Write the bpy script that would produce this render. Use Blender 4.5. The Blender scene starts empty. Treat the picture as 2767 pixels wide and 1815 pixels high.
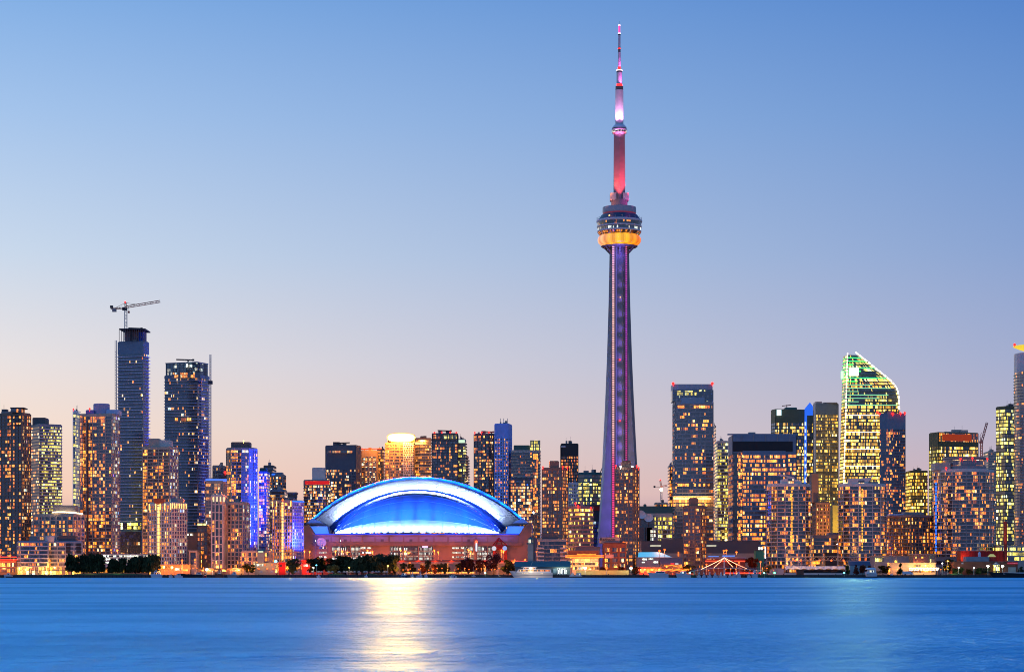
import bpy, bmesh, math, random
from mathutils import Vector, Matrix
from math import radians as R, sin, cos, pi
random.seed(11)
S = bpy.context.scene
COL = S.collection

# ------------------------------------------------------------------ camera
F, CX, HY, CAMZ = 5819.0, 1383.5, 1547.5, 3.5      # focal length in photo pixels, centre column, horizon row, eye height
cam = bpy.data.cameras.new('camera'); camo = bpy.data.objects.new('camera', cam); COL.objects.link(camo)
cam.sensor_fit = 'HORIZONTAL'; cam.sensor_width = 36.0; cam.lens = F/2767*36
cam.shift_y = (HY-907.5)/2767
cam.clip_start = 1.0; cam.clip_end = 60000
camo.location = (0, 0, CAMZ); camo.rotation_euler = (R(90), 0, 0)
S.camera = camo

# ------------------------------------------------------------------ dusk sky
def lin(c):
    f = lambda v: v/12.92 if v <= .04045 else ((v+.055)/1.055)**2.4
    return tuple(f(v/255) for v in c)
wd = bpy.data.worlds.new('World'); S.world = wd; wd.use_nodes = True
nt = wd.node_tree; nt.nodes.clear()
def N(t, typ, **kw):
    n = t.nodes.new(typ)
    for k, v in kw.items(): setattr(n, k, v)
    return n
def math_(t, op, a, b=None, c=None, clamp=False):
    n = N(t, 'ShaderNodeMath', operation=op); n.use_clamp = clamp
    for i, v in enumerate((a, b, c)):
        if v is None: continue
        if isinstance(v, (int, float)): n.inputs[i].default_value = v
        else: t.links.new(v, n.inputs[i])
    return n.outputs[0]
def mixc(t, fac, a, b, blend='MIX'):
    n = N(t, 'ShaderNodeMix', data_type='RGBA', blend_type=blend)
    for i, v in ((0, fac), (6, a), (7, b)):
        if isinstance(v, (int, float)): n.inputs[i].default_value = v
        elif isinstance(v, tuple): n.inputs[i].default_value = (*v[:3], 1)
        else: t.links.new(v, n.inputs[i])
    return n.outputs[2]
def ramp(t, fac, stops, interp='LINEAR'):
    n = N(t, 'ShaderNodeValToRGB'); cr = n.color_ramp; cr.interpolation = interp
    while len(cr.elements) < len(stops): cr.elements.new(.5)
    for e, (p, c) in zip(cr.elements, sorted(stops)): e.position = p; e.color = (*c[:3], 1)
    t.links.new(fac, n.inputs[0]); return n.outputs[0]
tc = N(nt, 'ShaderNodeTexCoord'); sx = N(nt, 'ShaderNodeSeparateXYZ'); nt.links.new(tc.outputs['Generated'], sx.inputs[0])
el = math_(nt, 'MULTIPLY', math_(nt, 'ARCSINE', sx.outputs[2]), 57.2958/60, clamp=True)      # 0..60 degrees
az = math_(nt, 'MULTIPLY_ADD', sx.outputs[0], 1/.50, .46, clamp=True)
def deg(l): return [(d/60, lin(c)) for d, c in l]
LEFT = [(0, (120, 132, 172)), (.9, (160, 152, 178)), (1.5, (226, 182, 172)), (2.1, (247, 207, 184)), (3.8, (244, 221, 207)), (5.5, (230, 223, 224)), (8.3, (198, 214, 234)), (11.8, (162, 194, 234)), (15.1, (124, 171, 227)), (25, (120, 188, 248)), (40, (112, 184, 250)), (60, (66, 138, 232))]
RIGHT = [(0, (96, 112, 156)), (1.2, (112, 124, 164)), (2.0, (196, 170, 186)), (2.6, (190, 172, 190)), (3.8, (172, 172, 200)), (5.5, (153, 166, 204)), (8.3, (128, 156, 206)), (11.8, (100, 143, 205)), (15.1, (72, 124, 199)), (25, (8, 86, 166)), (40, (2, 80, 160)), (60, (8, 84, 172))]
BACK = [(0, (112, 138, 188)), (3, (126, 150, 204)), (8, (124, 158, 216)), (16, (108, 158, 220)), (30, (84, 140, 218)), (60, (56, 122, 216))]
bk = math_(nt, 'MULTIPLY_ADD', sx.outputs[1], -1.6, .25, clamp=True)                           # the sky away from the sunset is bluer and darker
grad = mixc(nt, bk, mixc(nt, az, ramp(nt, el, deg(LEFT)), ramp(nt, el, deg(RIGHT))), ramp(nt, el, deg(BACK)))
sky = N(nt, 'ShaderNodeTexSky', sky_type='NISHITA'); sky.sun_disc = False; sky.sun_elevation = R(-2.5); sky.sun_rotation = R(-35)
bg = N(nt, 'ShaderNodeBackground'); bg.inputs[1].default_value = 1.0; nt.links.new(grad, bg.inputs[0])
bg2 = N(nt, 'ShaderNodeBackground'); bg2.inputs[1].default_value = .05; nt.links.new(sky.outputs[0], bg2.inputs[0])
ad = N(nt, 'ShaderNodeAddShader'); nt.links.new(bg.outputs[0], ad.inputs[0]); nt.links.new(bg2.outputs[0], ad.inputs[1])
wo = N(nt, 'ShaderNodeOutputWorld'); nt.links.new(ad.outputs[0], wo.inputs[0])
# after-glow of the sun that has just set to the left behind the skyline
sun = bpy.data.lights.new('sun', 'SUN'); sun.energy = .12; sun.angle = R(25); sun.color = (1, .72, .5)
suno = bpy.data.objects.new('sun', sun); COL.objects.link(suno); suno.rotation_euler = (R(-84), 0, R(35))
S.view_settings.view_transform = 'Standard'; S.view_settings.look = 'None'; S.view_settings.exposure = 0; S.view_settings.gamma = 1
S.render.engine = 'CYCLES'
S.cycles.max_bounces = 5; S.cycles.diffuse_bounces = 2; S.cycles.glossy_bounces = 3; S.cycles.sample_clamp_indirect = 6
S.cycles.use_denoising = True; S.cycles.filter_width = 1.0; S.cycles.caustics_reflective = False; S.cycles.caustics_refractive = False
G = 2.0                                              # street level above the water

# ------------------------------------------------------------------ helpers
def wx(px, D): return (px-CX)*D/F
def wz(py, D): return CAMZ+(HY-py)*D/F
_m = {}
def mat(key, col, rough=.75, var=.18, scale=.35, metal=0, spec=.3, emit=None, es=0, sampled=False):
    if key in _m: return _m[key]
    m = bpy.data.materials.new(key); m.use_nodes = True; t = m.node_tree; b = t.nodes['Principled BSDF']
    b.inputs['Roughness'].default_value = rough; b.inputs['Metallic'].default_value = metal; b.inputs['Specular IOR Level'].default_value = spec
    if var:
        g = N(t, 'ShaderNodeNewGeometry'); no = N(t, 'ShaderNodeTexNoise'); no.inputs['Scale'].default_value = scale; no.inputs['Detail'].default_value = 4
        t.links.new(g.outputs['Position'], no.inputs['Vector'])
        f = math_(t, 'MULTIPLY_ADD', no.outputs[0], var*2.4, 1-var*1.2)
        cc = N(t, 'ShaderNodeCombineXYZ')
        for i in range(3): t.links.new(math_(t, 'MULTIPLY', f, col[i]), cc.inputs[i])
        t.links.new(cc.outputs[0], b.inputs['Base Color'])
    else: b.inputs['Base Color'].default_value = (*col, 1)
    if emit: b.inputs['Emission Color'].default_value = (*emit, 1); b.inputs['Emission Strength'].default_value = es
    m.cycles.emission_sampling = 'AUTO' if sampled else 'NONE'
    _m[key] = m; return m
def glow(key, col, s, sampled=False): return mat(key, (.02, .02, .02), .5, 0, emit=col, es=s, sampled=sampled)
PAL = {
 'warm': [(0, (1, .17, .008)), (.3, (1, .27, .02)), (.55, (1, .42, .08)), (.74, (1, .70, .34)), (.92, (.95, 1, .8)), (.97, (.55, .9, 1)), (1, (.2, .35, 1))],
 'amber': [(0, (1, .15, .006)), (.5, (1, .26, .016)), (.85, (1, .44, .07)), (1, (1, .75, .35))],
 'office': [(0, (1, .36, .02)), (.4, (1, .50, .04)), (.75, (1, .68, .14)), (1, (1, .9, .55))],
 'lime': [(0, (.8, .58, .035)), (.4, (1, .72, .08)), (.75, (.9, .84, .22)), (1, (.8, 1, .7))],
 'white': [(0, (1, .8, .5)), (.4, (1, .95, .75)), (.8, (.85, 1, .9)), (1, (.7, .9, 1))],
 'mixed': [(0, (1, .36, .06)), (.35, (1, .55, .16)), (.55, (1, .85, .5)), (.7, (.8, 1, .85)), (.84, (.3, .55, 1)), (.93, (.15, .2, 1)), (1, (.9, .1, .8))]}
def W(cw=3.0, p=.35, s=1.0, pal='warm', tint=(.025, .04, .065), fl=.5, rough=.12, k=3.0, mul=.10, sub=2.2, ior=1.9, seed=0):
    """glass of one storey; lit rooms picked cell by cell, each pane with its own lamps and blinds"""
    cw *= .62; k = round(k*1.4, 2)
    key = 'glass_%s_%s_%s_%s_%s_%s_%s_%s_%s' % (cw, p, s, pal, tint, fl, rough, k, seed)
    if key in _m: return _m[key]
    m = bpy.data.materials.new('window_glass'); m.use_nodes = True; t = m.node_tree; b = t.nodes['Principled BSDF']
    uv = N(t, 'ShaderNodeUVMap'); sp = N(t, 'ShaderNodeSeparateXYZ'); t.links.new(uv.outputs[0], sp.inputs[0]); u, v = sp.outputs[0], sp.outputs[1]
    oi = N(t, 'ShaderNodeObjectInfo'); row = math_(t, 'FLOOR', math_(t, 'DIVIDE', v, 3.4)); rnd = math_(t, 'MULTIPLY_ADD', oi.outputs['Random'], 977.0, math_(t, 'MULTIPLY', row, 13.7))
    def wn(a, sd):
        c = N(t, 'ShaderNodeCombineXYZ'); t.links.new(a, c.inputs[0]); t.links.new(rnd, c.inputs[1]); c.inputs[2].default_value = sd+seed
        w = N(t, 'ShaderNodeTexWhiteNoise', noise_dimensions='3D'); t.links.new(c.outputs[0], w.inputs['Vector']); return w
    uc = math_(t, 'DIVIDE', u, cw); cell = math_(t, 'FLOOR', uc); big = math_(t, 'FLOOR', math_(t, 'DIVIDE', u, cw*k))
    w1, w2 = wn(cell, 1.5), wn(big, 7.5)
    fw = N(t, 'ShaderNodeTexWhiteNoise', noise_dimensions='1D'); t.links.new(rnd, fw.inputs['W'])
    pr = math_(t, 'MULTIPLY_ADD', w2.outputs[0], 0.0, p)
    pr = math_(t, 'MULTIPLY', pr, math_(t, 'MULTIPLY_ADD', fw.outputs[0], 2*fl, 1-fl))
    co = N(t, 'ShaderNodeTexWhiteNoise', noise_dimensions='1D'); t.links.new(math_(t, 'ADD', cell, seed*3.7+.5), co.inputs['W'])
    pr = math_(t, 'MULTIPLY', pr, math_(t, 'MULTIPLY_ADD', co.outputs[0], 1.8, .1))     # stacked rooms of one column behave alike
    lit = math_(t, 'MULTIPLY', math_(t, 'LESS_THAN', w2.outputs[0], pr), math_(t, 'LESS_THAN', w1.outputs[0], .80))
    lit = math_(t, 'MAXIMUM', lit, math_(t, 'LESS_THAN', w1.outputs[0], math_(t, 'MULTIPLY', pr, .22)))
    cs = N(t, 'ShaderNodeSeparateColor'); t.links.new(w1.outputs[1], cs.inputs[0])
    cs2 = N(t, 'ShaderNodeSeparateColor'); t.links.new(w2.outputs[1], cs2.inputs[0])
    hue = math_(t, 'MULTIPLY_ADD', cs.outputs[1], .6, math_(t, 'MULTIPLY', cs2.outputs[2], .4))
    colr = ramp(t, hue, PAL[pal])
    st = math_(t, 'ADD', math_(t, 'MULTIPLY_ADD', math_(t, 'POWER', cs.outputs[2], 2.0), 1.7*s, .12*s), math_(t, 'MULTIPLY', math_(t, 'POWER', cs2.outputs[2], 1.6), 1.7*s))
    nv = N(t, 'ShaderNodeCombineXYZ'); t.links.new(u, nv.inputs[0]); t.links.new(math_(t, 'MULTIPLY', v, 1.3), nv.inputs[1]); t.links.new(rnd, nv.inputs[2])
    no = N(t, 'ShaderNodeTexNoise'); no.inputs['Scale'].default_value = sub/cw*1.1; no.inputs['Detail'].default_value = 2; t.links.new(nv.outputs[0], no.inputs['Vector'])
    det = math_(t, 'MULTIPLY_ADD', no.outputs[0], 4.2, -1.35); det = math_(t, 'MAXIMUM', det, .12)
    fr = math_(t, 'FRACT', uc); mk = math_(t, 'MULTIPLY', math_(t, 'GREATER_THAN', fr, mul), math_(t, 'LESS_THAN', fr, 1-mul*.4)); mk = math_(t, 'MULTIPLY', mk, math_(t, 'LESS_THAN', math_(t, 'FRACT', math_(t, 'DIVIDE', v, 3.4)), .82))
    e = math_(t, 'MULTIPLY', math_(t, 'MULTIPLY', lit, st), math_(t, 'MULTIPLY', det, mk))
    t.links.new(colr, b.inputs['Emission Color']); t.links.new(e, b.inputs['Emission Strength'])
    # unlit panes: blinds make some paler
    bl = math_(t, 'MULTIPLY', math_(t, 'GREATER_THAN', cs.outputs[0], .6), math_(t, 'MULTIPLY', cs.outputs[2], .8))
    base = mixc(t, bl, tuple(tint), (.17, .16, .165)); base = mixc(t, mk, (.035, .035, .04), base)
    t.links.new(base, b.inputs['Base Color'])
    b.inputs['Roughness'].default_value = rough; b.inputs['IOR'].default_value = ior
    m.cycles.emission_sampling = 'NONE'
    _m[key] = m; return m

class MB:
    def __init__(s): s.v = []; s.f = []; s.mi = []; s.uv = []
    def quad(s, ps, mi=0, uv=None):
        n = len(s.v); s.v += [tuple(p) for p in ps]; s.f.append(tuple(range(n, n+len(ps)))); s.mi.append(mi); s.uv.append(uv or [(p[0], p[2]) for p in ps])
    def box(s, x0, x1, y0, y1, z0, z1, mi=0):
        a = [(x0, y0), (x1, y0), (x1, y1), (x0, y1)]; s.prism(a, z0, z1, mi)
    def prism(s, poly, z0, z1, mi=0, top=True, bot=True, side=True, poly2=None):
        q = poly2 or poly; u = 0
        if side:
            for i in range(len(poly)):
                j = (i+1) % len(poly); a, b, c, d = poly[i], poly[j], q[j], q[i]; L = math.hypot(b[0]-a[0], b[1]-a[1])
                m = mi[min(i, len(mi)-1)] if isinstance(mi, (list, tuple)) else mi
                s.quad([(a[0], a[1], z0), (b[0], b[1], z0), (c[0], c[1], z1), (d[0], d[1], z1)], m, [(u, 0), (u+L, 0), (u+L, z1-z0), (u, z1-z0)]); u += L
        m0 = mi[0] if isinstance(mi, (list, tuple)) else mi
        if top: s.quad([(x, y, z1) for x, y in q], m0)
        if bot: s.quad([(x, y, z0) for x, y in reversed(poly)], m0)
    def ring(s, po, pi_, z0, z1, mi=0):
        s.prism(po, z0, z1, mi, False, False)
        n = len(po)
        for i in range(n):
            j = (i+1) % n
            s.quad([(*po[i], z1), (*po[j], z1), (*pi_[j], z1), (*pi_[i], z1)], mi)
            s.quad([(*pi_[i], z0), (*pi_[j], z0), (*po[j], z0), (*po[i], z0)], mi)
    def tube(s, a, b, r, n=6, mi=0, r2=None):
        a, b = Vector(a), Vector(b); d = (b-a)
        if d.length < 1e-6: return
        d.normalize(); x = d.orthogonal().normalized(); y = d.cross(x); r2 = r if r2 is None else r2
        ra = [a+(x*cos(2*pi*i/n)+y*sin(2*pi*i/n))*r for i in range(n)]; rb = [b+(x*cos(2*pi*i/n)+y*sin(2*pi*i/n))*r2 for i in range(n)]
        for i in range(n): j = (i+1) % n; s.quad([ra[i], ra[j], rb[j], rb[i]], mi)
        s.quad(ra[::-1], mi); s.quad(rb, mi)
    def lathe(s, prof, c=(0, 0), n=32, mi=0, a0=0, cap=True):
        for (r0, z0), (r1, z1) in zip(prof, prof[1:]):
            for i in range(n):
                p, q = a0+2*pi*i/n, a0+2*pi*(i+1)/n
                s.quad([(c[0]+r0*cos(p), c[1]+r0*sin(p), z0), (c[0]+r0*cos(q), c[1]+r0*sin(q), z0), (c[0]+r1*cos(q), c[1]+r1*sin(q), z1), (c[0]+r1*cos(p), c[1]+r1*sin(p), z1)], mi, [(i*2*pi*r0/n, z0), ((i+1)*2*pi*r0/n, z0), ((i+1)*2*pi*r0/n, z1), (i*2*pi*r0/n, z1)])
        if cap:
            for (r, z), rv in ((prof[0], 1), (prof[-1], 0)):
                if r > 1e-3:
                    ps = [(c[0]+r*cos(a0+2*pi*i/n), c[1]+r*sin(a0+2*pi*i/n), z) for i in range(n)]; s.quad(ps[::-1] if rv else ps, mi)
    def sphere(s, c, r, n=10, sz=1.0, mi=0):
        k = max(4, n//2); s2 = MB(); s2.lathe([(max(1e-4, r*cos(-pi/2+pi*i/k)), r*sz*sin(-pi/2+pi*i/k)) for i in range(k+1)], n=n, mi=mi, cap=False)
        for f, m, u in zip(s2.f, s2.mi, s2.uv): s.quad([(s2.v[i][0]+c[0], s2.v[i][1]+c[1], s2.v[i][2]+c[2]) for i in f], m, u)
    def extr(s, pts, y0, y1, mi=0):
        """outline in x,z given counter-clockwise as seen from the camera, thickened from y0 to y1"""
        n = len(pts)
        s.quad([(x, y0, z) for x, z in pts], mi); s.quad([(x, y1, z) for x, z in reversed(pts)], mi)
        for i in range(n):
            j = (i+1) % n; a, b = pts[i], pts[j]; s.quad([(a[0], y0, a[1]), (a[0], y1, a[1]), (b[0], y1, b[1]), (b[0], y0, b[1])], mi)
    def mesh(s, name, mats, smooth=False, weld=False):
        me = bpy.data.meshes.new(name); me.from_pydata(s.v, [], s.f)
        for m in (mats if isinstance(mats, (list, tuple)) else [mats]): me.materials.append(m)
        me.polygons.foreach_set('material_index', s.mi)
        l = me.uv_layers.new(name='UVMap'); fl = [c for u in s.uv for p in u for c in p]; l.data.foreach_set('uv', fl)
        if weld:
            bm = bmesh.new(); bm.from_mesh(me); bmesh.ops.remove_doubles(bm, verts=bm.verts, dist=1e-3); bm.to_mesh(me); bm.free()
        if smooth: me.polygons.foreach_set('use_smooth', [True]*len(me.polygons))
        me.update(); return me
    def build(s, name, mats, parent=None, loc=(0, 0, 0), **k): return link(name, s.mesh(name, mats, **k), parent, loc)
def link(name, data, parent=None, loc=(0, 0, 0)):
    o = bpy.data.objects.new(name, data); COL.objects.link(o); o.location = loc
    if parent is not None: o.parent = parent
    return o
def tag(o, label=None, cat=None, group=None, kind=None):
    for k, v in (('label', label), ('category', cat), ('group', group), ('kind', kind)):
        if v: o[k] = v
    return o
def thing(name, label, cat, loc, rz=0, group=None):
    o = link(name, None, None, loc); o.rotation_euler.z = rz; o.empty_display_size = 1
    return tag(o, label, cat, group)
_kids = {}
def dup(root, loc, rz=0, label=None, group=None, scale=None):
    if not _kids.get('n') == len(bpy.data.objects):
        _kids.clear()
        for o in bpy.data.objects:
            if o.parent: _kids.setdefault(o.parent.name, []).append(o)
    def cp(o, par):
        c = o.copy(); COL.objects.link(c); c.parent = par
        for k in _kids.get(o.name, []): cp(k, c)
        return c
    r = cp(root, None); r.location = loc; r.rotation_euler.z = rz
    if scale: r.scale = scale if isinstance(scale, tuple) else (scale,)*3
    if label: r['label'] = label
    if group: r['group'] = group
    return r
def offset(poly, d):
    n = len(poly); out = []
    for i in range(n):
        a, b, c = Vector(poly[i-1]), Vector(poly[i]), Vector(poly[(i+1) % n])
        e1, e2 = (b-a).normalized(), (c-b).normalized(); n1, n2 = Vector((e1.y, -e1.x)), Vector((e2.y, -e2.x))
        m = (n1+n2); k = d/max(.2, (1+n1.dot(n2))); out.append((b.x+m.x*k, b.y+m.y*k))
    return out
def lamp(name, typ, loc, power, col, parent=None, aim=None, size=.5, spot=60, sy=None, blend=.5):
    l = bpy.data.lights.new(name, typ); l.energy = power; l.color = col
    if typ == 'AREA': l.shape = 'RECTANGLE'; l.size = size; l.size_y = sy or size
    else: l.shadow_soft_size = size
    if typ == 'SPOT': l.spot_size = R(spot); l.spot_blend = blend
    o = bpy.data.objects.new(name, l); COL.objects.link(o); o.location = loc
    if parent is not None: o.parent = parent
    if aim is not None: o.rotation_euler = (Vector(aim)-Vector(loc)).to_track_quat('-Z', 'Y').to_euler()
    return o

# ------------------------------------------------------------------ shared materials
M = {
 'conc': mat('concrete', (.44, .37, .31)), 'pale': mat('pale_concrete', (.70, .60, .52)), 'white': mat('white_cladding', (.58, .57, .58)),
 'beige': mat('beige_precast', (.54, .42, .32)), 'brown': mat('brown_concrete', (.27, .175, .12)), 'brick': mat('red_brick', (.20, .075, .045)),
 'dark': mat('dark_metal', (.035, .036, .042), .5), 'char': mat('charcoal_panel', (.12, .108, .105), .6), 'grey': mat('grey_panel', (.30, .27, .255), .6),
 'steel': mat('steel_blue_panel', (.16, .22, .29), .4), 'bluew': mat('blue_white_cladding', (.46, .52, .68), .5), 'teal': mat('teal_roof', (.03, .13, .14), .6),
 'green': mat('green_copper', (.05, .12, .10), .6), 'olive': mat('olive_frame', (.13, .12, .06), .6), 'pink': mat('pink_granite', (.36, .23, .20), .5),
 'roof': mat('roof_gravel', (.12, .12, .125), .9), 'red': mat('red_paint', (.35, .02, .015), .5), 'crane': mat('red_crane_steel', (.42, .09, .06), .5),
 'mast': mat('galvanised_steel', (.35, .35, .37), .45, metal=.6), 'black': mat('black_steel', (.02, .02, .022), .5), 'hull': mat('white_gelcoat', (.72, .72, .74), .25, .04, spec=.5),
 'yellowwall': mat('ochre_wall', (.45, .33, .12)), 'wood': mat('dock_timber', (.09, .075, .065), .9), 'asphalt': mat('asphalt', (.05, .05, .052), .9),
 'canvas': mat('white_canvas', (.62, .60, .57), .8, .06), 'darkglass': W(3, .02, .5, tint=(.012, .016, .028)),
}
GL = {'red': glow('red_lamp', (1, .012, .008), 5), 'orange': glow('sodium_lamp', (1, .10, .006), 3.0), 'yellow': glow('warm_lamp', (1, .5, .1), 6), 'whitel': glow('white_lamp', (.95, 1, .9), 26),
      'green': glow('green_lamp', (.1, 1, .4), 12), 'blue': glow('blue_lamp', (.015, .11, 1), 2.4), 'cyan': glow('cyan_lamp', (.1, .7, 1), 8), 'amber': glow('amber_strip', (1, .52, .12), 3.2),
      'pinkl': glow('pink_strip', (1, .25, .55), 3), 'warmw': glow('warm_white_strip', (1, .8, .45), 4)}

# ------------------------------------------------------------------ towers
def foot(shape, D):
    k = shape[0]
    if k == 'r':
        _, x0, x1, dep = shape; a, b = wx(x0, D+dep if x0 > CX else D), wx(x1, D+dep if x1 < CX else D); P = [(a, 0), (b, 0), (b, dep), (a, dep)]
    elif k == 'c':                                   # corner towards the camera, rotated rectangle
        _, x0, xc, x1, ang = shape; c = wx(xc, D); a = R(ang); L1 = L2 = 0
        for _k in range(4): w1, w2 = c-wx(x0, D+L1*sin(a)), wx(x1, D+L2*cos(a))-c; L1, L2 = w1/cos(a), max(4, w2)/sin(a)
        w2 = L2*sin(a); P = [(c-w1, L1*sin(a)), (c, 0), (c+w2, L2*cos(a)), (c+w2-w1, L2*cos(a)+L1*sin(a))]
    elif k == 'o':
        _, x0, x1 = shape[:3]; n = 28; r = (wx(x1, D)-wx(x0, D))/2; D_r = D+r; r = (wx(x1, D_r)-wx(x0, D_r))/2; c = (wx(x0, D_r)+wx(x1, D_r))/2
        P = [(c+r*cos(-pi/2+2*pi*(i+.5)/n), r+r*sin(-pi/2+2*pi*(i+.5)/n)) for i in range(n)]
    elif k == 'p': P = [(wx(x, D+dy), dy) for x, dy in shape[1]]
    xs = [p[0] for p in P]; cx = (min(xs)+max(xs))/2
    return cx, [(x-cx, y) for x, y in P]
def along(poly, edges=None):
    n = len(poly)
    for i in (range(n) if edges is None else edges):
        a, b = Vector(poly[i]), Vector(poly[(i+1) % n]); yield i, a, b
def tower(name, label, cat, D, shape, yt, wall='conc', win=None, fh=3.1, sp=.9, pier=None, balc=None, ph=(), crown=2.0, base=5.0, group=None, inset=.3, roof='roof', lobby=None, fins=None, ytop2=None):
    cx, P = foot(shape, D); root = thing(name, label, cat, (cx, D, G), group=group)
    root['_'] = 0; del root['_']
    H = wz(yt, D)-G; win = win or W(); wins = win if isinstance(win, list) else [win]
    n = max(2, int((H-crown-base)/fh)); fh = (H-crown-base)/n
    Pi, Pw = offset(P, -inset-.5), offset(P, -inset)
    b = MB()
    b.prism(P, 0, base if not lobby else .4, 0, True, False)
    for i in range(n): z = base+i*fh; b.ring(P, Pi, z+.004 if i == 0 else z, z+sp)
    b.prism(P, base+n*fh, H, 0, True, True); b.prism(offset(P, -.6), H, H+.7, 0, True, False)
    if pier:
        s_, w_ = pier[:2]; pr = pier[2] if len(pier) > 2 else .08
        for i, a, c in along(P):
            L = (c-a).length
            if L < 1.5: continue
            e = (c-a)/L; nrm = Vector((e.y, -e.x)); k = max(1, round(L/s_))
            for j in range(k+1):
                m = a+e*(L*j/k); w0, w1 = (0 if j == 0 else -w_/2), (0 if j == k else w_/2)
                q = [m+e*w0+nrm*pr, m+e*w1+nrm*pr, m+e*w1-nrm*(inset+.45), m+e*w0-nrm*(inset+.45)]
                b.prism([tuple(x) for x in q], base-.003, H-.4, 0)
    b.build('body', [M[wall] if isinstance(wall, str) else wall], root)
    bm = MB(); bm.prism(Pw, 0, fh-sp, list(range(len(wins))), False, False); me = bm.mesh('window_band', wins)
    for i in range(n): link('window_band', me, root, (0, 0, base+i*fh+sp))
    if lobby:
        bm = MB(); bm.prism(Pw, 0, base-.4, 0, False, False); bm.build('lobby_windows', [lobby], root, (0, 0, .4))
    if balc:
        edges, prj, mk = balc[:3]; th = balc[3] if len(balc) > 3 else .3; step = balc[4] if len(balc) > 4 else 1
        runs = []
        for k in edges: runs[-1].append(k) if runs and runs[-1][-1] == k-1 else runs.append([k])
        for run in runs:
            bb = MB()
            for i, a, c in along(P, run):
                e = (c-a).normalized(); nrm = Vector((e.y, -e.x)); a2, c2 = a+e*.3, c-e*.3
                q = [a2+nrm*prj, c2+nrm*prj, c2+nrm*.02, a2+nrm*.02]; bb.prism([tuple(x) for x in q], 0, th)
            me = bb.mesh('balcony', [M[mk]])
            for i in range(1, n, step): link('balcony', me, root, (0, 0, base+i*fh+sp*.5))
    if not ph and H > 30:                            # roof plant
        rng = random.Random(name+label); xs = [p[0] for p in P]; ys = [p[1] for p in P]; w_, d_ = max(xs)-min(xs), max(ys)-min(ys)
        for k in range(rng.randint(2, 4)):
            a_ = min(xs)+w_*rng.uniform(.18, .62); s_ = w_*rng.uniform(.08, .2); y_ = min(ys)+d_*rng.uniform(.35, .5); z_ = H+rng.uniform(2, 4.6); bb = MB(); bb.box(a_, a_+s_, y_, y_+d_*.2, H+.1, z_)
            if rng.random() < .5: bb.tube((a_+s_*.3, y_+d_*.1, z_), (a_+s_*.3, y_+d_*.1, z_+rng.uniform(2, 6)), .15, 4)
            bb.build('roof_plant', [M[rng.choice(['char', 'grey', 'conc'])]], root)
    for h in ph:                                     # roof-top boxes: x0,x1,ytop,depth0,depth1,material[,round]
        x0, x1, y1, d0, d1, mk = h[:6]; z1 = wz(y1, D)-G; zb = (wz(h[6], D)-G) if len(h) > 6 else H
        a, c = wx(x0, D)-cx, wx(x1, D)-cx; bb = MB()
        mm = M[mk] if isinstance(mk, str) else mk
        bb.box(a, c, d0, d1, zb-.05+.8, z1); bb.box(a+.5, c-.5, d0+.5, d1-.5, z1, z1+.5); bb.box(a+.2, c-.2, d0+.2, d1-.2, zb, zb+.75); bb.build('penthouse', [mm], root)
    return dict(root=root, P=P, cx=cx, D=D, H=H, base=base, fh=fh, n=n, sp=sp)
def lx(t, px): return wx(px, t['D'])-t['cx']
def lz(t, py): return wz(py, t['D'])-G
def strip(t, name, x0, x1, y0, y1, m, dy=-.25, th=.3):
    """a lit or coloured strip standing just proud of the front face"""
    b = MB(); b.box(lx(t, x0), lx(t, x1), dy-th, dy, lz(t, y1), lz(t, y0)); return b.build(name, [m], t['root'])
def on_face(t, i, f0, f1, y0, y1, name, m, pr=.2, th=.3):
    """same on footprint edge i between the fractions f0 and f1"""
    P = t['P']; a, c = Vector(P[i]), Vector(P[(i+1) % len(P)]); e = (c-a); nrm = Vector((e.y, -e.x)).normalized()
    q = [a+e*f0+nrm*(pr+th), a+e*f1+nrm*(pr+th), a+e*f1+nrm*pr, a+e*f0+nrm*pr]
    b = MB(); b.prism([tuple(x) for x in q], lz(t, y1), lz(t, y0)); return b.build(name, [m], t['root'])
def roof_lamps(t, pts, mk='red', r=.9):
    for px, py in pts:
        b = MB(); b.sphere((0, 0, 0), r, 8); b.tube((0, 0, -r-1.5), (0, 0, -r), .15); b.build('warning_lamp', [GL[mk]], t['root'], (lx(t, px), .6, lz(t, py)))
def davit(t, px, py, x0, x1, mk='dark'):
    b = MB(); z = lz(t, py); xm = lx(t, px); b.box(xm-.7, xm+.7, 5, 6.4, t['H']+.1, z-.2); b.tube((lx(t, x0), 5.7, z+.5), (lx(t, x1), 5.7, z), .7, 6); b.box(lx(t, x1)-1.4, lx(t, x1)+.6, 5, 6.4, z-.9, z+1); b.build('roof_hoist', [M[mk]], t['root'])

# ------------------------------------------------------------------ ground and water
b = MB(); b.quad([(-6000, 1650, G), (6000, 1650, G), (6000, 14000, G), (-6000, 14000, G)]); tag(b.build('ground', [M['asphalt']]), kind='structure')
wm = bpy.data.materials.new('lake_water'); wm.use_nodes = True; t = wm.node_tree; p = t.nodes['Principled BSDF']
geo = N(t, 'ShaderNodeNewGeometry')
def stretched(sx_, sy_, det, rough=.55):
    mp = N(t, 'ShaderNodeMapping'); mp.inputs['Scale'].default_value = (sx_, sy_, 1); t.links.new(geo.outputs['Position'], mp.inputs[0])
    n = N(t, 'ShaderNodeTexNoise'); n.inputs['Scale'].default_value = 1; n.inputs['Detail'].default_value = det; n.inputs['Roughness'].default_value = rough; t.links.new(mp.outputs[0], n.inputs['Vector']); return n.outputs[0]
swell = stretched(.42, .45, 5, .6); gust = stretched(.022, .05, 5); far_ = stretched(.0012, .011, 3)
hh = math_(t, 'ADD', math_(t, 'MULTIPLY', swell, .55), math_(t, 'MULTIPLY', gust, 1.6))
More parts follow.
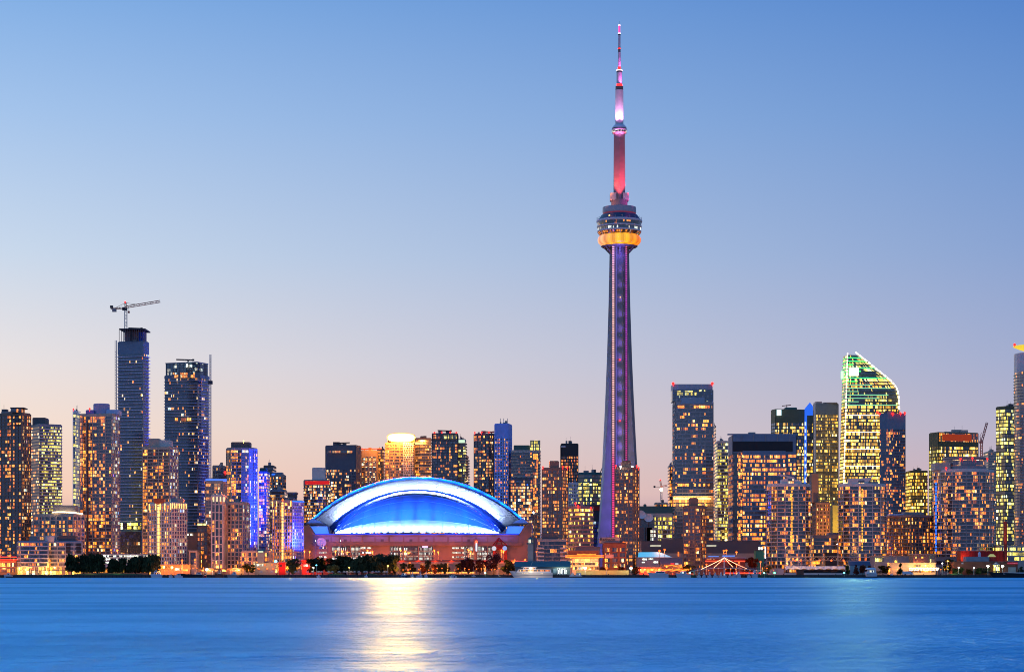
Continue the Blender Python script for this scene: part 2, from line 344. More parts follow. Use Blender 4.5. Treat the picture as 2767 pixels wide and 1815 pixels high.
bp = N(t, 'ShaderNodeBump'); t.links.new(math_(t, 'MULTIPLY_ADD', far_, 1.7, .02, clamp=True), bp.inputs['Strength']); bp.inputs['Distance'].default_value = 7.5; t.links.new(hh, bp.inputs['Height'])
rg = math_(t, 'ADD', math_(t, 'MULTIPLY_ADD', far_, .7, .04), math_(t, 'MULTIPLY', gust, .10), clamp=True)
gl = N(t, 'ShaderNodeBsdfAnisotropic'); gl.inputs['Color'].default_value = (.18, .62, .88, 1); t.links.new(bp.outputs[0], gl.inputs['Normal']); t.links.new(rg, gl.inputs['Roughness'])
df = N(t, 'ShaderNodeBsdfDiffuse'); df.inputs['Color'].default_value = (.0, .17, .39, 1)
mx = N(t, 'ShaderNodeMixShader'); t.links.new(math_(t, 'MULTIPLY_ADD', math_(t, 'ADD', math_(t, 'MULTIPLY', far_, .65), math_(t, 'MULTIPLY', gust, .35)), 3.4, -.88, clamp=True), mx.inputs[0]); t.links.new(df.outputs[0], mx.inputs[1]); t.links.new(gl.outputs[0], mx.inputs[2]); t.links.new(mx.outputs[0], t.nodes['Material Output'].inputs['Surface']); t.nodes.remove(p)
b = MB(); b.quad([(-4000, -300, 0), (4000, -300, 0), (4000, 1650.5, 0), (-4000, 1650.5, 0)]); tag(b.build('water', [wm]), kind='structure')

# ------------------------------------------------------------------ the domed stadium
D0 = 2050
st = thing('domed_stadium', 'stadium with blue floodlit white dome roof and red lit concrete wall', 'stadium', (0, D0, G))
Z = lambda py, d=0: wz(py, D0+d)-G
X = lambda px, d=0: wx(px, D0+d)
memb = mat('white_roof_membrane', (.17, .175, .19), .85, .06, .05); sconc = mat('stadium_concrete', (.26, .18, .145), .8, .3, .1)
def arc(xa, ya, yt, d, n=56):
    w = 1128-xa; h = ya-yt; r = (w*w+h*h)/(2*h); a = math.asin(w/r)
    return [(X(1128+r*sin(-a+2*a*i/n), d), d, Z(yt+r-r*cos(-a+2*a*i/n), d)) for i in range(n+1)]
def loft(b, rows, mi=0, closed=False):
    for A, B in zip(rows, rows[1:]):
        for i in range(len(A)-1): b.quad([A[i], A[i+1], B[i+1], B[i]], mi)
O_, Fo, Fi, Gp, To, Ti = arc(829, 1415, 1287, 96), arc(843, 1413, 1301, 80), arc(890, 1423, 1321, 66), arc(893, 1430, 1325.5, 84), arc(899, 1438, 1326, 62), arc(907, 1438, 1331.5, 64)
b = MB(); mid = [tuple((Vector(a)+Vector(c))/2+Vector((0, -1, 1.2))) for a, c in zip(O_, Fo)]
loft(b, [Fo, mid, O_]); loft(b, [O_, [(x, 190, z*.97) for x, y, z in O_]]); b.build('outer_roof', [memb], st, smooth=True, weld=True)
b = MB(); loft(b, [Fi, Fo]); b.build('arch_fascia', [memb], st, smooth=False, weld=True)
b = MB(); loft(b, [Gp, Fi]); loft(b, [To, Gp]); b.build('shadow_gap', [mat('gap_shade', (.01, .03, .14), .95, 0, spec=0)], st)  # shade between trim and fascia put into a dark blue colour
b = MB(); loft(b, [Ti, To]); b.build('arch_trim', [memb], st, weld=True)
Ti2 = arc(905, 1439, 1330, 66); c0 = X(1128, 66); half = abs(Ti2[0][0]-c0); zb = Z(1439, 20)
rows = []
for k in range(17):
    ph_ = R(90*k/16); row = []
    for (x, y, z) in Ti2:
        e = max(0, 1-((x-c0)/half)**2); row.append((c0+(x-c0)*(1), 66-(54*math.sqrt(e))*cos(ph_), zb+(z-Z(1439, 66))*sin(ph_)))
    rows.append(row)
b = MB(); loft(b, rows); b.build('quarter_dome', [memb], st, smooth=True, weld=True)
for i in range(4, 54, 4):                            # standing seams of the dome panels
    b = MB(); pts = [rows[k][i] for k in range(17)]
    for a, c in zip(pts, pts[1:]): b.tube(Vector(a)+Vector((0, -.1, .1)), Vector(c)+Vector((0, -.1, .1)), .15, 4)
    b.build('dome_seam', [memb], st)
for k in (3, 6, 9, 12):
    b = MB(); pts = [Vector(p)+Vector((0, -.25, .25)) for p in rows[k]]
    for a, c in zip(pts, pts[1:]): b.tube(a, c, .28, 4)
    b.build('panel_step', [memb], st)
for i in range(3, 54, 5):
    b = MB(); b.tube(Vector(Fi[i])+Vector((0, -.1, 0)), Vector(Fo[i])+Vector((0, -.1, 0)), .16, 4); b.build('fascia_joint', [M['grey']], st)
for s in (-1, 1):                                    # the springings of the arch
    xa, xb, xc, xd = [X(1128+s*v, 30) for v in (239, 290, 300, 244)]
    q = [(xa, Z(1441, 30)), (X(1128+s*276, 30), Z(1441, 30)), (xb, Z(1421, 30)), (xd, Z(1421, 30))]
    if s < 0: q = q[::-1]
    b = MB(); b.extr(q, 30, 60); b.build('arch_footing', [memb], st)
    b = MB(); q = [(X(1128+s*v, 40), Z(y, 40)) for v, y in ((240, 1421), (302, 1415), (285, 1399), (262, 1409))]; q = q[::-1] if s < 0 else q; b.extr(q, 40, 64); b.build('arch_shoulder', [memb], st)
b = MB(); pts = [(820, 1546), (1437, 1546), (1437, 1412), (1426, 1415), (1416, 1422), (1404, 1441.5), (850, 1441.5), (839, 1423), (832, 1418), (820, 1419)]
b.extr([(X(x), Z(y)) for x, y in pts], 0, 6); b.prism([(X(820), 6), (X(1437), 6), (X(1437)+8, 190), (X(820)-8, 190)], 0, Z(1446), 0)
b.box(X(855), X(1400), 6.2, 40, Z(1446)+.02, Z(1441), 0); b.build('concrete_wall', [sconc], st)
b = MB(); b.box(X(852), X(1402), -.8, -.02, Z(1448), Z(1444.2)); b.build('cornice', [sconc], st)
b = MB(); b.box(X(852), X(1402), -.7, -.02, Z(1444.1), Z(1441)); b.build('blue_spill_strip', [glow('blue_spill', (.004, .06, 1), .8)], st)  # blue floodlight spill on the ledge put in as a glowing strip
for i, (x0, x1) in enumerate([(876, 894), (896, 918), (920, 946), (949, 978), (981, 1012), (1016, 1050), (1053, 1089), (1092, 1129), (1133, 1170), (1174, 1209), (1213, 1247), (1250, 1284), (1288, 1316), (1319, 1372)]):
    b = MB(); b.box(X(x0+.7), X(x1-.7), -.45, -.01, Z(1463), Z(1450)); b.box(X(x0+.7), X(x1-.7), -.25, -.012, Z(1454), Z(1450.6)); b.build('wall_panel', [mat('stadium_panel', (.30, .24, .23), .7, .12)], st)
    if i in (0, 2, 5, 7, 8, 11, 13):
        m_ = (x0+x1)/2; b = MB(); b.box(X(m_-4), X(m_+4), -.6, -.5, Z(1462), Z(1456)); b.build('vent_grille', [M['char']], st)
b = MB(); b.box(X(846), X(1410), -1.6, -.02, Z(1473), Z(1464)); b.build('ledge', [sconc], st)
dwin = W(1.6, .7, .7, 'white', (.02, .025, .035), .6, k=4, sub=3); 
for x0, x1 in [(898, 918), (921, 946), (949, 973), (1053, 1088), (1092, 1129), (1133, 1170), (1254, 1281), (1290, 1316), (1319, 1331)]:
    wb = link('window_bay', None, st, (0, 0, 0))
    for k in range(3):
        b = MB(); L = X(x1)-X(x0); z0, z1 = Z(1513-13*k), Z(1502-13*k); b.quad([(X(x0), -.12, z0), (X(x1), -.12, z0), (X(x1), -.12, z1), (X(x0), -.12, z1)], 0, [(0, 0), (L, 0), (L, 4), (0, 4)]); b.build('window', [dwin], wb)
    b = MB()
    for k in range(1, int((x1-x0)/3)): b.box(X(x0+3*k)-.09, X(x0+3*k)+.09, -.28, -.13, Z(1513), Z(1475))
    for y in (1513, 1500, 1487, 1475): b.box(X(x0), X(x1), -.3, -.14, Z(y)-.35, Z(y)+.35)
    b.build('mullion_frame', [M['char']], wb)
for (x0, x1) in ((974, 1003), (1222, 1253), (862, 882)):
    for k, y in enumerate((1479.5, 1492, 1504)):
        b = MB(); L = X(x1)-X(x0); b.box(X(x0), X(x1), -.5, -.04, Z(y+2.4), Z(y-2)); b.build('window_row', [W(2.6, .9, 1.2, 'white', k=5, seed=3)], st)
for x in (918.8, 947.5, 1090, 1131, 1317.5): b = MB(); b.box(X(x-1.2), X(x+1.2), -1.2, -.02, 0, Z(1473.5)); b.build('pilaster', [sconc], st)
# red entrance tower with gable frame, sign pylon
b = MB(); b.box(X(1332), X(1341), -3, -.03, Z(1520), Z(1473)); b.box(X(1362), X(1370), -3, -.03, Z(1520), Z(1473)); b.box(X(1340.8), X(1362.2), -2.8, -.03, Z(1485), Z(1475)); b.build('entrance_portal', [M['red']], st)
b = MB()
for a, c in (((1331, 1473), (1348, 1452)), ((1348, 1452), (1370, 1473)), ((1331, 1473), (1370, 1473)), ((1340, 1473), (1348, 1452)), ((1357, 1473), (1350, 1452)), ((1342, 1461), (1358, 1461))): b.tube((X(a[0]), -2, Z(a[1])), (X(c[0]), -2, Z(c[1])), .45, 5)
b.build('entrance_gable', [M['red']], st)
for x, y, c in ((1335, 1481, 'whitel'), (1364, 1480.5, 'blue')):
    b = MB(); b.lathe([(2.2, 0), (2.2, .5)], n=16); o = b.build('round_emblem', [glow('emblem_'+c, (.75, .8, .9) if c == 'whitel' else (.35, .5, 1), .8)], st, (X(x), -3.05, Z(y))); o.rotation_euler.x = R(90)
b = MB(); b.box(X(1279), X(1291), -7, -4, Z(1491), Z(1456)); b.box(X(1282), X(1287), -6.5, -4.5, 0, Z(1491)-.01); b.build('sign_pylon', [sconc], st)
b = MB(); b.box(X(1286), X(1289.5), -7.3, -7.02, Z(1488), Z(1467)); b.build('pylon_lamp', [glow('pylon_light', (.55, .75, 1), 3)], st)
b = MB(); b.sphere((X(1287.5), -7.4, Z(1463.5)), 1.3, 10); b.build('pylon_beacon', [glow('red_beacon', (1, .05, .02), 6)], st)
b = MB(); b.box(X(1141), X(1156), -.7, -.4, Z(1478), Z(1474.5)); b.build('lit_sign', [glow('violet_sign', (.5, .35, 1), 3)], st)
o = None
b = MB(); b.lathe([(.1, 0), (2.6, .5), (4.6, 1.6), (4.7, 1.6), (2.6, .3), (.1, -.2)], n=20, cap=False); o = b.build('satellite_dish', [M['white']], st, (X(869), -4.5, Z(1466))); o.rotation_euler = (R(62), R(34), 0)
b = MB(); b.tube((X(870), -4, Z(1472)), (X(869), -3.5, Z(1466.5)), .3); b.box(X(846), X(874), -6, -1.7, Z(1473), Z(1471)); b.build('dish_bracket', [M['char']], st)
# floodlights of the roof (they stand on the wall top, behind its parapet, and along the arch)
for k in range(31):
    a = R(7+166*k/30); x = c0-half*cos(a)*.99; y = 66-54*sin(a)-5
    lamp('dome_floodlight', 'AREA', (x, max(7, y), zb-.6), 7000, (.32, .52, 1), st, aim=(c0+(x-c0)*.92, y+11.5, zb+8), size=2.5, sy=1.2).data.spread = R(70)
for k in range(9):
    x_ = -84+21*k
    lamp('blue_floodlight', 'SPOT', (c0+x_*1.1, -62, zb+14), 4.6e6, (.001, .06, 1), st, aim=(c0+x_*.75, 40, zb+18-abs(x_)*.06), size=1.5, spot=25, blend=.45)
for k in range(15):
    i = 6+int(44*k/14); A, Bv = Vector(Fi[i]), Vector(Fo[i]); o_ = A+Vector((0, -9, -1.5)); mid = A*.45+Bv*.55
    d_ = (Vector(Fi[i+1])-Vector(Fi[i-1])).normalized()
    l = lamp('arch_floodlight', 'AREA', o_, 46000 if 1 < k < 13 else 30000, (.50, .64, 1), st, aim=mid, size=14, sy=1)
    z_ = (o_-mid).normalized(); x__ = (d_-z_*d_.dot(z_)).normalized(); y__ = z_.cross(x__); l.rotation_euler = Matrix((x__, y__, z_)).transposed().to_euler(); l.data.spread = R(100)
for k in range(15):
    i = 2+int(52*k/14); P_o = Vector(O_[i]); lamp('roof_edge_floodlight', 'AREA', P_o+Vector((0, -13, 8)), 40000, (.0005, .05, 1), st, aim=P_o+Vector((0, -5, -1)), size=14, sy=1.5).data.spread = R(80)
for k in range(8): lamp('wall_fill', 'AREA', (X(880+70*k), -4, Z(1443)), 800, (.22, .10, 1), st, aim=(X(880+70*k), 1, Z(1462)), size=18, sy=.6)  # unseen lights added to give the wall top its violet tone
for s in (-1, 1): lamp('footing_floodlight', 'AREA', (X(1128+s*262, 12), 12, Z(1441)+1.5), 26000, (.05, .2, 1), st, aim=(X(1128+s*266, 40), 40, Z(1424)), size=10, sy=2)
lamp('side_fill_spot', 'SPOT', (X(829), -72, Z(1470)), 1.6e5, (.02, .07, 1), st, aim=(X(800), -50, Z(1430)), size=1, spot=120)  # unseen spots added for the dome's blue light on towers to the left
lamp('side_fill_spot', 'SPOT', (X(819), -16, Z(1445)), 8e5, (.02, .07, 1), st, aim=(X(690), 10, Z(1370)), size=2, spot=80)
lamp('side_fill_spot', 'SPOT', (X(836), 34, Z(1418)), 2.2e6, (.02, .06, 1), st, aim=(X(480), 20, Z(1180)), size=2, spot=64, blend=.6)

# ------------------------------------------------------------------ the observation tower
DT = 2200; TX = wx(1673.5, DT)
ct = thing('observation_tower', 'slender concrete telecommunications tower with round pod and pink lit mast', 'tower', (TX, DT, G))
tz = lambda py: wz(py, DT)-G
tw = lambda w: w*DT/F/2                              # radius in metres of a width in photo pixels
tconc = mat('tower_concrete', (.24, .22, .22), .8, .22, .12)
prof = [(1545, 29.5), (1466, 23.6), (1400, 21.0), (1246, 17.2), (1100, 14.2), (971, 11.9), (820, 9.9), (667, 8.6)]
def ysec(L, rc=8, tr=4.4, tt=1.7):
    out = []
    for a in (-150, -30, 90):
        d = Vector((cos(R(a)), sin(R(a)))); n_ = Vector((-d.y, d.x)); L_ = max(L, rc+.3); tt = max(1.2, tr-.18*(L_-rc))
        out += [tuple(d*rc-n_*tr), tuple(d*L_-n_*tt), tuple(d*L_+n_*tt), tuple(d*rc+n_*tr)]
    return out
b = MB()
for (y0, h0), (y1, h1) in zip(prof, prof[1:]):
    b.prism(ysec((h0-.85)/.866), tz(y0) if y0 < 1545 else 0, tz(y1), 0, False, False, poly2=ysec((h1-.85)/.866))
b.build('shaft', [tconc], ct)
def strip_t(x0, x1, col, s, name, y0=668, y1=1500, dots=True):
    b = MB(); xa, xb = x0, x1; y = -9.6; z0, z1 = tz(y1), tz(y0); b.box(xa, xb, y, y+1.6, z0, z1); key = 'led_'+name
    m = mat(key, (.05, .04, .05), .4, 0)
    tt = m.node_tree; g = N(tt, 'ShaderNodeNewGeometry'); sp_ = N(tt, 'ShaderNodeSeparateXYZ'); tt.links.new(g.outputs['Position'], sp_.inputs[0])
    f = math_(tt, 'FRACT', math_(tt, 'MULTIPLY', sp_.outputs[2], 1/2.3)); on = math_(tt, 'MULTIPLY_ADD', math_(tt, 'GREATER_THAN', f, .42), s*.8, s*.2)
    cr = ramp(tt, math_(tt, 'DIVIDE', sp_.outputs[2], 340), col); pb = tt.nodes['Principled BSDF']; tt.links.new(cr, pb.inputs['Emission Color']); tt.links.new(on, pb.inputs['Emission Strength'])
    return b.build('led_strip', [m], ct)
strip_t(-7.6, -5.6, [(0, (1, .04, .16)), (.33, (1, .05, .2)), (.42, (1, .5, .45)), (.8, (1, .55, .5)), (1, (1, .45, .8))], 1.15, 'left')
strip_t(5.9, 7.5, [(0, (1, .05, .15)), (.5, (.8, .05, .35)), (.75, (.6, .07, .75)), (.95, (.8, .1, .6)), (1, (1, .2, .05))], .7, 'right')
b = MB(); b.box(-4.0, -3.3, -9, -7.7, tz(1500), tz(668)); b.build('led_strip', [glow('violet_led', (.3, .25, 1), .5)], ct)
b = MB(); b.box(-.9+4.8, -.5+5.0, -8.8, -7.8, tz(1500), tz(668)); b.build('cable_duct', [M['char']], ct)
for y in (974, 1138): b = MB(); b.sphere((0, -8.6, tz(y)), .8, 8); b.build('warning_lamp', [GL['red']], ct)
b = MB(); b.sphere((.5, -8.6, tz(806)), .35, 8); b.build('warning_lamp', [GL['yellow']], ct)
# main pod
def lz_(name, prof, m, n=48, smooth=True, weld=True): b = MB(); b.lathe([(tw(w), tz(y)) for w, y in prof], n=n); return b.build(name, m if isinstance(m, list) else [m], ct, smooth=False, weld=weld)
lz_('pod_underside', [(50, 671), (70, 667.5), (92, 669), (100, 666)], mat('pod_soffit', (.30, .28, .30)))
for k in range(6):
    a = R(60*k+30); b = MB(); b.tube((8*cos(a), 8*sin(a), tz(690)), (17*cos(a), 17*sin(a), tz(667)), 1.0, 6, r2=.8); b.build('pod_bracket', [tconc], ct)
rad = bpy.data.materials.new('lit_radome'); rad.use_nodes = True; tt = rad.node_tree; pb = tt.nodes['Principled BSDF']; pb.inputs['Base Color'].default_value = (.08, .06, .04, 1)
oc = N(tt, 'ShaderNodeTexCoord'); sp_ = N(tt, 'ShaderNodeSeparateXYZ'); tt.links.new(oc.outputs['Object'], sp_.inputs[0]); ang = math_(tt, 'ARCTAN2', sp_.outputs[1], sp_.outputs[0])
wv = math_(tt, 'SINE', math_(tt, 'MULTIPLY', ang, 72)); w2 = math_(tt, 'SINE', math_(tt, 'MULTIPLY', ang, 14)); es = math_(tt, 'ADD', math_(tt, 'MULTIPLY', wv, .10), math_(tt, 'MULTIPLY_ADD', w2, .34, 1.15))
cr = ramp(tt, math_(tt, 'MULTIPLY_ADD', sp_.outputs[0], 1/48, .5, clamp=True), [(0, (1, .40, .26)), (.25, (1, .36, .05)), (.55, (1, .46, .012)), (.85, (1, .24, .008)), (1, (1, .12, .01))])
tt.links.new(cr, pb.inputs['Emission Color']); tt.links.new(es, pb.inputs['Emission Strength']); rad.cycles.emission_sampling = 'NONE'
b = MB(); rr, yc = tw(116)-3.6, tz(649)
b.lathe([(rr+4.4*cos(R(a))-.6, yc+5.0*sin(R(a))) for a in range(-120, 121, 20)], n=72, cap=False); b.build('radome', [rad], ct, smooth=True, weld=True)
podw = mat('pod_white', (.66, .62, .64), .5, .05); pwin = W(1.8, .22, .8, 'amber', (.012, .01, .012), .0, k=3); pwin2 = W(2.2, .25, .9, 'white', (.08, .13, .16), .0, k=3, seed=5)
lz_('pod_lower_cone', [(98, 640), (106, 634), (116, 628.5)], W(1.6, .8, .8, 'amber', (.12, .08, .05), .0, k=2, seed=2))
for k in range(12):
    a = R(30*k); b = MB(); b.tube((tw(99)*cos(a), tw(99)*sin(a), tz(640)), (tw(117)*cos(a), tw(117)*sin(a), tz(628.5)), .45, 5); b.build('cone_strut', [podw], ct)
lz_('lower_rim', [(117, 628.5), (119, 627), (119, 624.3)], podw)
lz_('restaurant_windows', [(117.5, 624.3), (118.5, 616)], pwin2)
lz_('middle_rim', [(119.5, 616), (121.5, 614.5), (121.5, 612)], podw)
lz_('lookout_windows', [(119.5, 612), (120, 602.5)], pwin)
lz_('upper_rim', [(121.5, 602.5), (124, 600), (124, 597), (120, 596)], podw)
lz_('sloped_deck', [(118, 596), (108, 590), (98, 582.5), (90, 580)], mat('deck_dark', (.05, .07, .12), .4, .06))
lz_('red_neon_ring', [(89.5, 581), (89.5, 577)], glow('dim_red_ring', (.5, .05, .10), .35))
lz_('upper_drum', [(90, 577), (91, 573), (90, 561), (80, 560.5)], mat('drum_metal', (.40, .36, .39), .5, .05))
for k in range(20):
    a = R(18*k+5); b = MB(); r0, r1 = tw(112), tw(122); b.tube((r0*cos(a), r0*sin(a), tz(593)), (r1*cos(a), r1*sin(a), tz(589)), .2, 4); b.tube((r1*cos(a), r1*sin(a), tz(589)), (r1*cos(a), r1*sin(a), tz(597)), .2, 4); b.build('edge_rail', [M['mast']], ct)
b = MB(); b.sphere((tw(-58), -tw(90), tz(590)), .9, 8); b.build('deck_lamp', [GL['yellow']], ct)
# upper shaft, sky pod and antenna
def hexs(w): r = tw(w)/cos(R(30)); return [(r*cos(R(60*k-30-90+30)), r*sin(R(60*k-30-90+30))) for k in range(6)]
b = MB(); b.prism(hexs(43), tz(562), tz(541), 0); b.prism(hexs(31), tz(541)+.01, tz(363), 0, poly2=hexs(29)); b.build('upper_shaft', [tconc], ct)
for s in (-1, 1): b = MB(); b.box(tw(s*17*2)-tw(16), tw(s*17*2)+tw(16), -6.5, 6.5, tz(543), tz(524)); b.build('equipment_box', [M['pale']], ct)
b = MB(); b.box(-.8, .8, -6.4, -5.3, tz(514), tz(496)); b.build('vent_grille', [M['char']], ct)
lz_('sky_pod_base', [(29, 366), (34, 362), (40, 360)], podw, 32); lz_('sky_pod_windows', [(40, 360), (41.5, 354)], W(1.2, .6, .9, 'white', (.04, .03, .04), 0, k=2, seed=9), 32)
lz_('sky_pod_rim', [(42, 354), (42, 351), (40, 350)], podw, 32); lz_('sky_pod_band', [(39, 350), (39, 347)], M['char'], 32); lz_('sky_pod_roof', [(40, 347), (37, 344.5), (28, 338.5), (23, 337.5)], podw, 32)
ant = mat('antenna_panel', (.55, .52, .54), .5, .08, .5)
for w, y0, y1, m in [(22, 337.5, 244, ant), (21, 244, 234, M['char']), (16, 234, 228, GL['red']), (15.3, 228, 197, ant), (15.5, 197, 190, M['char']), (8, 190, 182, GL['red']), (7.6, 182, 142, ant), (7, 142, 129, M['char']), (6.6, 129, 96, ant), (7, 96, 90, M['char']), (4.8, 90, 68, glow('hot_pink_tip', (1, .05, .35), 1.6)), (.7, 68, 58, M['mast'])]:
    lz_('antenna_section', [(w, y0), (w*.985, y1)], m, 20)
for y, w in ((91, 7.5), (69, 6), (191, 17), (132, 7.6)):
    b = MB(); b.lathe([(tw(w), tz(y)-.4), (tw(w), tz(y)+.4)], n=16); b.build('lamp_ring', [glow('pale_pink_ring', (1, .75, .95), 2.5) if y != 132 else GL['red']], ct)
# floodlights of the tower
def half_at(z):
    for (y0, h0), (y1, h1) in zip(prof, prof[1:]):
        if z <= tz(y1): return h0+(h1-h0)*max(0, z-tz(y0))/(tz(y1)-tz(y0))
    return prof[-1][1]
for k in range(22):                                  # unseen spots off each leg light the other; warm ones stand for street light
    z = 8+15*k; L_ = (half_at(z)-.85)/.866; s_ = 8+.62*(L_-8)
    for sg, pw, col in ((1, 1.0, (.20, .11, 1)), (-1, .22, (1, .52, .28))):
        p_ = (sg*(.866*s_+1.2), -.5*s_-7.5, z); q_ = (-sg*(.866*s_+1), -.5*s_-1.2, z+5); d2 = (p_[0]-q_[0])**2+30
        lamp('violet_floodlight' if sg > 0 else 'warm_fill_spot', 'SPOT', p_, pw*3.6*4*pi*d2*(.3+.7*min(1, (L_-8)/9)), col, ct, aim=q_, size=.6, spot=54, blend=.9)
lamp('shaft_uplight', 'SPOT', (0, -19, tz(560)), 3.6e5, (1, .07, .09), ct, aim=(0, -5, tz(470)), size=.6, spot=50, blend=1)
lamp('shaft_uplight', 'SPOT', (16, -12, tz(558)), 1.7e5, (1, .06, .14), ct, aim=(4, -4, tz(440)), size=.6, spot=50, blend=1)
lamp('shaft_uplight', 'SPOT', (-16, -12, tz(558)), 4e4, (1, .3, .12), ct, aim=(-4, -4, tz(470)), size=.6, spot=50, blend=1)
for s in (-1, 1): lamp('mast_uplight', 'SPOT', (s*7, -8, tz(340)), 7.5e4, (1, .42, .82), ct, aim=(s*1, -3, tz(300)), size=.5, spot=60, blend=1)
lamp('mast_uplight', 'SPOT', (3.4, -6, tz(234)), 1.8e4, (1, .18, .8), ct, aim=(1, -2, tz(205)), size=.4, spot=70, blend=1)
lamp('mast_uplight', 'SPOT', (1.5, -4.5, tz(188)), 1.0e4, (1, .12, .7), ct, aim=(.4, -1, tz(165)), size=.4, spot=70, blend=1)
lamp('shaft_glow', 'POINT', (-13, -11, tz(551)), 2600, (1, .25, .12), ct, size=.5); lamp('shaft_glow', 'POINT', (13, -11, tz(551)), 2600, (1, .05, .55), ct, size=.5)
lamp('pod_uplight', 'POINT', (0, -19, tz(690)), 6e3, (.18, .12, 1), ct, size=1)
lamp('sky_pod_uplight', 'SPOT', (0, -16, tz(378)), 1.6e4, (1, .2, .75), ct, aim=(0, -4, tz(350)), size=.5, spot=70, blend=1)

# ------------------------------------------------------------------ towers left of the stadium
RES = W(3.0, .34, 1.1, 'warm'); RESB = W(3.0, .5, 1.2, 'warm', seed=1); RESD = W(3.2, .16, 1.0, 'warm', (.02, .03, .06), seed=2)
t = tower('condo_tower', 'dark brown condo tower at the left edge with a glazed roof lantern', 'tower', 1800, ('c', -60, 58, 86, 24), 1116, 'brown', [W(3.2, .46, 1.15, 'amber', (.04, .04, .055), k=2), W(2, .5, 1, 'warm', seed=4)], 2.9, .9, (3.4, .5))
b = MB(); b.box(lx(t, 28), lx(t, 57), 1, 14, t['H']+.8, lz(t, 1103)); b.build('roof_lantern', [W(2.6, .75, .9, 'amber', (.1, .12, .13), 0, seed=8)], t['root'])
b = MB(); b.box(lx(t, 27), lx(t, 64), .5, 15, lz(t, 1103)+.02, lz(t, 1100)); b.build('lantern_roof', [M['dark']], t['root'])
for k in range(4): b = MB(); z = lz(t, 1138-12*k+10); b.box(lx(t, 26), lx(t, 58), .2, 1.0, z, z+.5); b.build('lantern_slab', [M['dark']], t['root'])
b = MB(); b.box(lx(t, 60), lx(t, 67), 6.0, 6.6, lz(t, 1196), lz(t, 1185)); b.build('lit_sign', [GL['blue']], t['root'])
t = tower('condo_tower', 'greenish lit condo block with chequered pale balconies and grey roof box, second from left', 'tower', 2000, ('c', 72, 106, 168, 55), 1146, 'grey', [W(2.6, .3, 1.1, 'warm', (.05, .09, .13)), W(2.4, .72, 1.0, 'lime', (.05, .05, .04), fl=.25, k=2)], 2.9, 1.0, balc=([1], 1.3, 'pale', .75), ph=[(81, 116, 1127, 10, 26, 'char')])
t = tower('apartment_block', 'beige mid-rise apartments with string-lit roof terrace behind the white waterfront block', 'building', 1790, ('c', 90, 198, 232, 20), 1389, 'beige', [W(3, .55, 1.2, 'amber', (.03, .04, .05)), W(2.4, .4, 1, 'amber')], 3.3, 1.0, (5.2, 1.6), ph=[(136, 196, 1365, 10, 24, 'grey')], balc=([0], 1.0, 'grey', .25, 2))
b = MB()
for k in range(26): b.sphere((lx(t, 140+3*k), 4+.3*k, lz(t, 1383-2.5*sin(pi*k/25)+.15*k)), .55, 6)
b.build('string_lights', [glow('festoon_bulb', (1, .72, .36), 9)], t['root'])
t = tower('glass_tower', 'thin blue glass tower with slanted top edge behind the beige condo tower', 'tower', 2330, ('r', 197, 219, 30), 1113, 'white', W(4, .3, 1.1, 'lime', (.03, .08, .11), k=1), 4, .7)
b = MB(); b.extr([(lx(t, 197), t['H']), (lx(t, 218), t['H']), (lx(t, 218), lz(t, 1112)), (lx(t, 197), lz(t, 1106))], .5, 1.2); b.build('slanted_parapet', [M['white']], t['root']); strip(t, 'edge_trim', 196.5, 198, 1107, 1390, mat('lit_trim', (.5, .5, .6), emit=(.6, .6, .9), es=.3)); roof_lamps(t, [(198, 1104.5)])
t = tower('condo_tower', 'tall beige condo tower with round roof drum beside the unfinished skyscraper', 'tower', 1850, ('c', 215, 303, 320, 14), 1118, 'beige', [W(3.1, .44, 1.25, 'amber', (.09, .09, .12), k=2), W(2, .3, .8, 'mixed', (.2, .2, .4))], 2.9, .75, (6.2, .7), ph=[(228, 250, 1107, 6, 16, mat('blue_lit_box', (.22, .2, .5))), (282, 316, 1106, 8, 24, 'bluew')])  # small roof box: its blue light is put into the base colour
b = MB(); b.lathe([(7, t['H']), (7, lz(t, 1089)), (6.4, lz(t, 1089)+.5)], (lx(t, 266), 14), 28); b.build('roof_drum', [mat('lilac_drum', (.42, .38, .52))], t['root'])
strip(t, 'lit_edge', 214.5, 222, 1122, 1385, W(1.6, .95, .9, 'amber', (.3, .2, .15), .1, k=9, seed=12), dy=4.6, th=2); strip(t, 'brown_pier', 235, 238, 1140, 1500, M['brick'], dy=2.3, th=2.2); roof_lamps(t, [(242, 1104)])
ucs = W(2.2, .03, 1.2, 'warm', (.03, .085, .13), seed=3, k=1)
t = tower('unfinished_skyscraper', 'tallest slim dark blue skyscraper, left one, topped by a red crane', 'skyscraper', 2100, ('c', 318, 386, 402, 18), 922, 'steel', [ucs, W(2.2, .05, .8, 'warm', (.015, .035, .13), seed=6)], 3.25, .6, balc=([0, 1], 1.6, 'bluew', .6), crown=12, base=42)
b = MB(); b.box(lx(t, 334), lx(t, 384), 8, 26, t['H'], lz(t, 892)); b.build('core_walls', [mat('raw_core', (.2, .15, .17))], t['root'])
b = MB(); b.prism(offset([(lx(t, 323), 1), (lx(t, 391), 1), (lx(t, 391), 30), (lx(t, 323), 30)], .5), lz(t, 890), lz(t, 887)); b.build('crown_roof', [M['dark']], t['root'])
for k in range(13):
    b = MB(); x = lx(t, 321.5+5.8*k); b.box(x-.22, x+.22, 1, 1.6, t['H'], lz(t, 890)); b.build('crown_post', [M['char']], t['root'])
strip(t, 'blue_net', 370, 384, 895, 925, mat('blue_net', (.02, .06, .4)), dy=7.8); davit(t, 352, 886, 344, 381)
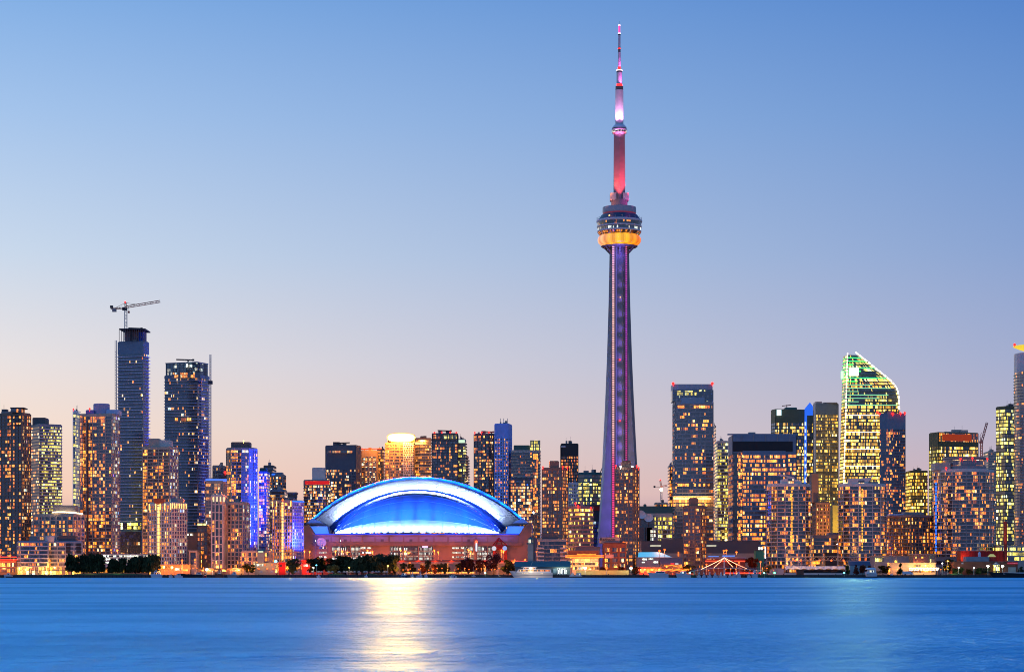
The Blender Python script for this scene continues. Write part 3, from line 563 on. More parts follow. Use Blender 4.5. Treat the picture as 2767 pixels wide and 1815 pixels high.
for y0, y1, w in ((1412, 1429, ('lime', .9, 2.2)), (1436, 1500, ('warm', .12, .8))):
    strip(t, 'podium_windows', 320, 380, y0, y1, W(3.4, w[1], w[2], w[0], (.03, .03, .03), .1, seed=31), dy=-.1)
b = MB(); x = lx(t, 306); 
for k in range(3): b.tube((x+(-.8, .8, 0)[k], 14+(0, 0, 1.3)[k], 0), (x+(-.8, .8, 0)[k], 14+(0, 0, 1.3)[k], lz(t, 915)), .28, 4)
for k in range(88): z = 2.5*k; b.tube((x-.8, 14, z), (x+.8, 14, z+2.5), .16, 4)
b.build('hoist_mast', [M['mast']], t['root'])
CT = t
t = tower('unfinished_skyscraper', 'wide dark blue skyscraper under construction with glazed crown, right of the slim one', 'skyscraper', 2160, ('c', 444, 534, 566, 22), 1012, 'steel', [W(2.2, .07, 1.1, 'warm', (.03, .09, .14), seed=7, k=2, fl=.95), W(2.2, .12, .9, 'warm', (.015, .04, .15), seed=8)], 3.2, .65, balc=([0, 1], 1.5, 'bluew', .42), crown=3, base=36)
b = MB(); q = offset(t['P'], -1); b.prism(q, t['H']+.8, lz(t, 979), 0); b.build('glazed_crown', [W(3, .12, .7, 'white', (.06, .14, .17), 0, seed=15)], t['root'])
b = MB(); b.prism(offset(t['P'], -.7), lz(t, 979)+.02, lz(t, 976.5)); b.build('crown_roof', [M['steel']], t['root'])
for i in (0, 1):
    for k in range(9): on_face(t, i, .05+.1*k, .056+.1*k, 979, 1010, 'crown_mullion', M['dark'], pr=-1)
strip(t, 'lit_floor', 466, 540, 1006, 1020, W(3, .5, 1.2, 'warm', (.01, .01, .02), 0, k=1), dy=1.5); strip(t, 'lit_floor', 468, 532, 1127, 1136, W(2.4, .9, 1.5, 'amber', (.01, .01, .02), 0, k=3), dy=1.5)
davit(t, 506, 971, 474, 521); roof_lamps(t, [(505, 985)], 'whitel', .6)
b = MB(); x = lx(t, 564)
for k in range(3): b.tube((x+(-.8, .8, 0)[k], 12+(0, 0, 1.3)[k], 0), (x+(-.8, .8, 0)[k], 12+(0, 0, 1.3)[k], lz(t, 954)), .28, 4)
for k in range(84): z = 2.6*k; b.tube((x-.8, 12, z), (x+.8, 12, z+2.6), .16, 4)
b.build('hoist_mast', [M['mast']], t['root'])
b = MB(); b.box(lx(t, 559), lx(t, 570), 9, 13, lz(t, 1035), lz(t, 1026)); b.build('hoist_cab', [M['dark']], t['root'])
t = tower('condo_tower', 'pale concrete condo tower with violet right flank between the two unfinished skyscrapers', 'tower', 1900, ('c', 384, 458, 483, 22), 1207, 'beige', [W(3, .36, 1.2, 'amber', (.10, .10, .13), k=2), W(2, .3, .8, 'mixed', (.16, .14, .42))], 2.9, .8, (5.4, .6), ph=[(397, 426, 1184, 8, 22, 'beige'), (424, 456, 1188, 9, 24, 'pale')])
t = tower('hotel_building', 'hotel with glowing light strips down its corners and an orange-lit roof plant', 'hotel', 1742, ('c', 402, 464, 506, 38), 1358, 'pale', [W(3, .42, 1.2, 'amber', (.03, .03, .05)), W(2.6, .22, .9, 'mixed', (.10, .09, .24))], 3.0, .8, (3.0, .9), ph=[(412, 440, 1347, 6, 14, mat('orange_lit_plant', (.5, .12, .05))), (456, 490, 1346, 8, 18, 'grey')], lobby=W(3, .8, 1.5, 'office'))  # orange light on the roof plant put into its base colour
b_ = W(2.2, 1.0, 2.2, 'amber', (.4, .3, .1), 0, k=9, seed=21, mul=.01)
for f in (.40,): on_face(t, 0, f, f+.07, 1362, 1528, 'stair_window', glow('stair_glow', (1, .62, .16), 2.6), pr=.1)
for k in range(17): b2 = MB(); z = lz(t, 1366+9.5*k); on_face(t, 0, .39, .48, 1365+9.8*k, 1367+9.8*k, 'stair_slab', M['pale'], pr=.3)
for i, fs in ((0, (.02, .30, .5, .70, .95)), (1, (.02, .15, .3, .45, .6, .75, .9))):
    for f in fs: on_face(t, i, f, f+.025, 1359, 1372 if i else 1376, 'facade_uplight', GL['amber'])
t = tower('office_block', 'dark slab with one lit top floor and square orange windows by the lit hotel', 'building', 1760, ('r', 532, 571, 22), 1421, 'char', W(3.1, .52, 1.5, 'amber', (.03, .05, .07), k=2, mul=.2), 3.4, 1.2, (3.1, .9))
strip(t, 'lit_roof_sign', 533, 546, 1413.5, 1419, glow('lime_panel', (1, .9, .3), 1.8), dy=2); strip(t, 'lit_roof_sign', 549, 556, 1413.5, 1419, glow('lime_panel', (1, .9, .3), 1.8), dy=2)
t = tower('grid_tower', 'grey gridded slab tower with tall dark windows, left taller half', 'tower', 1748, ('r', 571, 613, 24), 1337, 'pale', W(3.6, .10, 1.4, 'amber', (.015, .04, .055), k=1, mul=.16, seed=4), 6.2, .7, (3.6, .8, .3), crown=1.5)
for k in range(4): strip(t, 'lit_top_window', 575+9.5*k, 579+9.5*k, 1342, 1355, glow('pale_lamp_glow', (1, .8, .45), 1.1), dy=-.1)
t = tower('grid_tower', 'grey gridded slab tower, lower half with blue lit side wall', 'tower', 1752, ('c', 613.5, 656, 670, 16), 1357, 'conc', [W(3.3, .2, 1.5, 'amber', (.02, .035, .045), k=1, mul=.2, seed=9), W(2.2, .3, 1, 'mixed', (.05, .1, .6))], 3.2, .8, (3.3, .9, .2))  # stadium's blue light put into the side glass tint
t = tower('apartment_block', 'beige glass block with a line of blue roof lights behind the gridded towers', 'building', 1960, ('r', 554, 614, 26), 1300, 'beige', W(2.6, .4, 1.0, 'warm', (.2, .17, .16)), 3.1, .7, (2.6, .35))
strip(t, 'blue_roof_light', 555, 612, 1293, 1300, mat('blue_roof_light', (.02, .04, .3), emit=(.08, .2, 1), es=1.2), dy=1)
t = tower('office_block', 'small dark office top peeping over the blue-lit roof', 'building', 2310, ('r', 574, 614, 30), 1258, 'char', W(3, .12, 1, 'warm'), 3.6, 1.0, (3, .5)); roof_lamps(t, [(608, 1276)], r=1.4)
t = tower('condo_tower', 'glass condo tower with curved blue-lit flank left of the stadium', 'tower', 2060, ('p', [(611, 8), (626, 1), (652, 0), (672, 1.5), (686, 6), (696, 15), (696, 30), (611, 32)]), 1210, 'grey', [W(3, .45, 1.3, 'amber', (.03, .03, .04)), W(3, .4, 1.3, 'amber', (.03, .03, .04)), W(2.4, .42, 1.0, 'warm', (.10, .13, .3)), W(2.4, .3, 1, 'mixed', (.12, .2, .7)), W(2.4, .3, 1, 'mixed', (.08, .14, .6)), W(2.4, .3, .8, 'mixed', (.08, .12, .5)), RES], 2.9, .6, (4.8, .35), ph=[(622, 673, 1194, 6, 20, 'char')])  # blue stadium light on the curved flank put into its glass tints
roof_lamps(t, [(658, 1191)], 'yellow', .7)
t = tower('glass_tower', 'narrow bright blue glass slab tucked beside the curved condo tower', 'tower', 2110, ('r', 699, 729, 26), 1273, mat('azure_frame', (.06, .14, .4)), W(2.8, .5, 1.1, 'warm', (.02, .10, .55), k=2), 3.1, .8, ph=[(700, 720, 1264, 5, 16, 'teal')], balc=([0], .9, 'bluew', .3))
t = tower('office_block', 'plain dark block with flat top behind the blue slab, right of it', 'building', 2400, ('r', 712, 747, 30), 1258, 'char', W(3, .1, .8, 'warm'), 3.4, 1.4)
t = tower('condo_tower', 'dark condo tower with chamfered crown and white sign, short of the stadium', 'tower', 2330, ('c', 729, 752, 773, 40), 1283, 'grey', [W(2.4, .4, 1.2, 'warm'), W(2.4, .3, 1.1, 'amber')], 3.0, 1, (4.8, 1.4), ph=[(734, 762, 1276, 6, 18, 'steel')])
strip(t, 'blue_lamp', 733, 742, 1279, 1282, GL['blue'], dy=5)
t = tower('apartment_block', 'dark flat-roofed block with open roof pergola just left of the stadium', 'building', 2270, ('r', 730, 776, 26), 1323, 'steel', W(2.8, .26, 1, 'warm', (.02, .03, .06)), 3.1, .8)
t = tower('apartment_block', 'grey block with raised roof canopy next to the stadium corner', 'building', 2230, ('r', 773, 803, 26), 1345, 'grey', W(2.8, .34, 1, 'warm'), 3.1, .9, ph=[(776, 800, 1331, 3, 14, 'char'), (773, 802, 1330, 2, 16, 'grey', 1334)])
t = tower('hotel_building', 'slab hotel with glowing central stair and blue right flank by the stadium', 'hotel', 1985, ('c', 735, 790, 821, 30), 1352, 'beige', [W(2.9, .55, 1.3, 'amber', (.04, .04, .04), k=2, mul=.16), W(2.4, .25, 1, 'mixed', (.05, .10, .6))], 2.95, .8, (2.9, .7))  # blue light on the right flank put into its glass tint
on_face(t, 0, .49, .56, 1356, 1512, 'stair_window', glow('stair_glow', (1, .62, .16), 2.6), pr=.1)
for k in range(18): on_face(t, 0, .48, .57, 1360+8.7*k, 1362+8.7*k, 'stair_slab', M['beige'], pr=.3)
for f in (.02, .22, .92): on_face(t, 0, f, f+.03, 1353, 1368, 'facade_uplight', GL['amber'])
on_face(t, 1, .0, 1., 1352, 1355, 'blue_roof_light', GL['blue']); roof_lamps(t, [(764, 1350)], 'orange', 1.1); roof_lamps(t, [(745, 1516)], 'cyan', 1.3)
t = tower('low_block', 'low colonnaded block with lit windows at the foot of the gridded towers', 'building', 1735, ('r', 652, 734, 16), 1489, 'beige', W(3, .5, 1.5, 'amber', mul=.2), 3.6, .8, (4.4, 1.3), crown=1, base=3)

# ------------------------------------------------------------------ behind and right of the dome
t = tower('condo_tower', 'round condo tower with red glowing top floor at the left rim of the dome', 'tower', 2310, ('p', [(820, 6), (832, 1), (856, 0), (880, 2), (893, 8), (894, 26), (820, 26)]), 1297, 'grey', W(2.2, .48, 1.2, 'warm', (.03, .03, .06), k=2), 3.1, .9, ph=[(842, 876, 1263, 6, 20, 'pale')], balc=([0, 1, 2, 3], 1, 'bluew', .3), crown=5.5)
strip(t, 'red_lit_floor', 823, 891, 1298.5, 1309, W(3, .9, 1.0, 'amber', (.3, .02, .02), 0, k=3, seed=1), dy=-.3); b = MB(); b.box(lx(t, 824), lx(t, 890), -.7, -.62, lz(t, 1308), lz(t, 1299)); b.build('red_lamps', [mat('red_wash', (.3, .01, .01), emit=(1, .02, .02), es=.6)], t['root'])
t = tower('office_tower', 'dark slab tower with deep blank crown and roof hoist left of the bright beacon', 'tower', 2420, ('c', 879, 962, 976, 14), 1203, mat('slate_cladding', (.11, .115, .14), .6), [W(2.6, .42, 1.1, 'warm', (.05, .07, .10), k=2, fl=.7), RESD], 3.3, .9, (5.2, .6), crown=27)
strip(t, 'lit_mechanical_floor', 884, 955, 1217, 1223, W(2.4, .8, .9, 'warm', (.1, .1, .1), 0, k=3), dy=-.15); davit(t, 918, 1196, 944, 904)
t = tower('office_tower', 'grid fronted brown tower with row of lit slots under its roof', 'tower', 2470, ('r', 976, 1022, 30), 1217, 'brown', W(3.6, .35, 1.1, 'warm', (.06, .05, .05), k=1), 5.6, 1.2, (4.2, 1.0), crown=7); davit(t, 984, 1212, 1030, 978, 'crane')
t = tower('office_tower', 'narrow dark tower squeezed between brown grid tower and beacon tower', 'tower', 2530, ('r', 1019, 1042, 30), 1212, 'char', W(2.4, .35, 1.1, 'amber'), 3.4, 1)
t = tower('beacon_tower', 'tower crowned by an overexposed white glowing roof sign behind the dome', 'tower', 2480, ('r', 1040, 1122, 34), 1197, 'brown', W(2.4, .42, 1.2, 'amber', (.09, .06, .04), k=3), 3.3, 1.1, (6, .5))
b = MB()
x0 = lx(t, 1089)
for r_ in range(15):
    for c_ in range(6):
        x = x0+c_*2.05+(.5 if r_ % 2 else 0); z = lz(t, 1286-6*r_); b.box(x, x+.5, -.9, -.05, z, z+2.7); b.box(x, x+2.05, -.8, -.06, z+2.3, z+2.9)
b.build('white_lattice', [M['white']], t['root'])
b = MB(); a, c, z0, z1 = lx(t, 1047), lx(t, 1120), lz(t, 1193), lz(t, 1170); n = 40
pr_ = [((a+c)/2+(c-a)/2*(abs(cos(q))**.7)*(1 if cos(q) > 0 else -1), (z0+z1)/2+(z1-z0)/2*(abs(sin(q))**.8)*(1 if sin(q) > 0 else -1)) for q in [2*pi*i/n for i in range(n)]]
b.extr(pr_, 1, 4); b.build('roof_sign', [mat('beacon_sign', (.3, .3, .3), .5, 0, emit=(1, .72, .34), es=2.4)], t['root'])
b = MB(); b.box(a, c, 4.1, 20, t['H'], z1-1.5); b.build('sign_backing', [M['char']], t['root'])
b = MB(); pf = [((a+c)/2+(x-(a+c)/2)*1.05, (z0+z1)/2+(z-(z0+z1)/2)*1.14) for x, z in pr_]; b.extr(pf, 1.3, 4.05); b.build('sign_halo', [mat('gold_halo', (.5, .3, .1), emit=(1, .45, .06), es=1.15)], t['root'])  # glowing ring puts the sign's warm halo into a solid part
lamp('beacon_lamp', 'AREA', ((a+c)/2, .9, (z0+z1)/2), 1.35e6, (1, .185, .022), t['root'], aim=((a+c)/2+127, -2480, -150), size=26, sy=6.5).data.spread = R(34)
for k in range(8):
    b = MB(); x = a+(c-a)*k/7; b.box(x-.3, x+.3, 1.5, 3.5, t['H'], z0+1); b.build('sign_post', [M['char']], t['root'])
lamp('roof_lamp', 'AREA', (lx(t, 1083), -7, lz(t, 1181)), 130000, (1, .33, .04), t['root'], aim=(lx(t, 1083), 4, lz(t, 1230)), size=26, sy=3)  # unseen lights added for the sign's warm glow on its neighbours
lamp('roof_lamp', 'SPOT', (lx(t, 1128), -14, lz(t, 1170)), 300000, (1, .36, .05), t['root'], aim=(lx(t, 1150), 20, lz(t, 1215)), size=1, spot=80, blend=1)
lamp('roof_lamp', 'SPOT', (lx(t, 1030), -30, lz(t, 1170)), 260000, (1, .36, .05), t['root'], aim=(lx(t, 1005), 0, lz(t, 1230)), size=1, spot=80, blend=1)
t = tower('condo_tower', 'brown balcony tower right of the beacon with lit upper lounge', 'tower', 2540, ('r', 1119, 1168, 30), 1184, 'brown', W(2.8, .3, 1.1, 'amber', (.05, .04, .03), k=2), 3.2, 1.0, balc=([0], 1.4, 'beige', .5)); strip(t, 'lit_lounge', 1122, 1142, 1193, 1200, glow('lounge', (1, .6, .15), 2.5))
t = tower('condo_tower', 'dark tower with green lit roof storey and red warning lamps over the dome', 'tower', 2450, ('r', 1167, 1239, 32), 1171, 'char', W(2.8, .24, 1.2, 'amber', (.035, .035, .05), k=2), 3.3, .9, (6, .6), crown=9); strip(t, 'lit_roof_storey', 1196, 1234, 1176, 1185, W(2.4, .9, .8, 'lime', (.1, .2, .12), 0)); strip(t, 'lit_roof_storey', 1171, 1187, 1174, 1185, W(2.4, .8, 1, 'amber', (.1, .06, .05), 0)); roof_lamps(t, [(1174, 1168), (1194, 1167.5), (1217, 1167.5), (1233, 1168)], r=1.0); davit(t, 1211, 1163, 1182, 1219)
t = tower('condo_tower', 'slim green-glass tower stepping down at the right of the dark dome-top tower', 'tower', 2500, ('r', 1237, 1260, 26), 1187, 'steel', W(2.4, .22, 1.1, 'lime', (.03, .06, .07)), 3.2, .9, balc=([0, 1], 1.2, 'grey', .3)); strip(t, 'lit_top_floor', 1238, 1256, 1188, 1196, glow('mint_panel', (.7, 1, .7), 1.0))
t = tower('condo_tower', 'lower grey balcony stack peeping out right of the slim green-glass tower', 'tower', 2560, ('r', 1255, 1267, 26), 1232, 'grey', W(2.4, .2, 1, 'warm'), 3.2, 1, balc=([0, 1], 1.2, 'bluew', .4))
t = tower('condo_tower', 'dark violet tower left of the antenna-topped pale blue slab', 'tower', 2400, ('c', 1280, 1321, 1340, 30), 1171, 'char', [W(2.8, .3, 1.2, 'amber', (.03, .03, .055), k=2), W(2.4, .3, 1.1, 'warm', (.02, .05, .16))], 3.3, .9, (5.5, .5), balc=([0], .6, 'grey', .4, 3)); roof_lamps(t, [(1283, 1168), (1301, 1167.5), (1321, 1167.5)], r=1.0); davit(t, 1328, 1166, 1304, 1334, 'crane')
t = tower('condo_tower', 'pale blue slab with punched windows and three rooftop whip antennas', 'tower', 2380, ('c', 1336, 1374, 1381, 12), 1145, mat('blue_slab', (.24, .38, .85)), [W(3.2, .34, 1.3, 'amber', (.02, .03, .09), k=1, mul=.3), RESD], 3.1, 1.2, (3.2, 1.2), crown=16)
for px in (1352, 1361, 1371): b = MB(); b.tube((lx(t, px), 5, t['H']), (lx(t, px), 5, lz(t, 1129)), .3, 5); b.build('whip_antenna', [M['mast']], t['root'])
t = tower('office_tower', 'grey banded slab with a bright yellow corner lantern on its roof', 'tower', 2360, ('r', 1381, 1461, 30), 1217, 'conc', W(3, .14, 1.1, 'amber', (.03, .035, .05), k=2, fl=.8), 3.3, 1.3, balc=([0], .8, 'conc', .5), ph=[(1388, 1432, 1203, 3, 20, 'green')])
b = MB(); b.box(lx(t, 1432.5), lx(t, 1460), .4, 14, t['H']+.75, lz(t, 1189)); b.build('roof_lantern', [W(2.2, 1.0, 1.2, 'lime', (.3, .3, .1), 0, k=9, seed=40)], t['root']); strip(t, 'lit_bay', 1440, 1453, 1225, 1400, W(3, .6, 1.4, 'amber', (.05, .04, .03), 0), dy=-1)
t = tower('condo_tower', 'dark glass block with scattered warm windows in front of the banded slab', 'tower', 2230, ('r', 1379, 1441, 30), 1292, 'char', W(3, .52, 1.2, 'warm', (.03, .04, .06), k=2), 3.1, .8, balc=([0], 1.0, 'grey', .3)); roof_lamps(t, [(1425, 1309)], 'blue', .8)
t = tower('apartment_block', 'low purple-grey block peeking over the right end of the dome', 'building', 2260, ('r', 1398, 1452, 24), 1386, 'grey', W(3, .4, 1.3, 'warm', mul=.2), 3.4, 1, (3, .8)); roof_lamps(t, [(1439, 1384)], 'whitel', 1.6)
t = tower('condo_tower', 'brown condo tower with roof box, left of the three brown towers', 'tower', 1830, ('c', 1464, 1519, 1535, 22), 1264, 'brown', [W(3.1, .34, 1.3, 'amber', (.10, .08, .07), k=2), W(2.2, .7, 1.3, 'amber', (.1, .08, .07))], 2.85, .9, (4.6, 1.0), ph=[(1485, 1511, 1245, 6, 18, 'brown')]); roof_lamps(t, [(1467, 1261), (1521, 1260), (1533, 1262)], r=.8)
t = tower('condo_tower', 'slim dark tower with rounded lit windows behind the left brown tower', 'tower', 2420, ('r', 1514, 1563, 30), 1199, 'dark', W(2.8, .55, 1.2, 'amber', (.02, .03, .05), k=1, mul=.3), 3.5, 1.1, (2.9, .8), crown=14); strip(t, 'pale_louvre', 1516, 1528, 1204, 1208, M['white'])
t = tower('office_block', 'white gridded block with small square windows below the teal glass office', 'building', 2290, ('r', 1535, 1563, 24), 1304, 'white', W(2.8, .25, 1.2, 'lime', (.02, .02, .04), k=1, mul=.3), 3.6, 1.6, (2.8, 1.2))
t = tower('glass_office', 'teal glass office with curved front left of the tower foot', 'building', 2350, ('p', [(1562, 6), (1578, 1), (1600, 0), (1622, 4), (1634, 12), (1634, 34), (1562, 34)]), 1277, 'teal', W(2.6, .5, 1.0, 'lime', (.03, .09, .10), fl=.9, k=3), 4, .8); strip(t, 'lit_floor', 1563, 1624, 1306, 1311, W(2, .9, 1.6, 'lime', (.1, .1, .05), 0)); b = MB(); b.tube((lx(t, 1622), 10, t['H']), (lx(t, 1634), 10, lz(t, 1250)), .5); b.build('roof_boom', [M['dark']], t['root'])
t = tower('office_block', 'dark block with red top band and blue lit glass left of the tower foot', 'building', 2260, ('r', 1566, 1624, 26), 1366, 'dark', W(2.6, .3, 1.0, 'mixed', (.01, .03, .3), k=2), 3.8, .9, crown=16); strip(t, 'red_band', 1567, 1621, 1367, 1379, M['red'])
t = tower('office_tower', 'stepped pink granite office with lit ribbon floors below the red band', 'building', 1905, ('c', 1535, 1570, 1605, 45), 1368, 'pink', W(2.6, .72, 1.5, 'office', (.05, .03, .02), k=3, fl=.8), 3.6, 1.7); roof_lamps(t, [(1555, 1359), (1562, 1367), (1597, 1372)], r=.9)
t = tower('condo_tower', 'brown condo tower standing in front of the concrete tower foot', 'tower', 1820, ('c', 1661, 1711, 1728, 22), 1262, 'brown', [W(3.1, .27, 1.3, 'amber', (.09, .08, .08), k=2), W(2.2, .8, 1.3, 'amber', (.1, .08, .07))], 2.85, .95, (4.6, 1.0), ph=[(1681, 1706, 1244, 6, 18, 'brown')]); roof_lamps(t, [(1664, 1258), (1721, 1258), (1726, 1263)], r=.8); roof_lamps(t, [(1677, 1260), (1709, 1260)], 'whitel', .6)
t = tower('condo_tower', 'darkest brown condo tower, shorter, in front of the grey hotel tower', 'tower', 1815, ('c', 1846, 1893, 1909, 22), 1367, 'brown', [W(3.1, .2, 1.3, 'amber', (.09, .08, .09), k=2), W(2.2, .5, 1.3, 'amber', (.1, .08, .07))], 2.85, .95, (4.6, 1.0), ph=[(1865, 1888, 1345, 6, 18, 'brown')])
t = tower('hotel_tower', 'tall grey tower with blank glass crown and two red roof corner lamps', 'tower', 2310, ('r', 1817, 1928, 34), 1085, mat('hotel_grey', (.20, .20, .215), .6), W(2.8, .30, 1.6, 'amber', (.06, .065, .075), k=3, fl=.9, seed=5), 3.9, 1.3, (8.5, .4), crown=4, base=8)
b = MB(); b.prism([(lx(t, 1817), .5), (lx(t, 1928), .5), (lx(t, 1927), 30), (lx(t, 1818), 30)], t['H']+.8, lz(t, 1053), 0); b.build('glass_crown', [W(3, .03, 1, 'lime', (.02, .05, .085), 0, k=1)], t['root'])
b = MB(); b.box(lx(t, 1818), lx(t, 1926), 2, 30, lz(t, 1053)+.01, lz(t, 1037)); b.build('roof_screen', [mat('screen_grey', (.22, .24, .3), .5)], t['root'])
strip(t, 'lit_sky_lounge', 1829, 1882, 1055, 1067, W(3.4, .7, .9, 'lime', (.05, .1, .1), 0, k=2), dy=.45); strip(t, 'slate_panel', 1841, 1904, 1073, 1090, M['steel']); roof_lamps(t, [(1819, 1035.5), (1925, 1035.5)], r=1.6)
for k in range(5): strip(t, 'lit_row', 1818 if k != 2 else 1865, 1927 if k != 1 else 1850, 1094+ (0, 28, 39, 211, 247)[k], 1102+(0, 28, 39, 211, 247)[k], W(4, .62, 1.8, 'amber', (.08, .07, .06), 0, k=2, seed=50+k), dy=-.05)
strip(t, 'lit_terrace', 1818, 1928, 1342, 1357, W(5, .96, 2.2, 'amber', (.3, .2, .1), 0, k=9), dy=-.4); strip(t, 'lit_terrace', 1818, 1928, 1359, 1367, W(5, .8, 1.4, 'amber', (.3, .2, .1), 0, k=9, seed=2), dy=-.4)
b = MB(); b.box(lx(t, 1816), lx(t, 1930), -3, -.05, lz(t, 1342), lz(t, 1340)); b.build('terrace_roof', [M['beige']], t['root']); lamp('terrace_lamp', 'AREA', (lx(t, 1872), -6, lz(t, 1346)), 9000, (1, .5, .12), t['root'], aim=(lx(t, 1872), 3, lz(t, 1356)), size=40, sy=2)
t = tower('office_tower', 'narrow dark slab edge showing right of the tall grey hotel tower', 'tower', 2390, ('r', 1926, 1935, 30), 1150, 'steel', W(2.4, .3, 1.2, 'amber'), 3.6, 1)
t = tower('office_block', 'low lit block at the left foot of the tall grey hotel tower', 'building', 2400, ('r', 1804, 1820, 26), 1257, 'steel', W(2.4, .35, 1.2, 'amber'), 3.6, 1, balc=([0], 1, 'grey', .3))
t = tower('construction_block', 'half-built concrete frame under the small floodlit crane', 'building', 2800, ('r', 1767, 1805, 26), 1358, 'conc', W(4, .35, 1.4, 'amber', (.03, .03, .03), k=1), 4, 1.2); SM = t
t = tower('broadcast_building', 'green-topped office with bright lime windows behind the satellite dishes', 'building', 1990, ('r', 1729, 1818, 30), 1388, 'beige', W(2.6, .85, 1.5, 'lime', (.04, .05, .03), fl=.3, k=4, mul=.2), 3.7, 1.2, (5.2, .7), ph=[(1728, 1818, 1368, 2, 28, 'green'), (1740, 1748, 1362, 6, 9, 'green', 1368)], crown=3)
b = MB(); b.box(lx(t, 1729), lx(t, 1768), -1.5, -.2, lz(t, 1464), lz(t, 1392)); b.build('dark_wing', [M['darkglass']], t['root'])
b = MB(); b.box(lx(t, 1747), lx(t, 1778), -6, -1.6, lz(t, 1464), lz(t, 1425)); b.build('beige_porch', [M['beige']], t['root']); strip(t, 'porch_window', 1756, 1774, 1431, 1460, W(2.6, .6, 1.0, 'white', (.02, .02, .03), 0), dy=-6.05); strip(t, 'red_mullion', 1764.2, 1765.6, 1431, 1460, M['red'], dy=-6.4); strip(t, 'red_mullion', 1756, 1774, 1439, 1440.5, M['red'], dy=-6.45)
for px, py, ry in ((1731, 1392, 35), (1753, 1401, -25)):
    b = MB(); b.lathe([(.1, 0), (2.4, .5), (4.2, 1.7), (4.3, 1.7), (2.4, .3), (.1, -.2)], n=20, cap=False); o = b.build('satellite_dish', [M['pale']], t['root'], (lx(t, px), -5, lz(t, py))); o.rotation_euler = (R(60), R(ry), 0)
    b = MB(); b.tube((lx(t, px), -4, lz(t, 1425) if px > 1740 else lz(t, 1420)), (lx(t, px), -4, lz(t, py)), .4); b.box(lx(t, px)-3, lx(t, px)+3, -6, -1.6, 0, lz(t, 1424)); b.build('dish_stand', [M['char']], t['root'])
t = tower('office_tower', 'thin striped tower between the grey hotel tower and the wide blue office', 'tower', 2360, ('r', 1931, 1968, 30), 1192, 'pale', W(2.4, .45, 1.0, 'lime', (.03, .06, .06), k=2), 3.5, 1.1); strip(t, 'yellow_foyer', 1950, 1966, 1431, 1463, W(5, 1, 1.4, 'office', (.3, .25, .05), 0, k=9))
t = tower('office_tower', 'wide dark blue office with rows of amber lit floors and square crown', 'tower', 2150, ('r', 1968, 2153, 40), 1176, 'steel', W(2.8, .8, 1.7, 'amber', (.02, .03, .06), k=3, fl=.9, sub=3.4, seed=2), 4.3, 1.5, (11, .35), crown=19, base=7)
strip(t, 'dark_crown_recess', 1981, 2142, 1192, 1219, M['black'], dy=-.12); strip(t, 'crown_rail', 1966, 2155, 1171, 1175, M['steel'], dy=2)
for k in range(5): strip(t, 'crown_mullion', 2004+32*k, 2005.4+32*k, 1173, 1192, M['grey'], dy=-.1)
b = MB(); b.box(lx(t, 2006), lx(t, 2122), -3, -.25, 7.2, lz(t, 1218)); b.build('central_bay', [M['steel']], t['root'])
bm = MB(); bm.box(lx(t, 2006.5), lx(t, 2121.5), -3.12, -3.02, 0, 2.7); me = bm.mesh('bay_window_band', [W(2.4, .85, 1.8, 'amber', (.02, .03, .06), k=4, fl=.9, sub=3.6, seed=4)])
for i in range(int((lz(t, 1222)-9)/4.3)): link('bay_window_band', me, t['root'], (0, 0, 8.6+4.3*i))
for x in (1981, 1993): 
    b = MB(); b.box(lx(t, x), lx(t, x+11), -.6, -.1, 7.2, lz(t, 1222)) if x == 1981 else b.box(lx(t, x+2), lx(t, x+12), -.7, -.15, 7.2, lz(t, 1222)); b.build('dark_bay', [W(2.8, .0, 1, tint=(.008, .008, .012)) if x == 1981 else W(3.4, .5, 1.5, 'amber', (.012, .012, .016), k=1, seed=9)], t['root'])
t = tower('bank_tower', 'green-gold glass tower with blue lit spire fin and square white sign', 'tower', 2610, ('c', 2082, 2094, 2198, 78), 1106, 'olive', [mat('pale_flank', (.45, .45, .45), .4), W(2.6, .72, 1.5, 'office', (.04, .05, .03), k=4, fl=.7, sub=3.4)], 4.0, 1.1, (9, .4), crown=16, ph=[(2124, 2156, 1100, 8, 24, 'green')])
strip(t, 'square_sign', 2099, 2111, 1107, 1122, glow('sky_sign', (.55, .85, 1), 2.2)); 
b = MB(); b.extr([(lx(t, 2172), lz(t, 1310)), (lx(t, 2178), lz(t, 1310)), (lx(t, 2180), lz(t, 1122)), (lx(t, 2196), lz(t, 1122)), (lx(t, 2196), lz(t, 1098)), (lx(t, 2188), lz(t, 1087)), (lx(t, 2174), lz(t, 1104))], -2.5, -.5); b.build('blue_spire_fin', [mat('blue_fin', (.03, .08, .4), emit=(.03, .18, 1), es=.75)], t['root'])
for k in range(9): strip(t, 'fin_lamp', 2173.5, 2177.5, 1140+19*k, 1150+19*k, glow('pale_blue_lamp', (.5, .7, 1), 1.4), dy=-2.6)
b = MB(); b.tube((lx(t, 2130), 14, lz(t, 1100)), (lx(t, 2130), 14, lz(t, 1091)), .5); b.tube((lx(t, 2117), 14, lz(t, 1094)), (lx(t, 2141), 14, lz(t, 1091.5)), .5); b.build('roof_hoist', [M['crane']], t['root'])
t = tower('bank_tower', 'silver glass tower with a pale pink left edge panel left of the curved tower', 'tower', 2720, ('c', 2193, 2204, 2266, 80), 1090, 'steel', [mat('pink_flank', (.55, .42, .40), .4), W(2.4, .45, 1.2, 'office', (.12, .13, .15), k=3, fl=.9, sub=3)], 4.0, .9, (13, .5), crown=14, ph=[(2204, 2222, 1085, 2, 20, mat('pink_flank', (.5, .4, .4))), (2226, 2264, 1087, 3, 26, 'grey')])

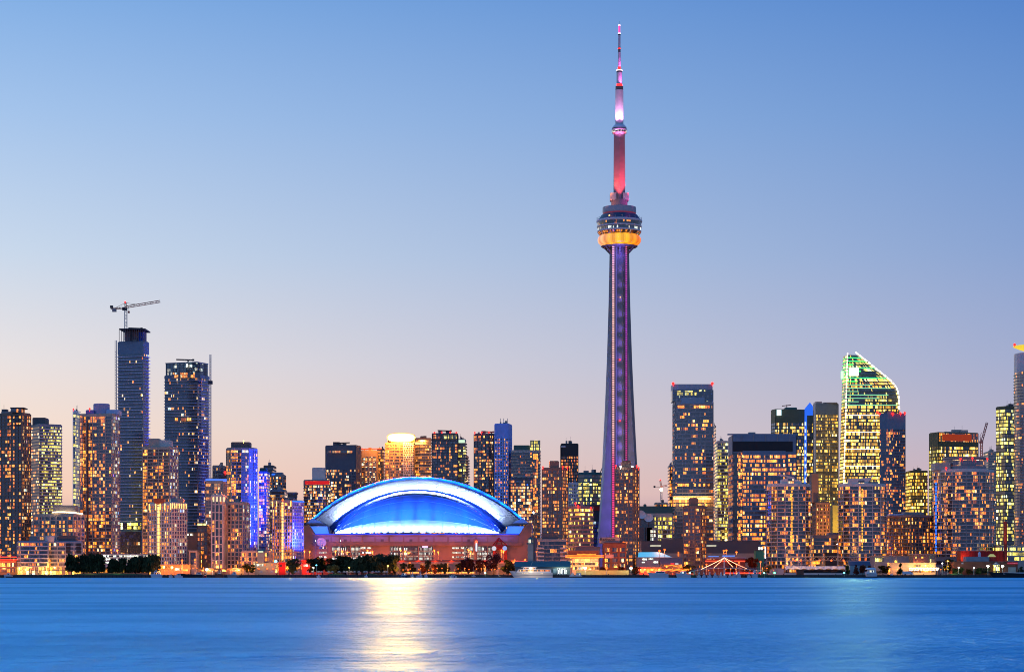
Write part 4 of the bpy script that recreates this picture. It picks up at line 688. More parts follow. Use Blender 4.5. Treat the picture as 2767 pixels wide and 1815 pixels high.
# the tower with the curved, light-edged top
def rx(py):                                         # right outline, photo pixels
    pts = [(951, 2313), (958, 2322), (970, 2337), (985, 2356), (1000, 2374), (1012, 2389), (1025, 2405), (1040, 2419), (1055, 2427), (1080, 2430), (1110, 2431), (1545, 2436)]
    for (a, xa), (c, xc) in zip(pts, pts[1:]):
        if py <= c: return xa+(xc-xa)*(py-a)/(c-a)
    return pts[-1][1]
def cxl(py): return 2290-14*(py-951)/480.0          # edge between the narrow left facet and the front
def lxl(py): return max(2262-(py-1180)*.02, 2276-9*(py-960)/300.0)
DC = 2650; cx_ = wx(2350, DC)
cu = thing('curved_office_tower', 'curved-top office tower outlined in white lights with green lit upper floors', 'tower', (cx_, DC, G))
def sec(py, ins=0):
    f = lambda p, dy: wx(p, DC+dy)-cx_
    q = [(f(lxl(py)+1.5, 22), 22), (f(cxl(py), 0), 0), (f(rx(py), 4), 4), (f(rx(py), 40), 40), (f(lxl(py)+1.5, 42), 42)]
    return offset(q, ins) if ins else q
cz = lambda py: wz(py, DC)-G
py_of = lambda z: HY-(z+G-CAMZ)*F/DC
b = MB(); fh, sp = 4.15, 1.0; ztop = cz(953); n = int(ztop/fh); prev = None
gw = [W(2.6, 2.2, 1.6, 'office', (.05, .05, .03), k=9, fl=.3, sub=3.6, seed=3), W(2.6, .42, 1.0, 'lime', (.03, .05, .04), k=4, fl=.8, sub=3)]
for i in range(n):
    z0, z1 = i*fh, i*fh+fh; a, c = sec(py_of(z0)), sec(py_of(z1)); b.ring(a, offset(a, -1.2), z0, z0+sp); b.prism(offset(a, -1.1), z0+sp, z0+sp+.1)
    y_ = py_of(z0); wb = MB(); wb.prism(sec(py_of(z0+sp), -.3), 0, fh-sp, 0, True, False, poly2=sec(py_of(z1), -.3)); wb.build('window_band', [gw[1] if y_ < 1030 or 1055 < y_ < 1100 else gw[0]], cu, (0, 0, z0+sp))
    if y_ < 1100:
        g_ = MB(); q = sec(y_, .25); f_ = min(1, max(.25, .55+.5*sin(i*2.3))) if y_ > 985 else 1
        e_ = [(q[1][0], q[1][1]), (q[1][0]+(q[2][0]-q[1][0])*f_*.95, q[1][1]+(q[2][1]-q[1][1])*f_*.95)]
        g_.prism([(e_[0][0], e_[0][1]-.5), (e_[1][0], e_[1][1]-.5), e_[1], e_[0]], z0+.2, z0+1.0); g_.prism([(q[0][0]+.3, q[0][1]-.6), (q[1][0]-.3, q[1][1]-.45), (q[1][0]-.3, q[1][1]), (q[0][0]+.3, q[0][1])], z0+.3, z0+.75); g_.build('green_light_band', [glow('green_band', (.02, 1, .10), 4) if y_ < 1035 else glow('mint_band', (.3, .95, .5), 1.0)], cu)
    elif i % 5 == 2:
        g_ = MB(); q = sec(y_, .3); g_.prism([(q[1][0], q[1][1]-.5), (q[2][0], q[2][1]-.5), q[2], q[1]], z0+.2, z0+.8); g_.build('white_light_band', [GL['warmw']], cu)
b.build('body', [M['olive']], cu)
b = MB(); pts = [951, 953, 958, 964, 970, 978, 985, 993, 1000, 1006, 1012, 1019, 1025, 1033, 1040, 1048, 1055, 1068, 1080, 1095, 1110]
for a, c in zip(pts, pts[1:]):
    P0, P1 = Vector((wx(rx(a), DC)-cx_, 2, cz(a))), Vector((wx(rx(c), DC)-cx_, 2, cz(c))); b.tube(P0, P0+(P1-P0)*.72, .8, 5)
b.build('edge_lights', [glow('edge_led', (1, .82, .5), 5)], cu)
b = MB(); ys = list(range(953, 1500, 9))
for a in ys: P0, P1 = Vector((wx(cxl(a), DC)-cx_, -.9, cz(a))), Vector((wx(cxl(a+9), DC)-cx_, -.9, cz(a+9))); b.tube(P0, P0+(P1-P0)*.7, .65, 5)
b.build('edge_lights', [glow('edge_led', (1, .82, .5), 5)], cu)
b = MB(); b.extr([(wx(2294, DC)-cx_, cz(1015)), (wx(2319, DC)-cx_, cz(1015)), (wx(2319, DC)-cx_, cz(993)), (wx(2294, DC)-cx_, cz(993))], -1.8, -.6); b.build('square_sign', [glow('white_green_sign', (.62, 1, .55), 4)], cu)
lamp('sign_lamp', 'AREA', (wx(2306.5, DC)-cx_, -1.9, cz(1004)), 6e4, (1, .6, .22), cu, aim=(-wx(2350, DC), -DC, -150), size=8, sy=7).data.spread = R(34)
b = MB(); b.prism([(wx(2279.2, DC)-cx_-.8, 15.2), (wx(2283, DC)-cx_-.6, 9), (wx(2283, DC)-cx_, 10), (wx(2279.2, DC)-cx_, 16.2)], cz(1020), cz(1000)); b.build('square_sign', [glow('green_side_sign', (.2, 1, .2), 4)], cu)
t = tower('glass_tower', 'dark blue glass tower with red roof lamps in front of the curved tower', 'tower', 2500, ('c', 2370, 2378, 2447, 80), 1117, 'steel', [M['steel'], W(2.6, .3, 1.4, 'amber', (.04, .055, .11), k=1, seed=6)], 3.3, .8, (8, .4), crown=18); roof_lamps(t, [(2371, 1113), (2376, 1118), (2413, 1117), (2433, 1116), (2445, 1115)], r=1.5)
t = tower('office_tower', 'yellow lit short office between the blue glass tower and the red-topped office', 'building', 2620, ('r', 2446, 2507, 34), 1272, 'olive', W(2.2, .8, 1.7, 'office', (.05, .05, .03), k=4, fl=.7, sub=3.4), 4, 1.1)
t = tower('office_tower', 'square office with red glowing mechanical floor and yellow lit floors', 'tower', 2500, ('c', 2507, 2535, 2644, 72), 1168, 'olive', [W(2.6, .55, 1.1, 'lime', (.04, .06, .04), k=4), W(2.6, .8, 1.7, 'office', (.04, .05, .03), k=4, fl=.8, sub=3.4)], 4.0, 1.0, (6, .4), crown=16)
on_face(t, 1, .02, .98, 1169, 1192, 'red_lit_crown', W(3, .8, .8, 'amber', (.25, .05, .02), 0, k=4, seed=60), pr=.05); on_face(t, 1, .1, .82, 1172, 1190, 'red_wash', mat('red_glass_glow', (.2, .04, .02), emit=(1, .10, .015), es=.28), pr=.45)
t = tower('condo_tower', 'round balcony condo tower with blue neon column and drum roof near the right edge', 'tower', 1850, ('o', 2521, 2685), 1268, 'pale', W(2.6, .3, 1.2, 'amber', (.035, .045, .065), k=2), 3.05, .5, (5.8, .3), balc=(list(range(28)), 1.1, 'pale', .4))
b = MB(); r_ = (lx(t, 2682)-lx(t, 2566))/2; b.lathe([(r_, t['H']), (r_, lz(t, 1236)), (r_+.8, lz(t, 1236)), (r_+.8, lz(t, 1232)), (.1, lz(t, 1232)+.5)], (lx(t, 2624), 26), 32); b.build('roof_drum', [M['grey']], t['root'])
b = MB(); b.lathe([(r_+.1, lz(t, 1256)), (r_+.1, lz(t, 1240))], (lx(t, 2624), 26), 32, cap=False); b.build('drum_windows', [W(3, .25, .8, 'warm', (.12, .11, .15), 0)], t['root'])
b = MB(); b.box(lx(t, 2534), lx(t, 2576), 12, 30, t['H']+.02, lz(t, 1248)); b.build('penthouse', [M['beige']], t['root'])
for k in range(21): strip(t, 'neon_panel', 2532, 2536.5, 1302+9*k, 1308+9*k, GL['blue'], dy=8.5)
for k in range(16): strip(t, 'orange_reflection_bay', 2552, 2562, 1290+12*k, 1297+12*k, W(2, .9, .8, 'amber', (.4, .2, .12), 0, k=9, seed=70+k % 3), dy=1.6)  # orange reflection put in as glowing panels
roof_lamps(t, [(2557, 1264), (2596, 1239), (2628, 1237), (2668, 1239)], r=.9)
def slabround(x0, x1, yr, tx0, tx1, ty, fin, nm, seed):
    w_ = x1-x0
    t = tower('condo_tower', nm, 'tower', 1800, ('p', [(x0, 18), (x0+w_*.10, 8), (x0+w_*.24, 2.5), (x0+w_*.42, 0), (x0+w_*.72, 0), (x0+w_*.88, 4), (x1, 12), (x1, 34), (x0, 36)]), yr, 'pale', W(2.8, .30, 1.3, 'amber', (.03, .05, .06), k=2, seed=seed), 3.05, .5, (9, .5, .2), balc=([0, 1, 2, 4, 5], 1.2, 'pale', .4))
    b = MB(); b.extr([(lx(t, tx0), t['H']), (lx(t, tx1+18), t['H']), (lx(t, tx1+18), lz(t, ty+10)), (lx(t, tx1), lz(t, ty+6)), (lx(t, tx1-3), lz(t, ty)), (lx(t, fin), lz(t, ty-9)), (lx(t, fin), lz(t, ty-6)), (lx(t, tx1-16), lz(t, ty+2)), (lx(t, tx0+2), lz(t, ty+6))] if fin < tx1 else [(lx(t, tx0), t['H']), (lx(t, tx1), t['H']), (lx(t, tx1), lz(t, ty+12)), (lx(t, fin), lz(t, ty-10)), (lx(t, fin-6), lz(t, ty-4)), (lx(t, tx0+30), lz(t, ty)), (lx(t, tx0), lz(t, ty))], 3, 12); b.build('roof_sail', [M['pale']], t['root'])
    strip(t, 'roof_window', (tx0+tx1)/2, (tx0+tx1)/2+16, ty+5, ty+20, W(2.6, .2, 1, 'warm', (.03, .05, .09), 0), dy=2.9)
    for k in range(20): strip(t, 'stair_light', (tx0+tx1)/2+7, (tx0+tx1)/2+10, ty+28+8.5*k, ty+34+8.5*k, glow('stair_orange', (1, .42, .04), 1.5 if k < 12 else .5), dy=-.75)
    return t
slabround(2072, 2190, 1307, 2112, 2150, 1288, 2107, 'rounded pale-slab condo tower with roof sail and orange stair line, left twin', 1)
slabround(2266, 2394, 1307, 2296, 2346, 1292, 2364, 'rounded pale-slab condo tower with orange stair line beneath the curved tower, right twin', 2)
t = tower('apartment_tower', 'stepped orange-lit brick apartment tower between the twin rounded towers', 'building', 1930, ('r', 2194, 2243, 26), 1357, 'brown', W(3, .4, 1.5, 'amber', (.05, .04, .04), k=1, mul=.3), 3.1, 1.3, (3, 1.2), ph=[(2196, 2214, 1278, 6, 22, 'brown')]); lamp('street_fill_glow', 'SPOT', (lx(t, 2235), -40, 4), 2.2e5, (1, .4, .08), t['root'], aim=(lx(t, 2218), 0, lz(t, 1420)), size=2, spot=70)
t = tower('office_block', 'yellow washed block glimpsed between brick apartments and right twin tower', 'building', 2230, ('r', 2240, 2268, 26), 1365, 'yellowwall', W(3, .5, 1.6, 'lime', (.06, .08, .03)), 4, 2.4, crown=30); lamp('wall_fill', 'SPOT', (lx(t, 2254), -30, lz(t, 1425)), 6e4, (1, .7, .08), t['root'], aim=(lx(t, 2254), 0, lz(t, 1390)), size=1, spot=90)
t = tower('apartment_block', 'terraced dark glass block at the foot between the twin rounded towers', 'building', 1830, ('r', 2188, 2290, 22), 1447, 'grey', W(3, .3, 1.5, 'amber', (.03, .045, .05)), 3.1, .8, balc=([0], 1.4, 'pale', .35), ph=[(2240, 2272, 1440, 3, 14, 'steel')])
t = tower('apartment_block', 'brown brick mid-rise with pink cornice left of the round condo tower', 'building', 1862, ('c', 2395, 2462, 2522, 55), 1392, 'brown', [W(2.6, .3, 1.2, 'amber', (.08, .07, .07), k=2), W(3, .45, 1.4, 'amber', (.05, .05, .05), k=2, mul=.2)], 3.0, 1.0, (4.2, 1.3), balc=([0], 1, 'beige', .3), ph=[(2410, 2450, 1388, 12, 24, 'bluew'), (2452, 2505, 1383, 14, 30, 'grey')]); b = MB(); b.prism(offset(t['P'], .7), t['H']-1.2, t['H']+.3); b.build('cornice', [M['pink']], t['root'])
t = tower('office_tower', 'lime lit glass office with pale left face beside the right-edge cylinder', 'tower', 2420, ('c', 2690, 2716, 2752, 62), 1098, 'olive', [W(2.4, .65, 1.4, 'lime', (.05, .08, .08), k=4, fl=.8, sub=3), W(2.6, .5, 1.4, 'lime', (.02, .04, .035), k=4, fl=.8, sub=3)], 4.0, .9, crown=3)
t = tower('condo_tower', 'pale pink rounded tower cut by the right picture edge, with yellow saucer roof', 'tower', 2310, ('o', 2741, 2850), 952, mat('rose_cladding', (.62, .54, .56), .4), W(2.6, .14, 1.1, 'amber', (.16, .17, .2), k=2), 3.3, 1.2, balc=(list(range(28)), .5, 'dark', .3), crown=20)
b = MB(); b.lathe([(8, t['H']), (8, lz(t, 943)), (14, lz(t, 940)), (22.5, lz(t, 931)), (22.5, lz(t, 929)), (.1, lz(t, 929))], (0, 22), 36); b.build('saucer_roof', [mat('lit_saucer', (.5, .4, .1), emit=(1, .75, .05), es=.8)], t['root']); roof_lamps(t, [(2742, 931)], r=1.6)
t = tower('apartment_block', 'small plain beige block far behind the pink crane', 'building', 2920, ('r', 2657, 2702, 30), 1220, 'beige', W(3, .1, 1, 'warm', (.1, .09, .1)), 3.4, 1.6)

# ------------------------------------------------------------------ cranes
def lattice(b, a, c, w, step, r=.22):
    a, c = Vector(a), Vector(c); d = c-a; L = d.length; d.normalize(); s_ = Vector((0, 1, 0)) if abs(d.y) < .9 else Vector((1, 0, 0)); u = d.cross(s_).normalized(); s_ = u.cross(d)
    cs = [s_*w/2+u*w/2, s_*w/2-u*w/2, -s_*w/2-u*w/2, -s_*w/2+u*w/2]
    for q in cs: b.tube(a+q, c+q, r, 4)
    n = max(1, int(L/step))
    for k in range(n):
        p0, p1 = a+d*(L*k/n), a+d*(L*(k+1)/n)
        for i in range(4): q0, q1 = (cs[i], cs[(i+1) % 4]) if k % 2 else (cs[(i+1) % 4], cs[i]); b.tube(p0+q0, p1+q1, r*.6, 3)
D_ = 2112; cr = thing('tower_crane', 'red and white hammerhead crane on top of the slim unfinished skyscraper', 'crane', (wx(340, D_), D_, wz(921, D_)))
cp = lambda px, py: (wx(px, D_)-wx(340, D_), 0, wz(py, D_)-wz(921, D_))
b = MB(); lattice(b, cp(340, 921), cp(340, 838), 2.2, 3.2, .25); b.build('mast', [M['mast']], cr)
b = MB(); lattice(b, cp(343, 829), cp(433, 814), 1.9, 2.6, .24); jb = b.build('jib', [M['crane']], cr)
b = MB(); lattice(b, cp(339, 832), cp(299, 833.5), 1.3, 3, .3); cj = b.build('counter_jib', [M['crane']], cr)
b = MB(); lattice(b, cp(340, 838), cp(339, 817), 1.4, 2.5, .3); b.build('apex', [M['crane']], cr)
b = MB(); x, y, z = cp(309, 838); b.box(x-2, x+2, -1, 1, z-1.6, z+1.6); b.build('counterweight', [M['grey']], cj)
b = MB(); x, y, z = cp(301, 830); b.box(x-1.2, x+1.6, -1, 1, z-.8, z+1.6); b.build('winch', [M['dark']], cj)
b = MB(); x, y, z = cp(337, 834); b.box(x-2.2, x+2.4, -1.8, 1.2, z-1.6, z+.8); b.build('cab', [M['dark']], cr)
b = MB(); b.tube(cp(339, 818), cp(312, 831.5), .2, 4); b.tube(cp(339, 818), cp(368, 822), .2, 4); b.build('pendant_ties', [M['dark']], cr)
b = MB(); b.tube(cp(348, 828), cp(348, 841), .15, 4); x, y, z = cp(348, 843); b.box(x-.9, x+.9, -.5, .5, z-1, z+1); b.build('hook', [M['crane']], jb)
b = MB(); b.sphere(cp(338, 816), .9, 8); b.build('warning_lamp', [GL['red']], cr)
D_ = 2815; sc_ = thing('tower_crane', 'small luffing crane with dazzling floodlight above the half-built block', 'crane', (wx(1787, D_), D_, wz(1354, D_)))
cp = lambda px, py: (wx(px, D_)-wx(1787, D_), 0, wz(py, D_)-wz(1354, D_))
b = MB(); lattice(b, cp(1787, 1354), cp(1787, 1316), 2, 3, .3); b.build('mast', [M['mast']], sc_)
b = MB(); lattice(b, cp(1787, 1316), cp(1784, 1297), 1.6, 3, .3); lattice(b, cp(1787, 1314), cp(1802, 1311), 1.6, 3, .3); b.build('jib', [M['crane']], sc_)
b = MB(); b.box(cp(1766, 0)[0], cp(1771, 0)[0], -1.5, 1.5, cp(0, 1317)[2], cp(0, 1312)[2]); b.tube(cp(1787, 1315), cp(1768, 1314.5), .4, 4); b.build('counterweight', [M['dark']], sc_)
b = MB(); b.sphere((0, -1.6, cp(0, 1322)[2]), 2.0, 8); b.build('floodlight', [glow('crane_flood', (1, .85, .45), 22)], sc_); b = MB(); b.sphere(cp(1784.5, 1296), .9, 8); b.build('warning_lamp', [GL['red']], sc_)
D_ = 2560; pc_ = thing('tower_crane', 'pink lit luffing crane with steep jib behind the round condo tower', 'crane', (wx(2652, D_), D_, G))
cp = lambda px, py: (wx(px, D_)-wx(2652, D_), 0, wz(py, D_)-G)
pk = mat('pink_crane_steel', (.6, .2, .16), .5)
b = MB(); lattice(b, (0, 0, 0), cp(2652, 1193), 2.2, 3, .4); b.build('mast', [pk], pc_); b = MB(); lattice(b, cp(2653, 1192), cp(2667, 1141), 2.0, 3, .4); b.build('jib', [pk], pc_)
b = MB(); b.box(cp(2646, 0)[0], cp(2656, 0)[0], -2, 2, cp(0, 1197)[2], cp(0, 1191)[2]); b.tube(cp(2650, 1191), cp(2648, 1177), .5, 4); b.tube(cp(2648, 1177), cp(2653, 1168), .3, 4); b.build('cab', [pk], pc_)

# ------------------------------------------------------------------ trees
bark = mat('bark', (.05, .035, .025), .9)
def leafmat(key, c):
    m = bpy.data.materials.new(key); m.use_nodes = True; t = m.node_tree; pb = t.nodes['Principled BSDF']; g = N(t, 'ShaderNodeNewGeometry'); oi = N(t, 'ShaderNodeObjectInfo')
    f = math_(t, 'MULTIPLY_ADD', g.outputs['Random Per Island'], .9, .5); f = math_(t, 'MULTIPLY', f, math_(t, 'MULTIPLY_ADD', oi.outputs['Random'], .6, .7)); cc = N(t, 'ShaderNodeCombineXYZ')
    for i in range(3): t.links.new(math_(t, 'MULTIPLY', f, c[i]), cc.inputs[i])
    t.links.new(cc.outputs[0], pb.inputs['Base Color']); pb.inputs['Roughness'].default_value = .8; pb.inputs['Specular IOR Level'].default_value = .1; return m
LG = {'dark': leafmat('dark_foliage', (.04, .055, .024)), 'green': leafmat('green_foliage', (.05, .075, .02)), 'gold': leafmat('golden_foliage', (.12, .10, .03)), 'plum': leafmat('plum_foliage', (.035, .014, .022)), 'rust': leafmat('rusty_foliage', (.12, .03, .015))}  # gold and rust leaves also carry warm lamp light in their colour
def leafmesh(kind, seed, n=1500):
    """unit-height crown, width 1: leaf sprays in uneven clumps"""
    rng = random.Random(seed); b = MB(); cl = []
    for k in range(17):
        a, r = rng.uniform(0, 2*pi), rng.uniform(0, .36)
        if kind == 'conifer': z = .12+.85*rng.random()**1.3; r = (1-z)*.42*rng.random()**.5; sz = .09+.1*(1-z)
        elif kind == 'willow': z = .36+.48*rng.random(); r *= 1.15-.6*max(0, z-.6); sz = .16
        else: z = .24+.62*rng.random()**.8; r *= (1.15-abs(z-.5)*1.2); sz = .15
        cl.append((r*cos(a), r*sin(a), z, sz*rng.uniform(.7, 1.25)))
    for k in range(n):
        c = rng.choice(cl); v = Vector((rng.gauss(0, 1), rng.gauss(0, 1), rng.gauss(0, .8))); v = v.normalized()*c[3]*rng.random()**.4
        p = Vector(c[:3])+v
        if kind == 'willow' and rng.random() < .55: p.z -= rng.random()**.8*.5*(.35+p.xy.length); p.z = max(p.z, .17+.1*rng.random())
        s = rng.uniform(.02, .045); u = Vector((rng.gauss(0, 1), rng.gauss(0, 1), rng.gauss(0, 1))).normalized(); w = u.orthogonal().normalized()*(s*.8)
        if kind == 'willow': u = (u*.4+Vector((0, 0, 1.6))).normalized()
        u *= s*(1.7 if kind == 'willow' else 1); b.quad([p-u-w, p+u-w*.4, p+u*1.1+w, p-u*.6+w])
    return b
def trunkmesh(seed, low=.5):
    rng = random.Random(seed); b = MB(); b.tube((0, 0, 0), (.01, 0, .25), .028, 7, r2=.02); b.tube((.01, 0, .25), (0, .01, low+.2), .02, 6, r2=.008)
    for k in range(6): a = k*1.05+rng.random(); z = .2+.05*k; b.tube((.005, 0, z), (.25*cos(a), .25*sin(a), z+.28), .011, 5, r2=.004)
    return b
TM = {}
for kind in ('willow', 'round', 'conifer'):
    TM[kind] = [(leafmesh(kind, 20+i*7+len(kind), 2600 if kind == 'willow' else 1700).mesh('crown', [LG['dark']]), trunkmesh(40+i).mesh('trunk', [bark])) for i in range(3)]
    for c, tr in TM[kind]: pass
_cm = {}
def tree(px0, px1, ytop, D, kind, leaf, label, group=None, i=[0]):
    i[0] += 1; c, tr = TM[kind][i[0] % 3]; h = (wz(ytop, D)-G)*.95; w = (wx(px1, D)-wx(px0, D))*(1.6 if kind != 'conifer' else 1.4)
    root = thing({'conifer': 'conifer_tree', 'willow': 'willow_tree'}.get(kind, 'broadleaf_tree'), label, 'tree', (wx((px0+px1)/2, D), D, G-.05), random.Random(i[0]).uniform(0, 6.28), group)
    root.scale = (w, w, h*1.04)
    if leaf != 'dark':
        if (c.name, leaf) not in _cm: c2 = c.copy(); c2.materials.clear(); c2.materials.append(LG[leaf]); _cm[(c.name, leaf)] = c2
        c = _cm[(c.name, leaf)]
    link('crown', c, root); link('trunk', tr, root); return root
T1 = 'dark weeping willow on the grassy shore in front of the condo towers'
for a in [(176, 212, 1492), (208, 244, 1496), (243, 284, 1492), (288, 318, 1507), (314, 350, 1504), (348, 384, 1500), (380, 424, 1494)]: tree(*a, 1690, 'willow', 'dark', T1, 'dark willows on the left shore')
T2 = 'dark leafy tree in the long clump before the stadium wall'
for a in [(758, 804, 1505), (828, 868, 1506), (850, 894, 1503), (880, 926, 1508), (908, 958, 1498), (1002, 1042, 1494), (1022, 1064, 1492), (1044, 1080, 1495)]: tree(*a, 1700, 'round', 'dark', T2, 'dark trees before the stadium')
for a in [(938, 992, 1499), (968, 1026, 1497)]: tree(*a, 1690, 'willow', 'dark', 'drooping willow in the clump of trees before the stadium', 'willows before the stadium')
T3 = 'small dark tree in the row under the elevated road'
for a in [(1082, 1100, 1518), (1101, 1120, 1520), (1134, 1150, 1526), (1149, 1165, 1509), (1182, 1199, 1520), (1197, 1214, 1518), (1230, 1247, 1519)]: tree(*a, 1720, 'round', 'dark', T3, 'small trees below the elevated road')
T4 = 'plum coloured leafy tree before the stadium windows'
for a in [(1245, 1268, 1508), (1262, 1288, 1503), (1284, 1307, 1507)]: tree(*a, 1715, 'round', 'plum', T4, 'plum coloured trees before the stadium')
tree(1317, 1352, 1493, 1715, 'round', 'plum', 'tallest plum coloured tree below the red stadium entrance'); tree(1359, 1391, 1508, 1705, 'round', 'dark', 'dark tree left of the white yacht bow'); tree(1368, 1384, 1530, 1680, 'round', 'green', 'low bright green bush tree beside the yacht bow')
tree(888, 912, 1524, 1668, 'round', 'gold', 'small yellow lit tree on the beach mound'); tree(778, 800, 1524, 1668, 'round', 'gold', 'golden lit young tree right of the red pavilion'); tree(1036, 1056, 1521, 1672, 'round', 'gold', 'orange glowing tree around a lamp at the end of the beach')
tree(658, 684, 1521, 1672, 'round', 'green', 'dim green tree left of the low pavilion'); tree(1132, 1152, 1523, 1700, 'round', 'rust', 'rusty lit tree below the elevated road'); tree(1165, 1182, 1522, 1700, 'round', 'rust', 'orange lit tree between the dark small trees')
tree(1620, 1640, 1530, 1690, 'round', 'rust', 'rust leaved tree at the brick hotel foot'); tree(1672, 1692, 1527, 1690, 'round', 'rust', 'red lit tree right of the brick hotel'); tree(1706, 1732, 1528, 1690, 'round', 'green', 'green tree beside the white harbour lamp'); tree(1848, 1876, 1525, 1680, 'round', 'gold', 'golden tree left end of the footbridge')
tree(1960, 1990, 1512, 1740, 'round', 'rust', 'dark orange tree behind the right half of the footbridge'); tree(2012, 2046, 1502, 1750, 'round', 'rust', 'taller orange lit tree right of the footbridge'); tree(2064, 2084, 1526, 1700, 'round', 'dark', 'dark tree left of the tented stage')
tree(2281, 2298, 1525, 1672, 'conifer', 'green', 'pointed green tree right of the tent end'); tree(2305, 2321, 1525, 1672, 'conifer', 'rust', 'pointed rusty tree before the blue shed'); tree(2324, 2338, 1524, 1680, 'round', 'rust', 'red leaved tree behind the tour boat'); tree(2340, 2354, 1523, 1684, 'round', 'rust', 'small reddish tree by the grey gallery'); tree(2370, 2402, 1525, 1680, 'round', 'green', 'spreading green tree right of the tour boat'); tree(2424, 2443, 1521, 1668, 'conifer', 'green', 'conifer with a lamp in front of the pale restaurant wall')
tree(2550, 2590, 1506, 1700, 'round', 'green', 'large green tree left of the red power house'); tree(2572, 2588, 1533, 1672, 'round', 'green', 'bright green bush at the corner of the power house'); tree(2590, 2603, 1531, 1672, 'round', 'green', 'round green lit tree before the brick wall'); tree(2612, 2630, 1535, 1676, 'round', 'gold', 'pale bush along the power house wall'); tree(2636, 2654, 1532, 1676, 'round', 'green', 'green tree midway along the power house wall'); tree(2657, 2676, 1532, 1676, 'round', 'dark', 'dark tree left of the lit porch lantern'); tree(2752, 2766, 1528, 1680, 'round', 'dark', 'bare tree at the right picture edge')

# ------------------------------------------------------------------ lamps
def post(px, py, D, mk, power, label, group=None, r=.6, name='street_lamp', col=None, base=G, shade=None):
    h = wz(py, D)-base; t = thing(name, label, 'street lamp', (wx(px, D), D, base), group=group)
    b = MB(); b.tube((0, 0, 0), (0, 0, h-r*.4), .22, 6, r2=.13); b.lathe([(.4, 0), (.4, .5)], n=8); b.build('pole', [M['mast']], t)
    b = MB(); b.sphere((0, 0, h), r, 8, .8); b.build('lamp_head', [GL[mk]], t)
    if power and shade: lamp('lamp_light', 'SPOT', (0, -1.5, h-.5), power, col, t, aim=(0, 12, h-12), size=.5, spot=165, blend=.3)
    elif power: lamp('lamp_light', 'POINT', (0, -1.5, h-.5), power, col or {'orange': (1, .19, .02), 'red': (1, .06, .02), 'yellow': (1, .6, .15), 'whitel': (.9, 1, .85), 'green': (.1, 1, .4), 'cyan': (.1, .7, 1)}[mk], t, size=.5)
    return t
P_ = 6500
for px, py in [(300, 1484.5), (317, 1485.5)]: post(px, py, 1790, 'orange', P_, 'orange street lamp above the willows at the left', 'twin orange lamps above the willows', .9)
for px, py in [(2, 1484), (28, 1499), (12, 1518), (27, 1519), (40, 1534)]: post(px, py, 1720, 'orange', 2600, 'orange lamp in the red glowing dock corner at the left edge', 'lamps of the left dock corner', .7)
for px, py in [(492, 1513), (527, 1511)]: post(px, py, 1700, 'orange', P_*.8, 'red orange street lamp by the dark slab with square windows', 'red orange lamps at the hotel foot', .9)
for px, py in [(559, 1537.5), ]: post(px, py, 1662, 'whitel', 1500, 'dazzling white quay lamp beside the moored tugs', None, 1.0)
for px, py in [(575, 1538), (623, 1537.5)]: post(px, py, 1664, 'orange', 1500, 'amber quay lamp near the moored tugs', 'amber quay lamps', .9)
for px, py in [(822, 1488), (837, 1489), (907, 1488), (924, 1488), (993, 1486), (1006, 1489), (1083, 1486), (1095, 1488), (1173, 1486), (1184, 1490), (1265, 1484), (1272, 1490), (1355, 1486), (1361, 1488)]: post(px, py, 2018, 'orange', 22000, 'tall orange highway lamp in front of the stadium wall', 'highway lamps before the stadium', .95, col=(1, .17, .014), shade=1)
for px in (853, 920): post(px, 1460, 2000, 'whitel', 0, 'unlit tall mast before the left stadium wall', 'unlit tall masts', .3)
for px, py in [(1107, 1520), (1157, 1524), (1311, 1528)]: post(px, py, 1840, 'orange', P_, 'orange lamp under the elevated road', 'lamps under the elevated road', .8)
for px, py in [(1391, 1512), (1419, 1510)]: post(px, py, 1990, 'orange', P_, 'orange lamp at the right foot of the stadium', 'lamps at the stadium right foot', .7)
post(1450, 1489.5, 1765, 'orange', P_, 'orange lamp between shaft tower and dark condo block', None, .8)
for px, py in [(1533, 1484), (1553, 1489), (1587, 1488.5)]: post(px, py, 1738, 'orange', 2600, 'orange lamp on the roof terrace restaurant', 'lamps above the terrace restaurant', .6)
post(1581, 1534, 1660, 'whitel', 2600, 'brightest white harbour lamp right of the yacht', None, 1.1); post(1639, 1534, 1662, 'orange', 2600, 'red orange harbour lamp at the brick hotel foot', None, 1.0); post(1705, 1534, 1662, 'whitel', 2200, 'white harbour lamp right of the brick hotel', None, 1.0, col=(1, .95, .6)); post(1685, 1464, 1738, 'orange', 1500, 'orange lamp on the right shoulder of the brick hotel', None, .7)
for px, py in [(1782, 1487), (1796, 1484)]: post(px, py, 1800, 'orange', 3600, 'orange street lamp before the left part of the grey hall', 'lamps before the grey hall left', .95)
for px, py in [(1956, 1487), (1962.5, 1486)]: post(px, py, 1800, 'orange', 3600, 'one of two red orange lamps rising behind the footbridge mast', 'lamps behind the footbridge mast', .95)
post(1990, 1491, 1800, 'orange', 3600, 'orange street lamp alone before the grey hall', None, .95)
for px, py in [(1909, 1524), (1852, 1523), (1997, 1518), (2055, 1517), (1990, 1524), (1871, 1530)]: post(px, py, 1715, 'orange', 2600, 'low orange lamp around the footbridge', 'low orange lamps around the footbridge', .75, col=(1, .12, .03))
for px, py in [(2123.5, 1475), (2137, 1474), (2159, 1474), (2189, 1473), (2224, 1473)]: post(px, py, 1692, 'orange', 1300, 'tent pole with an orange lamp at its top', 'lamp poles of the tented stage', .75, col=(1, .5, .15))
post(2262.5, 1469, 1692, 'whitel', 0, 'rightmost tent pole, its top lamp dark', None, .3)
post(2405, 1479.5, 1672, 'orange', 300, 'dark mast pole with a small orange lamp by the tour boat', None, .7); post(2438, 1488, 1790, 'orange', 2600, 'orange lamp before the brick mid-rise', None, .8)
